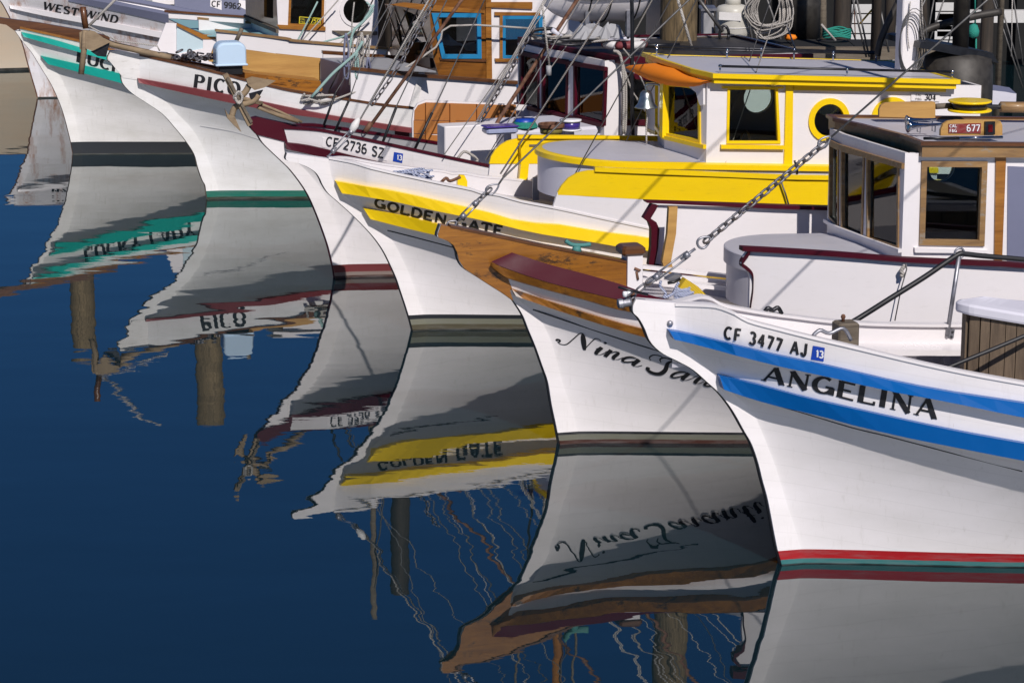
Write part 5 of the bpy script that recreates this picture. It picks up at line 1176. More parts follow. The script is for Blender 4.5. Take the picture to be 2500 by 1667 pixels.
# ================================================================== boat CF 2736 SZ: dark red bow
def boat_maroon():
    b = Boat('fishing_boat', 'white boat with dark red bow board and stem, CF 2736 SZ on a white board', (815, 678), 19)
    front = P(5, 316, -20, 335, 42, 375, 85, 410, 140, 470, 200, 560, 285, 610, 335, 680, 425, 740, 520, 790, 632, 840, 762, 880, 880, 905, 980, 922, 1060, 930, 1120)
    rab = P(5, 560, 60, 575, 165, 620, 290, 700, 330, 770, 380, 850, 490, 920, 640, 970, 800, 1000, 900, 1030, 1000, 1055, 1110)
    rab = P(5, 545, 60, 575, 165, 610, 240, 680, 300, 760, 380, 850, 500, 920, 650, 970, 800, 1005, 920, 1030, 1020, 1050, 1110)
    b.form(front, rab, 1.0, 1.38, 2.8, 1.75, 1.15, 1.4, P(5, 578, 160, 700, 172, 900, 225, 1100, 270, 1430, 345, 1800, 425))
    hm = hullmat('maroon_boat_hull_paint', WH, [(.15, (.14, .028, .030, 1)), (.065, (.20, .15, .13, 1)), (.03, (.05, .02, .015, 1))], stain=.2)
    b.hull(hm, P(5, 560, 45)+P(2, 560, 1075, 900, 1140, 1300, 1225, 1600, 1290, 1980, 1370), L=7.4, deckdrop=.3, capmat=M['maroon'], capw=.06, caph=.03, innermat=M['grey'], deckmat=M['grey'])
    b.edge(M['maroon'], .01)
    # red bow board
    bd = [Vector((q.x, -.06, q.z)) for q in b.hy(P(5, 316, -22, 335, 42, 375, 86, 480, 112, 570, 135, 690, 155, 705, 30, 560, 0, 440, -25, 380, -40), -.06)]
    slab('bow_board', bd, M['red'] if False else M['maroon'], (0, .12, 0), b.root)
    b.rail('rub_rail', P(5, 578, 146, 700, 158, 900, 200, 1100, 250, 1430, 322, 1800, 400), P(5, 590, 192, 700, 215, 900, 262, 1100, 300, 1430, 372, 1800, 450), .09, M['maroon'], topdrop=.02)
    q = b.hh(P(2, 630, 1130, 1168, 1235, 1160, 1322, 625, 1207), .006); mk('registration_board', q+[v+Vector((0, .01, 0)) for v in q], [(0, 1, 2, 3), (0, 1, 5, 4), (1, 2, 6, 5), (2, 3, 7, 6), (3, 0, 4, 7)], M['white'], b.root)
    lettering(b, 'registration_lettering', 'CF 2736 SZ', P(2, 655, 1195, 800, 1222, 960, 1258, 1130, 1300), (3, -22), (3, -24), M['letter'], .17, .14, 0, gap=.10, hit=lambda p, o: b.hh(p, o+.008))
    q = b.hh(P(2, 1216, 1248, 1291, 1262, 1283, 1339, 1206, 1324), .005); mk('registration_sticker', q, [(0, 1, 2, 3)], M['stickerblue'], b.root)
    lettering(b, 'sticker_lettering', '13', P(2, 1240, 1310, 1280, 1318), (.6, -12), (.6, -12), M['stickerwhite'], .22, .2, 0, hit=lambda p, o: b.hh(p, o+.006), asp=.9)
    # far terracotta bulwark with planks and ribs
    TH_ = b.hh(P(2, 1375, 1150, 1372, 1000, 1372, 900, 1400, 850, 1480, 822, 1900, 845, 2200, 860), -.02, 1)
    y0 = 1.02
    ou = b.hy(P(2, 1368, 1220, 1366, 980, 1378, 900, 1410, 850, 1480, 820, 1900, 842, 2210, 858, 2700, 890, 2700, 1300), y0)
    slab('far_bulwark', ou, M['white'], (0, .03, 0), b.root)
    lines = [(P(2, 1480, 842), P(2, 2205, 868), P(2, 2205, 1000), P(2, 1378, 985)), (P(2, 1378, 990), P(2, 2205, 1005), P(2, 2205, 1110), P(2, 1378, 1095)), (P(2, 1378, 1100), P(2, 1640, 1115), P(2, 1640, 1190), P(2, 1378, 1170)), (P(2, 1378, 1175), P(2, 1640, 1195), P(2, 1640, 1290), P(2, 1378, 1270))]
    for i, l in enumerate(lines):
        pts = [x[0] for x in l]
        if i == 0: pts = P(2, 1382, 985, 1385, 910, 1415, 865, 1480, 842, 2205, 866, 2205, 1000)
        slab('plank', b.hy(pts, y0-.012), M['terracotta'], (0, .01, 0), b.root)
    for x in (1500, 1700, 1920, 2195):
        slab('rib', b.hy(P(2, x-22, 848 if x < 1600 else 858, x+22, 850 if x < 1600 else 862, x+22, 1290, x-22, 1280), y0-.05), M['terracotta'], (0, .035, 0), b.root)
    # white engine box / trunk
    bx = b.hy(P(2, 1620, 1025, 1620, 1290), -.25); zt = bx[0].z; xe = bx[0].x
    box('engine_box', (xe, -.30, zt-.60), (xe+.66, -.02, zt-.015), M['white'], b.root, .01)
    box('trunk', (xe+.60, -.60, zt-.60), (xe+2.6, .45, zt-.05), M['lavwhite'], b.root, .03)
    # wheelhouse: maroon windows in a curved front
    yp = -.70; k = -.06
    cor = b.hy(P(3, 925, 1025), yp)[0]; zs_ = cor.z
    pl = b.hz(P(3, 922, 1025, 640, 965, 395, 910, 215, 862), zs_-.02)
    plan = [(cor.x, yp)]+[(v.x, v.y) for v in pl[1:]]
    zt0 = b.hy(P(3, 950, 500), yp)[0].z; zb0 = b.hy(P(3, 940, 1110), yp)[0].z-.15
    ztf = lambda s: zt0; zbf = lambda s: zb0
    holes = [P(3, 930, 580, 690, 530, 690, 945, 915, 1005), P(3, 620, 515, 430, 485, 430, 895, 612, 945), P(3, 383, 470, 255, 440, 248, 860, 383, 890)]
    for i in range(3):
        h = onwall(b, plan, i, holes[i]); p, q = Vector((*plan[i], 0)), Vector((*plan[i+1], 0)); d = (q-p).normalized(); nr = Vector((-d.y, d.x, 0)); nr = nr if nr.x < 0 else -nr
        c0 = sum(h, Vector())/4
        slab('wheelhouse_front', [Vector((p.x, p.y, zbf(0))), Vector((q.x, q.y, zbf(0))), Vector((q.x, q.y, ztf(0))), Vector((p.x, p.y, ztf(0)))], M['white'], -nr*.03, b.root, [h])
        window(b, h, nr, M['maroon'], .035, .014)
    for nm, pts, dz in (('front_sill', [(922, 1025), (640, 960), (395, 905), (205, 855)], .0), ('window_head', [(950, 565), (640, 515), (395, 470), (222, 425)], .0)):
        L = [b.hpl(P(3, *pt), (plan[min(i, 2)][0], plan[min(i, 2)][1], 0), (plan[min(i, 2)+1][1]-plan[min(i, 2)][1], plan[min(i, 2)][0]-plan[min(i, 2)+1][0], 0))[0] for i, pt in enumerate(pts)]
        loft(nm, [[v+Vector((-.0, 0, -.025)) for v in L], [v+Vector((-.035, 0, -.025)) for v in L], [v+Vector((-.035, 0, .02)) for v in L], [v+Vector((0, 0, .02)) for v in L]], M['maroon'], b.root, True, True)
    xb = 5.4; side = [(xb, yp), (cor.x, yp)]
    hole = b.hy(P(3, 1110, 640, 1500, 680, 1500, 990, 1105, 985), yp)
    wall_seg(b, 'wheelhouse_side', side, 0, zbf, ztf, M['white'], [hole]); window(b, hole, (0, -1, 0), M['maroon'], .06, .015)
    slab('number_plate', b.hy(P(3, 1085, 465, 1258, 465, 1258, 540, 1085, 538), yp-.02), M['worn_white'], (0, .006, 0), b.root)
    lettering(b, 'plate_lettering', '888', P(3, 1170, 520, 1245, 520), (0, -11), (0, -11), M['letter'], .2, .14, 0, hit=yplane(b, yp-.022))
    far = -plan[-1][1]
    ys = plan[-1][1]; wall_seg(b, 'wheelhouse_side', [(plan[-1][0], ys), (xb, ys)], 0, zbf, ztf, M['white'], [[Vector((v.x, ys, v.z)) for v in hole][::-1]])
    wall_seg(b, 'wheelhouse_back', [(xb, yp), (xb, ys)], 0, zbf, ztf, M['white'], [[Vector((xb, -.4, zs_+.1)), Vector((xb, .5, zs_+.1)), Vector((xb, .5, zs_+.6)), Vector((xb, -.4, zs_+.6))]])
    # roof: maroon rim over white frieze
    zr = b.hy(P(3, 1040, 470), yp-.10)[0]
    top = b.hz(P(3, 1045, 465, 640, 392, 400, 355, 222, 305), zr.z)
    out = [Vector((top[0].x, yp-.10, zr.z))]+top[1:]+[Vector((xb, top[-1].y, zr.z-.05)), Vector((xb, yp-.10, zr.z-.05))]
    m = len(out); dn = lambda L, z: [v-Vector((0, 0, z)) for v in L]
    V = grow(out, .01)+dn(grow(out, .01), .075)+dn(grow(out, -.05), .075)+grow(out, -.05)
    mk('roof_rim', V, [(j*m+i, j*m+(i+1) % m, ((j+1) % 4)*m+(i+1) % m, ((j+1) % 4)*m+i) for j in range(4) for i in range(m)], M['maroon'], b.root)
    slab('roof', dn(grow(out, -.03), .02), M['stackm'], (0, 0, -.012), b.root)
    tp = [p for p in zip(plan, top)]
    # roof load: dinghy on chocks, life ring, canvas bundle, horn
    dg = b.thing('dinghy', 'upturned white dinghy lashed on grey chocks above the maroon wheelhouse roof', 'dinghy', b.hy(P(3, 850, 100), .25)[0])
    L = b.hy(P(3, 430, 50, 500, 110, 620, 160, 760, 182, 950, 178, 1130, 180, 1200, 150, 1235, 90), .25)
    x0, x1 = L[0].x, L[-1].x; rows = []
    zt = L[0].z+.30
    for i in range(25):
        u = i/24; s = x0+(x1-x0)*u; cz = Curve([(v.x, v.z) for v in L])(s); w = .42*min(1, (u*3.2)**.6)*(1-.15*u) * (1 if u < .97 else .8)
        rows.append([(s, .25+w*cos(a)*1.0, cz+(zt-cz)*(1-abs(sin(a)))**.8) for a in [pi+pi*j/12 for j in range(13)]])
    loft('dinghy_hull', [list(r) for r in rows], M['white'], dg, smooth=True)
    mk('dinghy_transom', rows[-1], [tuple(range(13))], M['white'], dg); mk('dinghy_thwart', rows[0], [tuple(range(13))], M['white'], dg)
    for u in (.38, .62, .9):
        r = rows[int(u*24)]; tube('lashing', [Vector(p)+Vector((0, 0, -.008)) for p in r], .009, M['rubber'], dg)
    tube('rubbing_strake', [Vector(r[2])+Vector((0, -.01, 0)) for r in rows], .012, M['darkmetal'], dg)
    for x in (785, 1125):
        q = b.hy(P(3, x-15, 90, x+17, 90, x+17, 330, x-15, 330), .0); slab('chock', q, M['steel'], (0, .05, 0), b.root)
    q = b.hy(P(3, 760, 310, 1180, 310, 1180, 345, 760, 345), .03); slab('chock_beam', q, M['grey'], (0, .06, 0), b.root)
    c = b.hy(P(3, 1090, 360), -.35)[0]
    lr = b.thing('life_ring', 'red and white life ring lying on the maroon wheelhouse roof', 'life ring', c)
    for j in range(8):
        pts = [c+Vector((.22*cos(a), .22*sin(a), 0)) for a in [2*pi*j/8+2*pi/8*i/5 for i in range(6)]]
        tube('ring_section', pts, .045, M['oldred'] if j % 2 else M['worn_white'], lr, 10)
    c = b.hy(P(3, 700, 350), -.3)[0]
    rp = b.thing('gear_pile', 'jumble of grey line and clear tarpaulin on the maroon wheelhouse roof', 'gear', c); random.seed(9)
    for j in range(9): tube('line', smoothline([c+Vector((random.uniform(-.5, .6), random.uniform(-.2, .3), random.uniform(0, .09))) for _ in range(7)], 3), .014, random.choice([M['rope'], M['darkmetal'], M['wire'], M['lavwhite']]), rp)
    V = []; Fc = []; n_ = 9
    for i in range(n_):
        for j in range(n_): V.append(c+Vector((-.1+.7*i/n_, -.2+.5*j/n_, .05+random.uniform(0, .16)*(1 if 0 < i < 8 and 0 < j < 8 else 0))))
    for i in range(n_-1):
        for j in range(n_-1): Fc.append((i*n_+j, i*n_+j+1, (i+1)*n_+j+1, (i+1)*n_+j))
    mk('tarpaulin', V, Fc, M['grey'], rp)
    tube('exhaust_pipe', smoothline(b.hy(P(3, 330, 300, 335, 265, 370, 245, 500, 240, 560, 290), .3), 4), .022, M['rubber'], b.root)
    tube('nylon_tube', b.hy(P(3, 495, 245, 590, 320), -.2), .03, M['lavwhite'], b.root)
    tube('roof_rail', b.hy(P(3, 920, 322, 1290, 330), -.2), .018, M['lavwhite'], b.root); tube('roof_rail', b.hy(P(3, 1240, 375, 1540, 375), .1), .03, M['black'], b.root)
    # small things on the trunk top
    zt2 = zt_ = b.hy(P(2, 1620, 1025, 1620, 1290), -.25)[0].z-.045
    def on_top(px): return b.hz(px, zt2)[0]
    c = on_top(P(2, 2085, 1095)); t1 = b.thing('plastic_tub', 'clear plastic tub with purple lid on the white engine box', 'tub', c)
    box('tub', (c.x-.18, c.y-.10, c.z), (c.x+.18, c.y+.10, c.z+.07), M['clearplastic'], t1, .02); box('lid', (c.x-.19, c.y-.11, c.z+.07), (c.x+.19, c.y+.11, c.z+.09), M['purple'], t1, .01)
    c = on_top(P(3, 270, 1050)); t1 = b.thing('rope_coil', 'blue and green twine coil between the purple lidded tub and the basket', 'rope', c)
    tubes('coil', [[c+Vector(((.14-.008*j)*cos(a), (.14-.008*j)*sin(a), .015+.014*j)) for a in [2*pi*i/20 for i in range(21)]] for j in range(6)], .011, M['greenrope'], t1); lathe('coil_core', c, [(.11, 0), (.12, .10)], M['stickerblue'], t1, 16)
    c = on_top(P(3, 490, 1095)); t1 = b.thing('basket', 'brown woven basket beside the line spool', 'basket', c)
    lathe('basket_body', c, [(.12, 0), (.13, .07)], M['olive'], t1, 18); tubes('basket_rim', [[c+Vector((.135*cos(a), .135*sin(a), .075+.012*j)) for a in [2*pi*i/20 for i in range(21)]] for j in range(3)], .012, M['rust'], t1)
    c = on_top(P(3, 648, 1070)); t1 = b.thing('line_spool', 'dark blue fishing line spool with white rims on the engine box', 'spool', c)
    lathe('spool_rim', c, [(.12, 0), (.12, .018)], M['stickerwhite'], t1, 22); lathe('spool_line', c, [(.105, .018), (.105, .10)], M['purple'], t1, 22); lathe('spool_rim', c+Vector((0, 0, .10)), [(.12, 0), (.12, .02), (.05, .02)], M['stickerwhite'], t1, 22)
    for pts, r_, mt in ((P(3, 1000, 420, 1050, 440, 1075, 560, 1085, 800, 1080, 1100), .016, 'rope'), (P(3, 1000, 415, 1060, 470, 1100, 640, 1105, 900, 1098, 1100), .012, 'rope'), (P(3, 1150, -60, 1155, 400, 1150, 700, 1160, 1110), .022, 'black'), (P(3, 1095, 590, 1150, 740, 1200, 820, 1260, 915), .011, 'rope'), (P(3, 1080, 400, 1160, 500, 1215, 620, 1265, 720), .009, 'rope')):
        tube('hanging_rope', smoothline(b.hy(pts, yp-.12), 4), r_, M[mt], b.root)
    tube('hanging_rope', b.hy(P(3, 415, 30, 475, 545), -.5), .012, M['rope'], b.root); q = b.hy(P(3, 470, 540, 470, 620), -.5); tube('wooden_toggle', q, .03, M['grey'], b.root)
    # rusty poles and chained stay going up to the mast
    mx = 5.3
    def up(name, px, r, mat, y=0.0):
        g = b.hy(px, y); d = g[-1]-g[-2]; top = g[-1]+d*max(0, (mx-g[-1].x)/max(d.x, .05)*.75); return tube(name, g+[top], r, mat, b.root)
    up('trolling_pole', P(2, 1000, 1065, 1760, 20), .020, M['rust'], .05)
    up('trolling_pole', P(2, 1905, 1270)+P(3, 60, 985, 690, 20), .022, M['rust'], -.2)
    q = b.hy(P(2, 1890, 1290, 1940, 1200), -.2); tube('pole_socket', q, .032, M['rust'], b.root, 8)
    q = b.hy(P(2, 980, 1080, 1030, 1010), .05); tube('pole_socket', q, .032, M['rust'], b.root, 8)
    for dx, rr in ((0, .008), (16, .007)): up('stay_rope', P(2, 1870+dx, 1040, 2352+dx, 175), rr, M['rope'], -.1)
    g = b.hy(P(2, 1750, 1290, 1900, 1040, 2150, 620, 2352, 240), -.1)
    for a, c in zip(g, g[1:]): chain_links(b, a, c, .07, .024, .009, M['chain'], b.root)
    g = b.hy(P(2, 1050, 840, 1180, 660, 1290, 490, 1380, 310, 1440, 210, 1540, 25), .05)
    for a, c in zip(g, g[1:]): chain_links(b, a, c, .07, .022, .008, M['chain'], b.root)
    up('stay_wire', P(2, 640, 1030, 738, 760, 1195, 15), .006, M['wire'], 0); up('stay_wire', P(2, 728, 1085, 845, 830, 1110, 60), .006, M['wire'], .2)
    up('stay_wire', P(2, 1070, 1340, 1085, 1270, 1240, 865, 1640, 20), .007, M['wire'], -.3); up('stay_wire', P(2, 1345, 1370, 1370, 1260, 1545, 895, 1950, 20), .007, M['wire'], -.3)
    for px in (P(2, 640, 1030, 738, 760), P(2, 728, 1085, 845, 830)): tube('stay_sleeve', b.hy(px, -.01), .014, M['rubber'], b.root)
    for px in (P(2, 1085, 1270, 1235, 880), P(2, 1375, 1250, 1530, 925)): tube('stay_sleeve', b.hy(px, -.31), .016, M['rubber'], b.root)
    tube('heel_rope', smoothline(b.hy(P(2, 1740, 1300, 1790, 1245, 1850, 1270, 1900, 1310, 1890, 1350, 1960, 1420), -.5), 4), .016, M['rope'], b.root)
    return b
# ================================================================== PICO: brown cap rail, blue framed windows
def boat_pico():
    b = Boat('fishing_boat', 'white boat with brown cap rail and PICO in black letters, brown wooden cabin', (504, 486), 15)
    front = P(1, 905, 420, 880, 488, 940, 530, 985, 600, 1005, 682, 1080, 762, 1200, 842, 1330, 932, 1430, 1042, 1520, 1152, 1590, 1262, 1620, 1370, 1655, 1470)+P(5, 0, 445, 8, 500, 14, 540)
    rab = P(1, 1150, 470, 1120, 560, 1125, 655, 1200, 722, 1370, 842, 1450, 932, 1560, 1042, 1640, 1162, 1720, 1342, 1785, 1530)+P(5, 95, 470, 100, 540)
    rab = P(1, 1145, 450, 1128, 560, 1132, 655, 1205, 722, 1370, 842, 1450, 932, 1560, 1042, 1640, 1162, 1720, 1342, 1782, 1520)+P(5, 96, 480, 100, 545)
    b.form(front, rab, 1.05, 1.3, 3.0, 1.8, 1.15, 1.5, P(1, 1130, 665, 1500, 735, 1900, 825, 2352, 905)+P(2, 700, 965, 1340, 1070))
    hm = hullmat('pico_hull_paint', (.74, .73, .72, 1), [(.112, (.010, .13, .09, 1)), (.035, (.03, .035, .02, 1))], stain=.3, rustz=.0)
    b.hull(hm, P(1, 1145, 462, 1500, 540, 1850, 625, 2010, 668, 2352, 748)+P(2, 250, 728, 850, 828, 1100, 866, 1370, 895), L=7.8, deckdrop=.12, capmat=M['darkwood'], capw=.09, caph=.03, deckmat=M['varnishold'])
    b.edge(M['oldwood'], .01)
    tp = [Vector((q.x, -.052, q.z)) for q in b.hy(P(1, 885, 485, 905, 420, 975, 418, 1145, 452, 1145, 660, 1010, 640), -.052)]
    slab('stem_head', tp, M['worn_white'], (0, .104, 0), b.root)
    b.rail('rub_rail', P(1, 1130, 648, 1500, 712, 2000, 805, 2352, 880)+P(2, 700, 950, 1340, 1052), P(1, 1140, 682, 1500, 762, 1900, 848, 2352, 935)+P(2, 700, 985, 1225, 1078), .09, M['oldred'], topdrop=.02)
    q = b.hh(P(2, 1225, 1060, 1342, 1080, 1340, 1205, 1225, 1190), .02); slab('red_block', q, M['maroon'], (0, .15, 0), b.root)
    lettering(b, 'name_lettering', 'PICO', P(1, 1588, 718, 1740, 748, 1960, 792), (4, -32), (4, -33), M['letter'], .28, .11, .12, gap=.22, asp=1.0)
    b.bar('seam_strip', P(1, 1640, 1036, 1900, 1080, 2130, 1150, 2352, 1230), .006, .008, M['grey'], both=False)
    # plywood hatch box, low white trunk
    def slb(nm, pts, y, mat, th=.03): return slab(nm, b.hy(pts, y), mat, (0, th, 0), b.root)
    slb('hatch_side', P(1, 1710, 505, 1755, 378, 2010, 408, 2352, 455)+P(2, 245, 440, 612, 480, 614, 662, 250, 615)+P(1, 2010, 575), .38, M['ply'])
    q = b.hy(P(2, 0, 605, 612, 668, 632, 735, 600, 775, 0, 700), -.05); slab('hatch_coaming', q, M['varnishold'], (0, .4, 0), b.root)
    q = b.hy(P(1, 1900, 585, 2352, 640, 2352, 700, 1960, 640), -.06); slab('hatch_coaming', q, M['varnishold'], (0, .3, 0), b.root)
    tz = b.hy(P(2, 612, 480), .3)[0]
    t = b.hz(P(2, 612, 478, 1140, 470, 1560, 585, 870, 548), tz.z)
    slab('trunk_top', t, M['grey'], (0, 0, -.02), b.root)
    q = b.hz(P(2, 612, 480, 870, 550), tz.z); 
    slab('trunk_front', [q[0], q[1], q[1]-Vector((0, 0, .5)), q[0]-Vector((0, 0, .5))], M['lav'], (.03, 0, 0), b.root)
    # inner bulwark (raised side) with brown cap
    b.panel('bulwark_board', P(2, 860, 570, 1000, 578, 1200, 600, 1430, 622, 1700, 650, 2220, 690), P(2, 850, 838, 1100, 870, 1370, 895, 1700, 960, 2220, 1040), M['white'], .04)
    b.bar('bulwark_cap', P(2, 855, 560, 1000, 575, 1200, 598, 1430, 620, 1700, 640, 2220, 678, 2900, 720), .09, .04, M['darkwood'])
    pst = b.hh(P(2, 1440, 600, 1370, 880), .03); slab('post', b.hy(P(2, 1425, 595, 1470, 600, 1400, 885, 1345, 872), pst[0].y), M['worn_white'], (0, .05, 0), b.root)
    # brown cabin
    yp = -.72
    cor = b.hy(P(2, 1590, 640), yp)[0]; zb = cor.z-.1
    def sidepl(nm, pts, mat, pr=0.0, th=.03, holes=()): return slab(nm, b.hy(pts, yp-pr), mat, (0, th, 0), b.root, [b.hy(h, yp-pr) for h in holes])
    h1 = P(2, 1560, 140, 1895, 142, 1900, 450, 1630, 450); h2 = P(2, 2125, 155)+P(3, 385, 155, 385, 460)+P(2, 2125, 460)
    sidepl('cabin_side', P(2, 1480, -200, 1985, -200, 1985, 650, 1590, 645, 1540, 480, 1500, 20), M['cabinwood'], holes=[h1])
    sidepl('cabin_side', P(2, 1985, -200, 2900, -200, 2900, 690, 1985, 655), M['white'], .002, .03, [h2])
    for h in (h1, h2):
        hh = b.hy(h, yp); window(b, hh, (0, -1, 0), M['brightblue'], .05, .03)
    sidepl('corner_board', P(2, 1968, -100, 2012, -100, 2022, 655, 1975, 650), M['varnish'], .02)
    sidepl('belt_board', P(2, 1590, 470, 1975, 492, 1975, 512, 1595, 498), M['darkwood'], .02)
    sidepl('head_board', P(2, 1300, 22, 1960, 88, 1960, 112, 1900, 108, 1480, 92, 1180, 40), M['varnish'], .02)
    sidepl('head_board', P(2, 1968, 20, 2352, 20, 2352, 78, 1968, 62), M['varnish'], .03)
    for pts in (P(2, 2042, 102)+P(3, 400, 105, 400, 130)+P(2, 2042, 130), P(2, 2045, 482)+P(3, 490, 485, 490, 512)+P(2, 2050, 510), P(2, 2085, 130, 2108, 130, 2108, 484, 2085, 484)):
        sidepl('window_trim', pts, M['varnish'], .035)
    fr = b.hz(P(2, 1590, 640, 1200, 400), cor.z); pl = [(cor.x, yp), (fr[1].x, fr[1].y)]
    if fr[1].y < 0: pl[1] = (cor.x-.15, .7)
    hA = onwall(b, pl, 0, P(2, 1520, 430, 1400, 120, 1300, 80, 1400, 415)); hB = onwall(b, pl, 0, P(2, 1345, 400, 1215, 60, 1150, 40, 1270, 380))
    p, q = Vector((*pl[0], 0)), Vector((*pl[1], 0)); d = (q-p).normalized(); nr = Vector((-d.y, d.x, 0)); nr = nr if nr.x < 0 else -nr
    slab('cabin_front', [Vector((p.x, p.y, zb)), Vector((q.x, q.y, zb)), Vector((q.x, q.y, cor.z+1.6)), Vector((p.x, p.y, cor.z+1.6))], M['cabinwood'], -nr*.03, b.root, [hA, hB])
    for h in (hA, hB): window(b, h, nr, M['varnish'], .03, .014)
    slab('front_sill', onwall(b, pl, 0, P(2, 1200, 395, 1540, 480, 1545, 560, 1220, 470)), M['darkwood'], nr*.05, b.root)
    xb = cor.x+3.4
    slab('roof', [(cor.x-.25, yp-.15, cor.z+1.5), (xb, yp-.15, cor.z+1.45), (xb, .9, cor.z+1.45), (cor.x-.35, .9, cor.z+1.5)], M['varnish'], (0, 0, .06), b.root)
    slab('cabin_back', [(xb-.1, yp, zb), (xb-.1, .8, zb), (xb-.1, .8, cor.z+1.5), (xb-.1, yp, cor.z+1.5)], M['cabinwood'], (.03, 0, 0), b.root)
    slab('cabin_side', [(cor.x-.1, .8, zb), (xb-.1, .8, zb), (xb-.1, .8, cor.z+.3), (cor.x-.1, .8, cor.z+.3)], M['cabinwood'], (0, .03, 0), b.root)
    slab('cabin_sole', [(cor.x, -.6, zb), (xb-.1, -.6, zb), (xb-.1, .75, zb), (cor.x, .75, zb)], M['interior'], (0, 0, .02), b.root)
    c = b.hy(P(2, 1750, 400), -.2)[0]; cv = b.thing('chart_bundle', 'white cloth bundle behind the blue framed cabin window', 'cloth', c)
    V = []; Fc = []; random.seed(2)
    for i in range(8):
        for j in range(6): V.append(c+Vector((-.3+.08*i, -.1+.06*j, .03+.12*sin(i*.8)*sin(j*.6)+random.uniform(0, .05))))
    for i in range(7):
        for j in range(5): Fc.append((i*6+j, i*6+j+1, (i+1)*6+j+1, (i+1)*6+j))
    mk('cloth', V, Fc, M['white'], cv)
    # pale blue windlass cover
    y = -.12; c = b.hy(P(1, 1885, 525), y)[0]; wx = (b.hy(P(1, 2010, 500), y)[0]-b.hy(P(1, 1760, 500), y)[0]).x/2; hh = b.hy(P(1, 1885, 340), y)[0].z-c.z
    wl = b.thing('windlass', 'pale blue rounded windlass cover on a black base on the brown railed bow', 'windlass', c)
    rows = []
    for yy, k in ((-.17, .90), (-.15, .97), (-.12, 1.0), (.12, 1.0), (.15, .97), (.17, .9)):
        prof = [(-wx, 0), (-wx, hh*.62)]+[(-wx+wx*.55-wx*.55*cos(a), hh*.62+hh*.38*sin(a)) for a in [pi/2*i/6 for i in range(1, 7)]]+[(wx-wx*.55+wx*.55*sin(a), hh*.62+hh*.38*cos(a)) for a in [pi/2*i/6 for i in range(7)]]+[(wx, 0)]
        rows.append([(c.x+px*k, c.y+yy, c.z+max(0, pz*k)) for px, pz in prof])
    loft('cover', rows, M['skyblue'], wl, smooth=False); mk('cover_end', rows[0], [tuple(range(len(rows[0])))], M['skyblue'], wl)
    box('cover_lip', (c.x-wx-.012, c.y-.185, c.z-.012), (c.x+wx+.012, c.y+.185, c.z+.014), M['skyblue'], wl, .008)
    zb_ = b.hy(P(1, 1880, 610), y)[0].z; box('motor_base', (c.x-wx*.8, c.y-.13, zb_), (c.x+wx*.75, c.y+.13, c.z-.012), M['black'], wl, .01)
    tube('post', b.hy(P(1, 1935, 345, 1985, 235), .15), .028, M['oldwood'], b.root, 8)
    # chain heap on deck
    cc = b.hy(P(1, 1600, 470), .1)[0]; hp = b.thing('chain_heap', 'heap of grey chain on the bow in front of the pale blue windlass', 'chain', cc); random.seed(3)
    for j in range(70):
        p0 = cc+Vector((random.gauss(0, .16), random.gauss(0, .08), abs(random.gauss(0, .04))-.03)); a = random.uniform(0, pi); t2 = random.uniform(-.6, .6)
        d = Vector((cos(a)*cos(t2), sin(a)*cos(t2), sin(t2))); s = d.cross(Vector((0, 0, 1))).normalized()
        tube('link', [p0+d*(.05*cos(u))+s*(.026*sin(u)) for u in [2*pi*i/10 for i in range(11)]], .012, M['chain'], hp, 5)
    # anchor stowed over the stem head
    def A_(x, yy): return b.hy(P(1, x, yy), -.12)[0]
    an = b.thing('anchor', 'weathered brown anchor with wooden stock lashed over the PICO bow', 'anchor', A_(760, 300))
    tube('shank', smoothline([A_(720, 270), A_(880, 350), A_(960, 375), A_(1150, 420), A_(1400, 475)], 3), .040, M['anchor'], an, 8)
    for pts, r in ((P(1, 680, 60, 690, 150, 705, 235), .040), (P(1, 700, 250, 690, 400, 665, 610), .038)): tube('stock', b.hy(pts, -.15), r, M['darkwood'] if r == .040 else M['anchor'], an, 8)
    fl = b.hy(P(1, 700, 270, 740, 252, 780, 262, 900, 350, 760, 420, 700, 400), -.20); slab('fluke', fl, M['anchor'], (0, .03, 0), an)
    fl = b.hy(P(1, 900, 352, 870, 470, 800, 462, 745, 425), -.16); slab('fluke', fl, M['darkmetal'], (0, .03, 0), an)
    fl = b.hy(P(1, 652, 270, 690, 250, 700, 400, 655, 410), -.10); slab('fluke', fl, M['anchor'], (0, .03, 0), an)
    tube('lashing', b.hy(P(1, 725, 215, 960, 335, 1290, 380, 1310, 420), -.18), .010, M['rope'], an)
    tube('anchor_rope', b.hy(P(1, 730, 215, 930, 15, 1200, -250), -.1), .018, M['rope'], b.root)
    return b

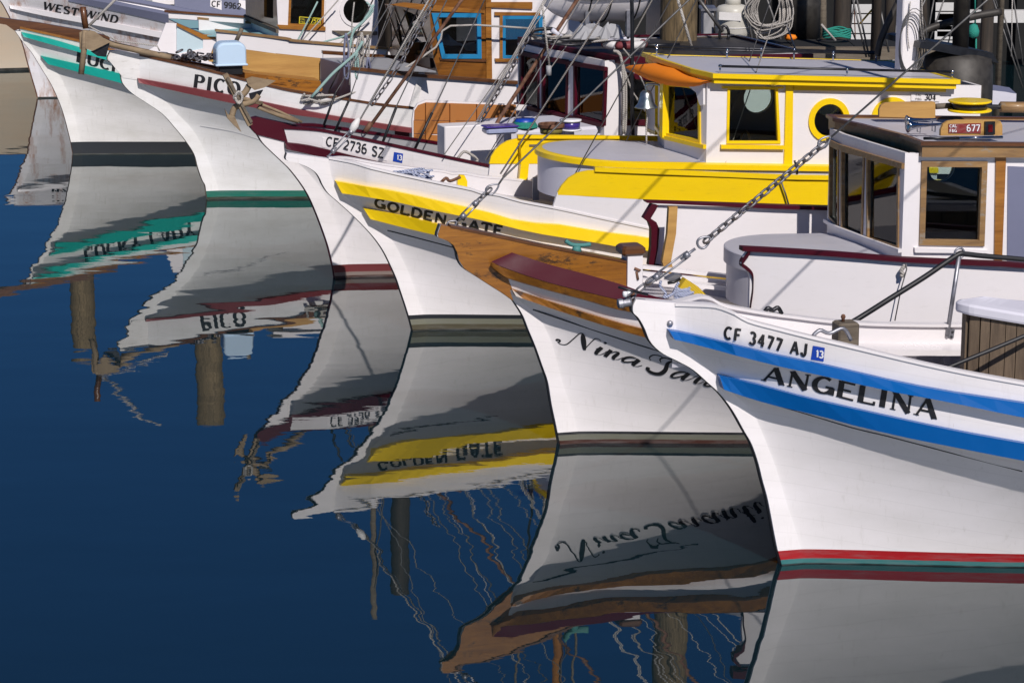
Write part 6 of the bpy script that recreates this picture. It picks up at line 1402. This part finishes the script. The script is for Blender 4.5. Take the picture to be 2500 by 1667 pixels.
def small_anchor(b):
    def A_(x, yy, y=-.1): return b.hy(P(1, x, yy), y)[0]
    an = b.thing('anchor', 'tan anchor with crossed stock and pointed flukes over the dark red bow board', 'anchor', A_(1960, 800))
    def plank(p, q, w, th, mat, y):
        a, c = A_(*p, y), A_(*q, y); d = (c-a).normalized(); s = Vector((0, 1, 0)).cross(d)*w/2
        slab('stock', [a+s, c+s, c-s, a-s], mat, (0, th, 0), an)
    plank((1850, 612), (2055, 1030), .055, .05, M['anchor'], -.16); plank((1865, 640), (2065, 1005), .03, .02, M['oldwood'], -.185)
    tube('shank', [A_(1960, 800), A_(2150, 850)]+b.hy(P(2, 100, 880, 250, 940, 430, 1000), -.1), .026, M['anchor'], an, 6)
    tube('shank', b.hy(P(2, 110, 850, 280, 920, 460, 1005), -.06), .018, M['anchor'], an, 6)
    tube('arm', smoothline([A_(1900, 960), A_(1930, 880), A_(2020, 850), A_(2080, 830), A_(2120, 780)], 3), .035, M['anchor'], an, 8)
    tube('arm', smoothline([A_(1960, 800), A_(2010, 760), A_(2045, 700)], 3), .035, M['anchor'], an, 8)
    slab('fluke', b.hy(P(1, 1845, 895, 1870, 940, 1925, 955, 1980, 1085, 1920, 1030, 1865, 970), -.14), M['anchor'], (0, .03, 0), an)
    slab('fluke', b.hy(P(1, 2020, 650, 2070, 632, 2262, 665, 2170, 720, 2090, 742, 2035, 700), -.16), M['anchor'], (0, .03, 0), an)
    slab('fluke', b.hy(P(1, 2045, 770, 2160, 740, 2130, 790, 2080, 860, 2060, 830), -.12), M['darkmetal'], (0, .03, 0), an)
    for j in range(4):
        c = A_(1955, 800, -.17); tube('lashing', [c+Vector(((.05-.005*j)*cos(a), -.008*j, (.035+.01*j)*sin(a))) for a in [2*pi*i/14+j for i in range(15)]], .013, M['rope'], an)

# ================================================================== LUCKY LADY: teal rails
def boat_lucky():
    b = Boat('fishing_boat', 'white boat with two teal green rub rails and LUCKY LADY on its bow', (178, 377), 15)
    front = P(1, 120, 250, 185, 342, 260, 432, 340, 562, 420, 692, 480, 822, 520, 932, 555, 1062, 580, 1165, 598, 1265)
    rab = P(1, 175, 262, 330, 470, 430, 560, 480, 610, 530, 702, 570, 812, 605, 925, 640, 1080, 658, 1165, 672, 1262)
    b.form(front, rab, 1.0, 1.25, 3.0, 1.8, 1.15, 1.4, P(1, 360, 495, 650, 570, 985, 645, 1300, 730))
    hm = hullmat('lucky_hull_paint', (.72, .70, .68, 1), [(.185, (.030, .032, .035, 1)), (.02, (.05, .05, .04, 1))], stain=.35)
    b.hull(hm, P(1, 175, 240, 640, 345, 900, 415, 1200, 480)+P(1, 1900, 640, 2500, 770), L=7.6, deckdrop=.12, capmat=M['varnish'], capw=.10, caph=.03)
    b.edge(M['rust'], .006)
    pk = [Vector((q.x, -.06, q.z)) for q in b.hy(P(1, -260, 108, 15, 150, 320, 190, 640, 245, 900, 300, 900, 400, 640, 342, 320, 262, 175, 238, 115, 252, 50, 206, -200, 160), -.06)]
    slab('bow_plank', pk, M['darkwood'], (0, .12, 0), b.root)
    b.rail('rub_rail', P(1, 175, 268, 400, 318, 640, 388, 860, 455, 1200, 540), P(1, 195, 305, 400, 362, 640, 428, 860, 490, 1200, 590), .07, M['teal'], topdrop=.02)
    b.rail('rub_rail', P(1, 335, 462, 650, 532, 985, 608, 1300, 690), P(1, 395, 530, 700, 608, 1000, 686, 1300, 770), .08, M['teal'], topdrop=.02)
    lettering(b, 'name_lettering', 'LUCKY LADY', P(1, 625, 508, 800, 553, 985, 602, 1300, 690, 1560, 760), (3, -25), (3, -26), M['letter'], .28, .12, .13, gap=.14, asp=1.1)
    def slb(nm, pts, y, mat, th=.03, holes=()): return slab(nm, b.hy(pts, y), mat, (0, th, 0), b.root, [b.hy(h, y) for h in holes])
    # raised bulwark, teal deck and coaming
    slb('coaming', P(1, 1290, 372, 1362, 190, 1450, 195, 1450, 445, 1210, 420), .25, M['white'])
    slb('coaming', P(1, 1450, 200, 1665, 290, 1665, 410, 1450, 445), .22, M['paleteal'])
    slb('coaming', P(1, 1665, 310, 1770, 310, 1770, 600, 1600, 600, 1450, 445, 1665, 400), .20, M['white'])
    slb('coaming_cap', P(1, 1450, 190, 1670, 285, 1770, 290, 1770, 325, 1665, 325, 1450, 215), .19, M['varnish'])
    tz = b.hy(P(1, 1665, 290), .2)[0].z
    slab('side_deck', b.hz(P(1, 1385, 155, 2010, 200, 2352, 310, 1700, 290, 1480, 200), tz), M['tealdeck'], (0, 0, -.02), b.root)
    slb('bulwark_board', P(1, 1380, 100, 2010, 150, 2010, 195, 1385, 150), .9, M['white']); slb('bulwark_cap', P(1, 1350, 85, 2015, 133, 2015, 150, 1350, 104), .88, M['darkwood'])
    b.panel('bulwark_board', P(1, 1775, 262, 2352, 325)+P(2, 400, 345, 1080, 400, 1500, 440), P(1, 1770, 350, 2352, 700)+P(2, 400, 640, 1080, 700, 1500, 740), M['white'], .04)
    b.bar('bulwark_cap', P(1, 1765, 250, 2352, 318)+P(2, 400, 335, 1080, 392, 1500, 430), .07, .035, M['brownframe'])
    # cabin
    yp = -.70
    hw = P(2, 372, -60, 628, -60, 622, 205, 362, 198); c0 = b.hy(P(2, 905, 85), yp)[0]
    rr = (b.hy(P(2, 1030, 85), yp)[0]-c0).x*.86
    hp = [Vector((c0.x+rr*cos(a), yp, c0.z+rr*sin(a))) for a in [2*pi*i/26 for i in range(26)]]
    sd_ = b.hy(P(2, 240, -300, 1085, -300, 1085, 385, 0, 300)[:3]+P(2, 270, 320), yp)
    slab('cabin_side', sd_, M['white'], (0, .03, 0), b.root, [b.hy(hw, yp), hp])
    window(b, b.hy(hw, yp), (0, -1, 0), M['varnish'], .03, .015); window(b, hp, (0, -1, 0), M['white'], .05, .015)
    slab('corner_board', b.hy(P(2, 655, -100, 705, -100, 708, 350, 655, 345), yp-.012), M['white'], (0, .012, 0), b.root)
    slab('window_sill', b.hy(P(2, 255, 205, 655, 222, 655, 255, 280, 240), yp-.03), M['varnish'], (0, .03, 0), b.root)
    slab('grab_rail', b.hy(P(2, 712, 255, 1080, 262, 1080, 290, 800, 298), yp-.05), M['oldwood'], (0, .05, 0), b.root)
    pl = b.hy(P(2, 440, 138, 618, 152, 612, 206, 436, 196), yp-.004); slab('number_plate', pl, M['plateyellow'], (0, .003, 0), b.root)
    pl = b.hy(P(2, 446, 144, 612, 157, 607, 201, 442, 191), yp-.006); slab('number_plate_face', pl, M['black'], (0, .002, 0), b.root)
    HP = yplane(b, yp-.009)
    lettering(b, 'plate_lettering', '1759', P(2, 512, 190, 605, 197), (1, -10.5), (1, -10.5), M['plateyellow'], .16, .12, 0, hit=HP)
    lettering(b, 'plate_lettering', 'CAL', P(2, 450, 166, 486, 168), (0, -4), (0, -4), M['plateyellow'], .16, .14, 0, hit=HP); lettering(b, 'plate_lettering', 'F&G', P(2, 450, 188, 486, 190), (0, -4), (0, -4), M['plateyellow'], .16, .14, 0, hit=HP)
    # front with wooden mullions
    zc = b.hy(P(2, 270, 250), yp)[0]
    fr = b.hz(P(2, 262, 240, 0, 140)+P(1, 2030, 130), zc.z); plan = [(zc.x, yp), (fr[1].x, fr[1].y), (fr[2].x, fr[2].y)]
    for i, hs in enumerate((P(2, 225, -60, 225, 155, 150, 140, 150, -60), P(1, 2245, -60, 2245, 155, 2190, 145, 2190, -60))):
        h = onwall(b, plan, i, hs); p, q = Vector((*plan[i], 0)), Vector((*plan[i+1], 0)); d = (q-p).normalized(); nr = Vector((-d.y, d.x, 0)); nr = nr if nr.x < 0 else -nr
        zt_ = zc.z+.9
        slab('cabin_front', [Vector((p.x, p.y, zc.z)), Vector((q.x, q.y, zc.z)), Vector((q.x, q.y, zt_)), Vector((p.x, p.y, zt_))], M['varnish'], -nr*.04, b.root, [[Vector((v.x, v.y, min(max(v.z, zc.z+.02), zt_-.05))) for v in h]])
        slab('cabin_front', [Vector((p.x, p.y, zc.z-.5)), Vector((q.x, q.y, zc.z-.5)), Vector((q.x, q.y, zc.z-.002)), Vector((p.x, p.y, zc.z-.002))], M['paleteal'], -nr*.04, b.root)
        slab('front_sill', [Vector((p.x, p.y, zc.z-.04)), Vector((q.x, q.y, zc.z-.04)), Vector((q.x, q.y, zc.z+.02)), Vector((p.x, p.y, zc.z+.02))], M['oldwood'], nr*.04, b.root)
    xb = zc.x+3
    slab('cabin_roof', [(zc.x-.2, yp-.1, zc.z+.9), (xb, yp-.1, zc.z+.9), (xb, .8, zc.z+.9), (zc.x-.2, .8, zc.z+.9)], M['white'], (0, 0, .06), b.root)
    slab('cabin_back', [(xb, yp, zc.z-.5), (xb, .8, zc.z-.5), (xb, .8, zc.z+.9), (xb, yp, zc.z+.9)], M['white'], (.03, 0, 0), b.root)
    slab('cabin_side', [(zc.x, .75, zc.z-.5), (xb, .75, zc.z-.5), (xb, .75, zc.z+.9), (zc.x, .75, zc.z+.9)], M['interior'], (0, .03, 0), b.root)
    # rigging lines down to the bow rail
    tube('rail_pole', b.hy(P(2, 185, 660, 385, 425), -1.0), .02, M['chrome'], b.root, 8)
    for pts, y, r, mt in ((P(2, 160, 605, 300, 480, 390, 400, 590, 15), -.9, .013, 'tealrope'), (P(2, 400, 405, 700, 70, 760, 0), -.9, .010, 'rope'), (P(2, 410, 410, 700, 330, 840, 280, 1040, 100), -.9, .014, 'tealrope'),
                          (P(2, 345, 620, 600, 490, 830, 310), -.95, .012, 'rope')):
        tube('rope', smoothline(b.hy(pts, y), 3), r, M[mt], b.root)
    return b

# ================================================================== boats beyond
def boats_beyond():
    # WEST WIND
    w = Boat('fishing_boat', 'lavender and white boat lettered WEST WIND with rust streaked stem, top left', (96, 240), 15)
    front = P(1, -40, -40, 15, 22, 60, 100, 100, 180, 150, 275, 190, 368, 225, 500, 265, 640, 295, 740, 310, 800)
    rab = P(1, 62, 0, 80, 50, 120, 110, 160, 175, 215, 290, 265, 430, 310, 560, 350, 680, 385, 800)
    w.form(front, rab, 1.0, 1.3, 3, 1.8, 1.15, 1.7)
    hm = hullmat('westwind_hull_paint', (.62, .60, .62, 1), [(.03, (.02, .02, .015, 1))], stain=.3, rustz=.9)
    w.hull(hm, P(1, 60, -60, 340, -25, 800, 15, 1100, 75, 1380, 130, 1900, 240), L=8, deckdrop=.1, capmat=M['lav'], capw=.1, caph=.06)
    w.rail('rub_rail', P(1, 75, 45, 350, 90, 700, 150, 1000, 205, 1310, 262), P(1, 85, 72, 350, 130, 700, 195, 1000, 252, 1300, 310), .06, M['white'], topdrop=.02)
    w.panel('sheer_board', P(1, 560, -25, 800, 12, 1100, 70, 1385, 125), P(1, 560, 12, 800, 62, 1100, 128, 1360, 190), M['lav'], .03, off=.015, both=False)
    lettering(w, 'name_lettering', 'WEST WIND', P(1, 350, 78, 560, 122, 800, 165, 960, 195), (5, -18), (5, -18), M['letter'], .30, .15, .14, gap=.14, asp=1.2)
    w.edge(M['rust'], .03)
    # boats whose hulls only show in slivers
    t = Boat('moored_boat', 'tan hulled boat behind the rust streaked stem at the left edge', (-160, 170), 10, 'boat', None)
    rows = []
    for z, k in ((-.3, .0), (.0, .0), (.5, -.10), (1.0, -.2), (1.45, -.28)):
        rows.append([(s, k-.5+.25*(s/3)**2, z) for s in [i*.3 for i in range(-12, 8)]])
    mt = hullmat('tan_hull_paint', (.50, .40, .29, 1), [(.05, (.015, .015, .012, 1))], stain=.3)
    loft('hull', rows, mt, t.root, smooth=True)
    top = rows[-1]; loft('deck', [top, [(x, y+2.2, z) for x, y, z in top]], M['oldwood'], t.root); loft('cap_rail', [[(x, y-.02, z) for x, y, z in top], [(x, y-.02, z+.06) for x, y, z in top], [(x, y+.1, z+.06) for x, y, z in top], [(x, y+.1, z) for x, y, z in top]], M['darkwood'], t.root, True, True)
    # lavender bow with registration behind the teal decked boat
    v = Boat('moored_boat', 'lavender boat side lettered CF 9962 behind the teal decked boat', (600, 40), 15, 'boat', None)
    pts = P(1, 1432, -120, 1432, 120, 1540, 118, 2020, 140, 2020, -120)
    slab('topside', v.hy(pts, -.4), M['lav'], (0, .05, 0), v.root)
    q = v.hy(P(1, 1432, -120, 2400, -120, 2400, 150, 1432, 110), .6); slab('topside', q, M['lavwhite'], (0, .05, 0), v.root)
    slab('sheer_plank', v.hy(P(1, 1405, 88, 2020, 132, 2020, 150, 1405, 104), -.43), M['darkwood'], (0, .04, 0), v.root)
    for x0_, x1_ in ((1725, 1818), (1960, 2022)): slab('registration_board', v.hy(P(1, x0_, 0, x1_, 8, x1_, 85, x0_, 55), -.404), M['white'], (0, .004, 0), v.root)
    lettering(v, 'registration_lettering', 'CF 9962', P(1, 1735, 55, 1975, 78), (1, -14), (1, -14), M['letter'], .2, .15, 0, hit=yplane(v, -.408), asp=.95)
    slab('cabin_panel', v.hy(P(1, 900, -80, 1432, -80, 1432, 105, 1080, 60, 900, 20), 1.2), M['white'], (0, .05, 0), v.root)
    slab('cabin_panel', v.hy(P(1, 1190, -80, 1250, -80, 1250, 105, 1190, 95), 1.15), M['grey'], (0, .05, 0), v.root)
    for yy in (22, 70): slab('belt_trim', v.hy(P(1, 1080, yy, 1432, yy+18, 1432, yy+24, 1080, yy+6), 1.17), M['grey'], (0, .02, 0), v.root)
    return w, t, v

# ================================================================== pilings, pier, gear at the back
def world_at(px, py, z=0.0):
    d = ray(px, py); return Vector((0, 0, H))+d*((z-H)/d.z)
def at_depth(px, py, Y):
    d = ray(px, py); return Vector((0, 0, H))+d*(Y/d.y)
def wthing(name, label, cat, p, group=None):
    e = bpy.data.objects.new(name, None); COL.objects.link(e); e.location = p; OFF[e.name] = Vector(p); e.empty_display_size = .2; return tagged(e, label, cat, group)
def piling(px, wpx, Y, ztop, label, mat='piling'):
    c = at_depth(px, 60, Y); c.z = 0; r = wpx/2/F*Y; p = wthing('piling', label, 'piling', (c.x, c.y, 0), 'timber mooring pilings')
    random.seed(int(px)); V = []; Fc = []; n = 18; hs = [-1, 0, .3, 1, 2, 3, 4.5, ztop-.05, ztop]; hs = sorted(set(h for h in hs if h <= ztop))
    for j, h in enumerate(hs):
        for i in range(n):
            a = 2*pi*i/n; rr = r*(1.04-.03*h/ztop)*(1+.03*sin(3*a+px)+.015*sin(7*a+h*2)); rr *= .93 if h == hs[-1] else 1
            V.append((c.x+rr*cos(a), c.y+rr*sin(a), h))
    for j in range(len(hs)-1):
        for i in range(n): Fc.append((j*n+i, j*n+(i+1) % n, (j+1)*n+(i+1) % n, (j+1)*n+i))
    mk('shaft', V, Fc, M[mat], p, True); mk('top', V[-n:], [tuple(range(n))], M['oldwood'], p)
    return p, c, r
def background():
    piling(1658, 88, 30.2, 7.2, 'thick brown timber piling behind the yellow trimmed pilothouse'); piling(962, 46, 37.5, 6.9, 'dark timber piling between the white cabin and the brown cabin', 'darkpiling')
    piling(176, 60, 60, 8.4, 'far timber piling at the left, seen mirrored below the teal railed bow'); piling(489, 66, 58, 9.6, 'far timber piling seen mirrored below the PICO bow')
    piling(2055, 40, 34, 5.4, 'dark timber piling behind the white mast', 'darkpiling'); piling(2410, 30, 40, 5.8, 'thin timber piling at the right by the pier', 'darkpiling')
    # floating dock shelf with propane tank, rope coil, drum
    Y = 31.5
    d = wthing('dock', 'grey timber shelf carrying the tank and drums behind the yellow boat roof', 'dock', at_depth(1900, 110, Y))
    for i in range(8):
        a = at_depth(1700+75*i, 103, Y); z = a.z
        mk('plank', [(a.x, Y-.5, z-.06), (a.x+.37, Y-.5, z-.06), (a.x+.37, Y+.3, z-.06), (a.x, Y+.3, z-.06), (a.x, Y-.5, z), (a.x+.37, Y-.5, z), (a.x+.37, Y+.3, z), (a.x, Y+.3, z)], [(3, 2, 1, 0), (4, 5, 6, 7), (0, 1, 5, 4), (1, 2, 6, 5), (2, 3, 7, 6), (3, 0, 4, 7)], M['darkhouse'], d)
    zt = z
    for x in (1720, 2240):
        a = at_depth(x, 110, Y+.5); box('leg', (a.x-.1, Y+.4, -.5), (a.x+.1, Y+.6, zt-.07), M['darkpiling'], d)
    a, c = at_depth(1700, 110, Y), at_depth(2290, 110, Y); box('beam', (a.x, Y-.54, zt-.16), (c.x, Y-.50, zt-.002), M['oldwood'], d)
    c = at_depth(1788, 92, Y-.1); r = 142/3.36/F*Y; top = at_depth(1788, 2, Y-.1).z
    t = wthing('propane_tank', 'white propane cylinder with label on the grey dock shelf', 'gas cylinder', (c.x, c.y, zt))
    h = top-c.z+.02
    lathe('tank_body', (c.x, c.y, zt), [(r*.7, 0), (r*.72, .04), (r*.9, .07), (r, .14), (r, h*.80), (r*.95, h*.90), (r*.82, h*.96), (r*.5, h), (0, h+.01)], M['tankwhite'], t, 28)
    tube('weld_seam', [Vector((c.x+(r+.002)*cos(a), c.y+(r+.002)*sin(a), zt+h*.42)) for a in [2*pi*i/24 for i in range(25)]], .006, M['worn_white'], t)
    lathe('valve_collar', (c.x, c.y, zt+h*.96), [(r*.45, 0), (r*.45, .12)], M['tankwhite'], t, 18)
    q = [at_depth(*p, Y-.1-r*1.03) for p in P(3, 1868, 100, 2050, 110, 2048, 175, 1866, 165)]; slab('label', q, M['worn_white'], (0, .004, 0), t)
    cb = wthing('grey_locker', 'grey square locker between the piling and the propane cylinder', 'locker', at_depth(1737, 98, Y)); q = at_depth(1715, 98, Y); q2 = at_depth(1742, 25, Y); box('locker_body', (q.x, Y-.1, zt), (q2.x, Y+.3, q2.z), M['grey'], cb, .01); box('locker_top', (q.x-.03, Y-.13, q2.z), (q2.x+.03, Y+.33, q2.z+.03), M['steel'], cb)
    c = at_depth(1874, 40, Y-.25); rc = wthing('rope_coil', 'large hanging coil of white rope beside the propane cylinder', 'rope', c); random.seed(5)
    for j in range(17):
        rx = .15+.008*j; rz = random.uniform(.22, .40); ox = random.uniform(-.05, .05); ph = random.uniform(-.5, .5)
        tube('rope_turn', [c+Vector((ox+rx*cos(a)*(1-.18*sin(a)), -.008*j+.03*sin(a*2+ph), rz*sin(a+.15*sin(a*3+ph))+.12)) for a in [2*pi*i/26 for i in range(27)]], .009, M['rope'], rc)
    c = at_depth(1958, 104, Y+.5); dr = wthing('steel_drum', 'tall sooty steel drum on the dock shelf', 'drum', (c.x, c.y, zt)); rr = 145/3.36/F*(Y+.5)
    lathe('drum_body', (c.x, c.y, zt), [(rr, 0), (rr, .4), (rr*1.02, .42), (rr, .44), (rr, .9), (rr*1.02, .92), (rr, .94), (rr, 1.3), (0, 1.31)], M['stackm'], dr, 28)
    c = at_depth(2050, 95, Y-.3); gc = wthing('green_rope_coil', 'bright green rope wrapped round the dark piling', 'rope', c)
    tubes('rope_turns', [[c+Vector((.17*cos(a), .3+.17*sin(a), .02*j+.015*sin(3*a+j))) for a in [2*pi*i/20 for i in range(21)]] for j in range(5)], .013, M['greenrope'], gc)
    c = at_depth(1930, 100, Y-.2); o_ = wthing('orange_float', 'small orange float on the dock shelf edge', 'float', c); lathe('float_body', c, [(0, 0), (.06, .01), (.08, .04), (.06, .07), (0, .08)], M['orange'], o_, 14)
    # block and eye at the roof rail
    c = at_depth(1768, 85, Y-1.2); tb = wthing('ring_fitting', 'black iron ring fitting standing above the yellow roof', 'fitting', c)
    tube('ring', [c+Vector((.055*cos(a), 0, .10*sin(a))) for a in [2*pi*i/18 for i in range(19)]], .018, M['darkmetal'], tb, 8)
    tube('strut', [at_depth(1700, -10, Y-1.2), at_depth(1765, 78, Y-1.2)], .022, M['wire'], tb); lathe('foot', c-Vector((0, 0, .16)), [(.12, 0), (.10, .03), (.03, .06), (.03, .08)], M['darkmetal'], tb, 16)
    # pier far behind on the right
    Y = 47
    pr = wthing('pier', 'dark timber pier with pale panels far behind the boats at upper right', 'pier', at_depth(2200, 0, Y))
    x0 = at_depth(1640, 0, Y).x; x1 = at_depth(2900, 0, Y).x
    box('painted_shade_face', (x0-2, Y+1.5, -1), (x1+6, Y+1.8, 4.4), M['darkhouse'], pr)  # black sheet, shade below the pier painted as its colour
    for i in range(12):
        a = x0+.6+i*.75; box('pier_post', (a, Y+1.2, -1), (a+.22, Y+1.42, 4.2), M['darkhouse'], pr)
    for xa, xb_, ya, yb_ in ((2080, 2125, 8, 130), (2182, 2215, 60, 170), (2285, 2335, 4, 120), (2398, 2415, 10, 130), (2290, 2330, 30, 90)):
        a = at_depth(xa, ya, Y); c = at_depth(xb_, yb_, Y); n_ = max(2, int((a.z-c.z)/.16))
        for k in range(n_):
            z0 = c.z+(a.z-c.z)*k/n_; z1 = c.z+(a.z-c.z)*(k+.86)/n_
            box('siding_board', (a.x, Y, z0), (c.x, Y+.03, z1), M['siding'], pr)
    a = at_depth(2440, 25, Y); c = at_depth(2600, 55, Y); box('cross_beam', (a.x-.6, Y-.1, c.z), (c.x+3, Y+.1, a.z), M['siding'], pr)
    # skiff seen past the hood
    c = at_depth(2470, 235, 33); k = wthing('skiff', 'small white skiff beyond the black smoke hood at right', 'boat', c)
    r0 = [at_depth(x, y, 33) for x, y in P(4, 2060, 740, 2200, 755, 2250, 765, 2290, 770)]; r1 = [v+Vector((0, .0, -.22)) for v in r0]; r2 = [v+Vector((0, .5, .02)) for v in r0]
    loft('hull', [r1, r0], M['lavwhite'], k); loft('deck', [r0, r2], M['lav'], k)
    # rigging seen at the right and centre
    rg = wthing('mast', 'bare brown mast with wire stays behind the grey smoke hood', 'mast', at_depth(2440, 120, 36)); c = at_depth(2440, 120, 36)
    tube('pole', [Vector((c.x, 36, .5)), Vector((c.x, 36, 10.5))], .045, M['oldwood'], rg, 10)
    for a_, b_ in (((2440, 0), (2495, 190)), ((2425, 0), (2497, 215)), ((2360, -60), (2330, 100)), ((2475, 0), (2498, 160)), ((2280, 0), (2262, 98)), ((2268, -20), (2215, 95))):
        tube('stay', [at_depth(*a_, 36), at_depth(*b_, 36)], .012, M['wire'], rg)
    for x0_, y0_, x1_, y1_, dp, rr, mt in ((2082, 0, 2115, 140, 30, .012, 'wire'), (2092, 0, 2122, 140, 30, .012, 'wire'), (2147, 10, 2170, 128, 30, .013, 'wire'), (2100, 58, 2146, 5, 30, .012, 'yellowrope'), (2005, 60, 2040, 100, 30, .014, 'rope'), (1655, 0, 1690, 120, 27, .016, 'rope'), (1920, 60, 1945, 130, 29, .010, 'rope')):
        r_ = wthing('hanging_line', 'thin line hanging near x', 'line', at_depth(x0_, y0_, dp)) if False else None
        tube('running_line', [at_depth(x0_, y0_, dp), at_depth(x1_, y1_, dp)], rr, M[mt], rg)
    random.seed(21)
    for k_ in range(16):
        xa = random.uniform(1700, 2480); dx = random.uniform(-60, 60); tube('stay', [at_depth(xa, -30, 35+k_*.2), at_depth(xa+dx, random.uniform(90, 140), 35+k_*.2)], random.choice([.008, .012, .018]), M[random.choice(['wire', 'rope', 'rust', 'rubber'])], rg, 5)
    for xa, w_ in ((1740, .05), (2010, .06), (2170, .09), (2260, .05), (2345, .08)): tube('pole', [at_depth(xa, 130, 38), at_depth(xa+random.uniform(-12, 12), -120, 38)], w_, M[random.choice(['darkpiling', 'stackm', 'oldwood'])], rg, 8)
    c = at_depth(2380, 80, 34); gb = wthing('pulley_block', 'green rope bound pulley block hanging behind the smoke hood', 'pulley', c)
    lathe('block_cheek', c-Vector((.02, 0, .08)), [(0, 0), (.07, .03), (.08, .1), (.05, .18), (0, .2)], M['greenrope'], gb, 14); tube('fall', [c+Vector((0, 0, .1)), c+Vector((-.05, 0, 1.2))], .012, M['greenrope'], gb); tube('fall', [c+Vector((.02, 0, -.08)), c+Vector((.03, 0, -.4))], .012, M['greenrope'], gb)
def extra_masts():
    """masts of the farther boats; above the picture but mirrored in the water"""
    for b, x, top, mat, r in ((C_, 6.6, 8.5, 'darkpiling', .06), (P_, 4.8, 8.0, 'varnish', .07), (L_, 4.4, 7.5, 'oldwood', .045)):
        tube('mast', [(x, 0, 1.2), (x, 0, top)], r, M[mat], b.root, 12)
        if b is C_: continue
        for s in (-1, 1): tube('shroud', [(x+.3, s*1.0, 1.3), (x, 0, top-.3)], .012, M['wire'], b.root, 5)
        if b is L_: continue
        tube('trolling_pole', [(x+.2, -.95, 1.6), (x-.3, -1.5, top+.5)], .018, M['oldwood'], b.root, 6); tube('trolling_pole', [(x+.2, .95, 1.6), (x-.3, 1.5, top+.5)], .018, M['oldwood'], b.root, 6)
def extra_stays():
    """thin pale stays of the middle boats, crowding the top of the view and mirrored as wavy strands"""
    random.seed(31)
    for b, mx, top in ((C_, 6.6, 8.3), (P_, 4.8, 7.8), (G_, 5.6, 8.5)):
        for k in range(5):
            s = random.uniform(1.0, 3.6); y = random.choice([-1, 1])*random.uniform(.5, .95)
            tube('stay', [(s, y, b.zs(s)+.05), (mx-random.uniform(0, .6), y*.1, top-random.uniform(0, 2.0))], random.choice([.006, .008, .010]), M[random.choice(['rope', 'wire', 'rope'])], b.root, 5)
def bow_tangle():
    """ropes gathered on the cap rail of the brown railed boat"""
    b = P_
    c = b.hh(P(2, 560, 800), .0)[0]; t = b.thing('rope_tangle', 'pale rope knotted round the brown cap rail below the hanging rope bunch', 'rope', c); random.seed(8)
    tube('rope_run', smoothline(b.hy(P(2, 450, 830, 520, 815, 600, 835, 700, 825, 860, 770, 1150, 650, 1560, 390, 1680, 215, 2320, 235), -.95), 3), .014, M['rope'], t)
    for j in range(5):
        L = [c+Vector((random.uniform(-.18, .28), random.uniform(-.08, .06), random.uniform(-.09, .06))) for _ in range(7)]
        tube('rope_loop', smoothline(L, 4), .014, M['rope'], t)
    tube('rope_run', smoothline(b.hy(P(2, 540, 800, 700, 620, 800, 530, 900, 440, 960, 340), -.95), 3), .020, M['tealrope'], t)
    q = b.hy(P(2, 920, 320, 880, 480, 900, 660), -.9); h = b.thing('rope_bunch', 'bunch of grey and pale green ropes hanging in front of the white cabin', 'rope', q[0]); random.seed(12)
    tube('rope_run', smoothline(b.hy(P(2, 1050, 40, 980, 160, 900, 240, 870, 300, 850, 420), -.9), 3), .018, M['tealrope'], h)
    tube('rope_run', smoothline(b.hy(P(2, 990, 20, 1045, 90, 960, 180, 1040, 60), -.9), 3), .012, M['tealrope'], h); tube('rope_run', smoothline(b.hy(P(2, 890, 20, 870, 220, 880, 400, 850, 700), -.9), 3), .010, M['rope'], h)
    for j in range(14):
        x = random.uniform(820, 1010); y0 = random.uniform(260, 500); y1 = y0+random.uniform(120, 280); w = random.uniform(15, 50)
        L = b.hy(P(2, x, y0, x+w*.6, (y0+y1)/2, x+w*.3, y1, x-w*.4, y1-20, x-w*.5, (y0+y1)/2, x-w*.1, y0), -.88+random.uniform(-.08, .08))
        tube('rope_loop', smoothline(L, 4), .013, random.choice([M['rope'], M['rope'], M['tealrope'], M['lav']]), h)
A_ = boat_angelina(); N_ = boat_nina(); G_ = boat_golden(); C_ = boat_maroon(); P_ = boat_pico(); small_anchor(C_); L_ = boat_lucky()
boats_beyond(); background(); extra_masts(); extra_stays(); bow_tangle()
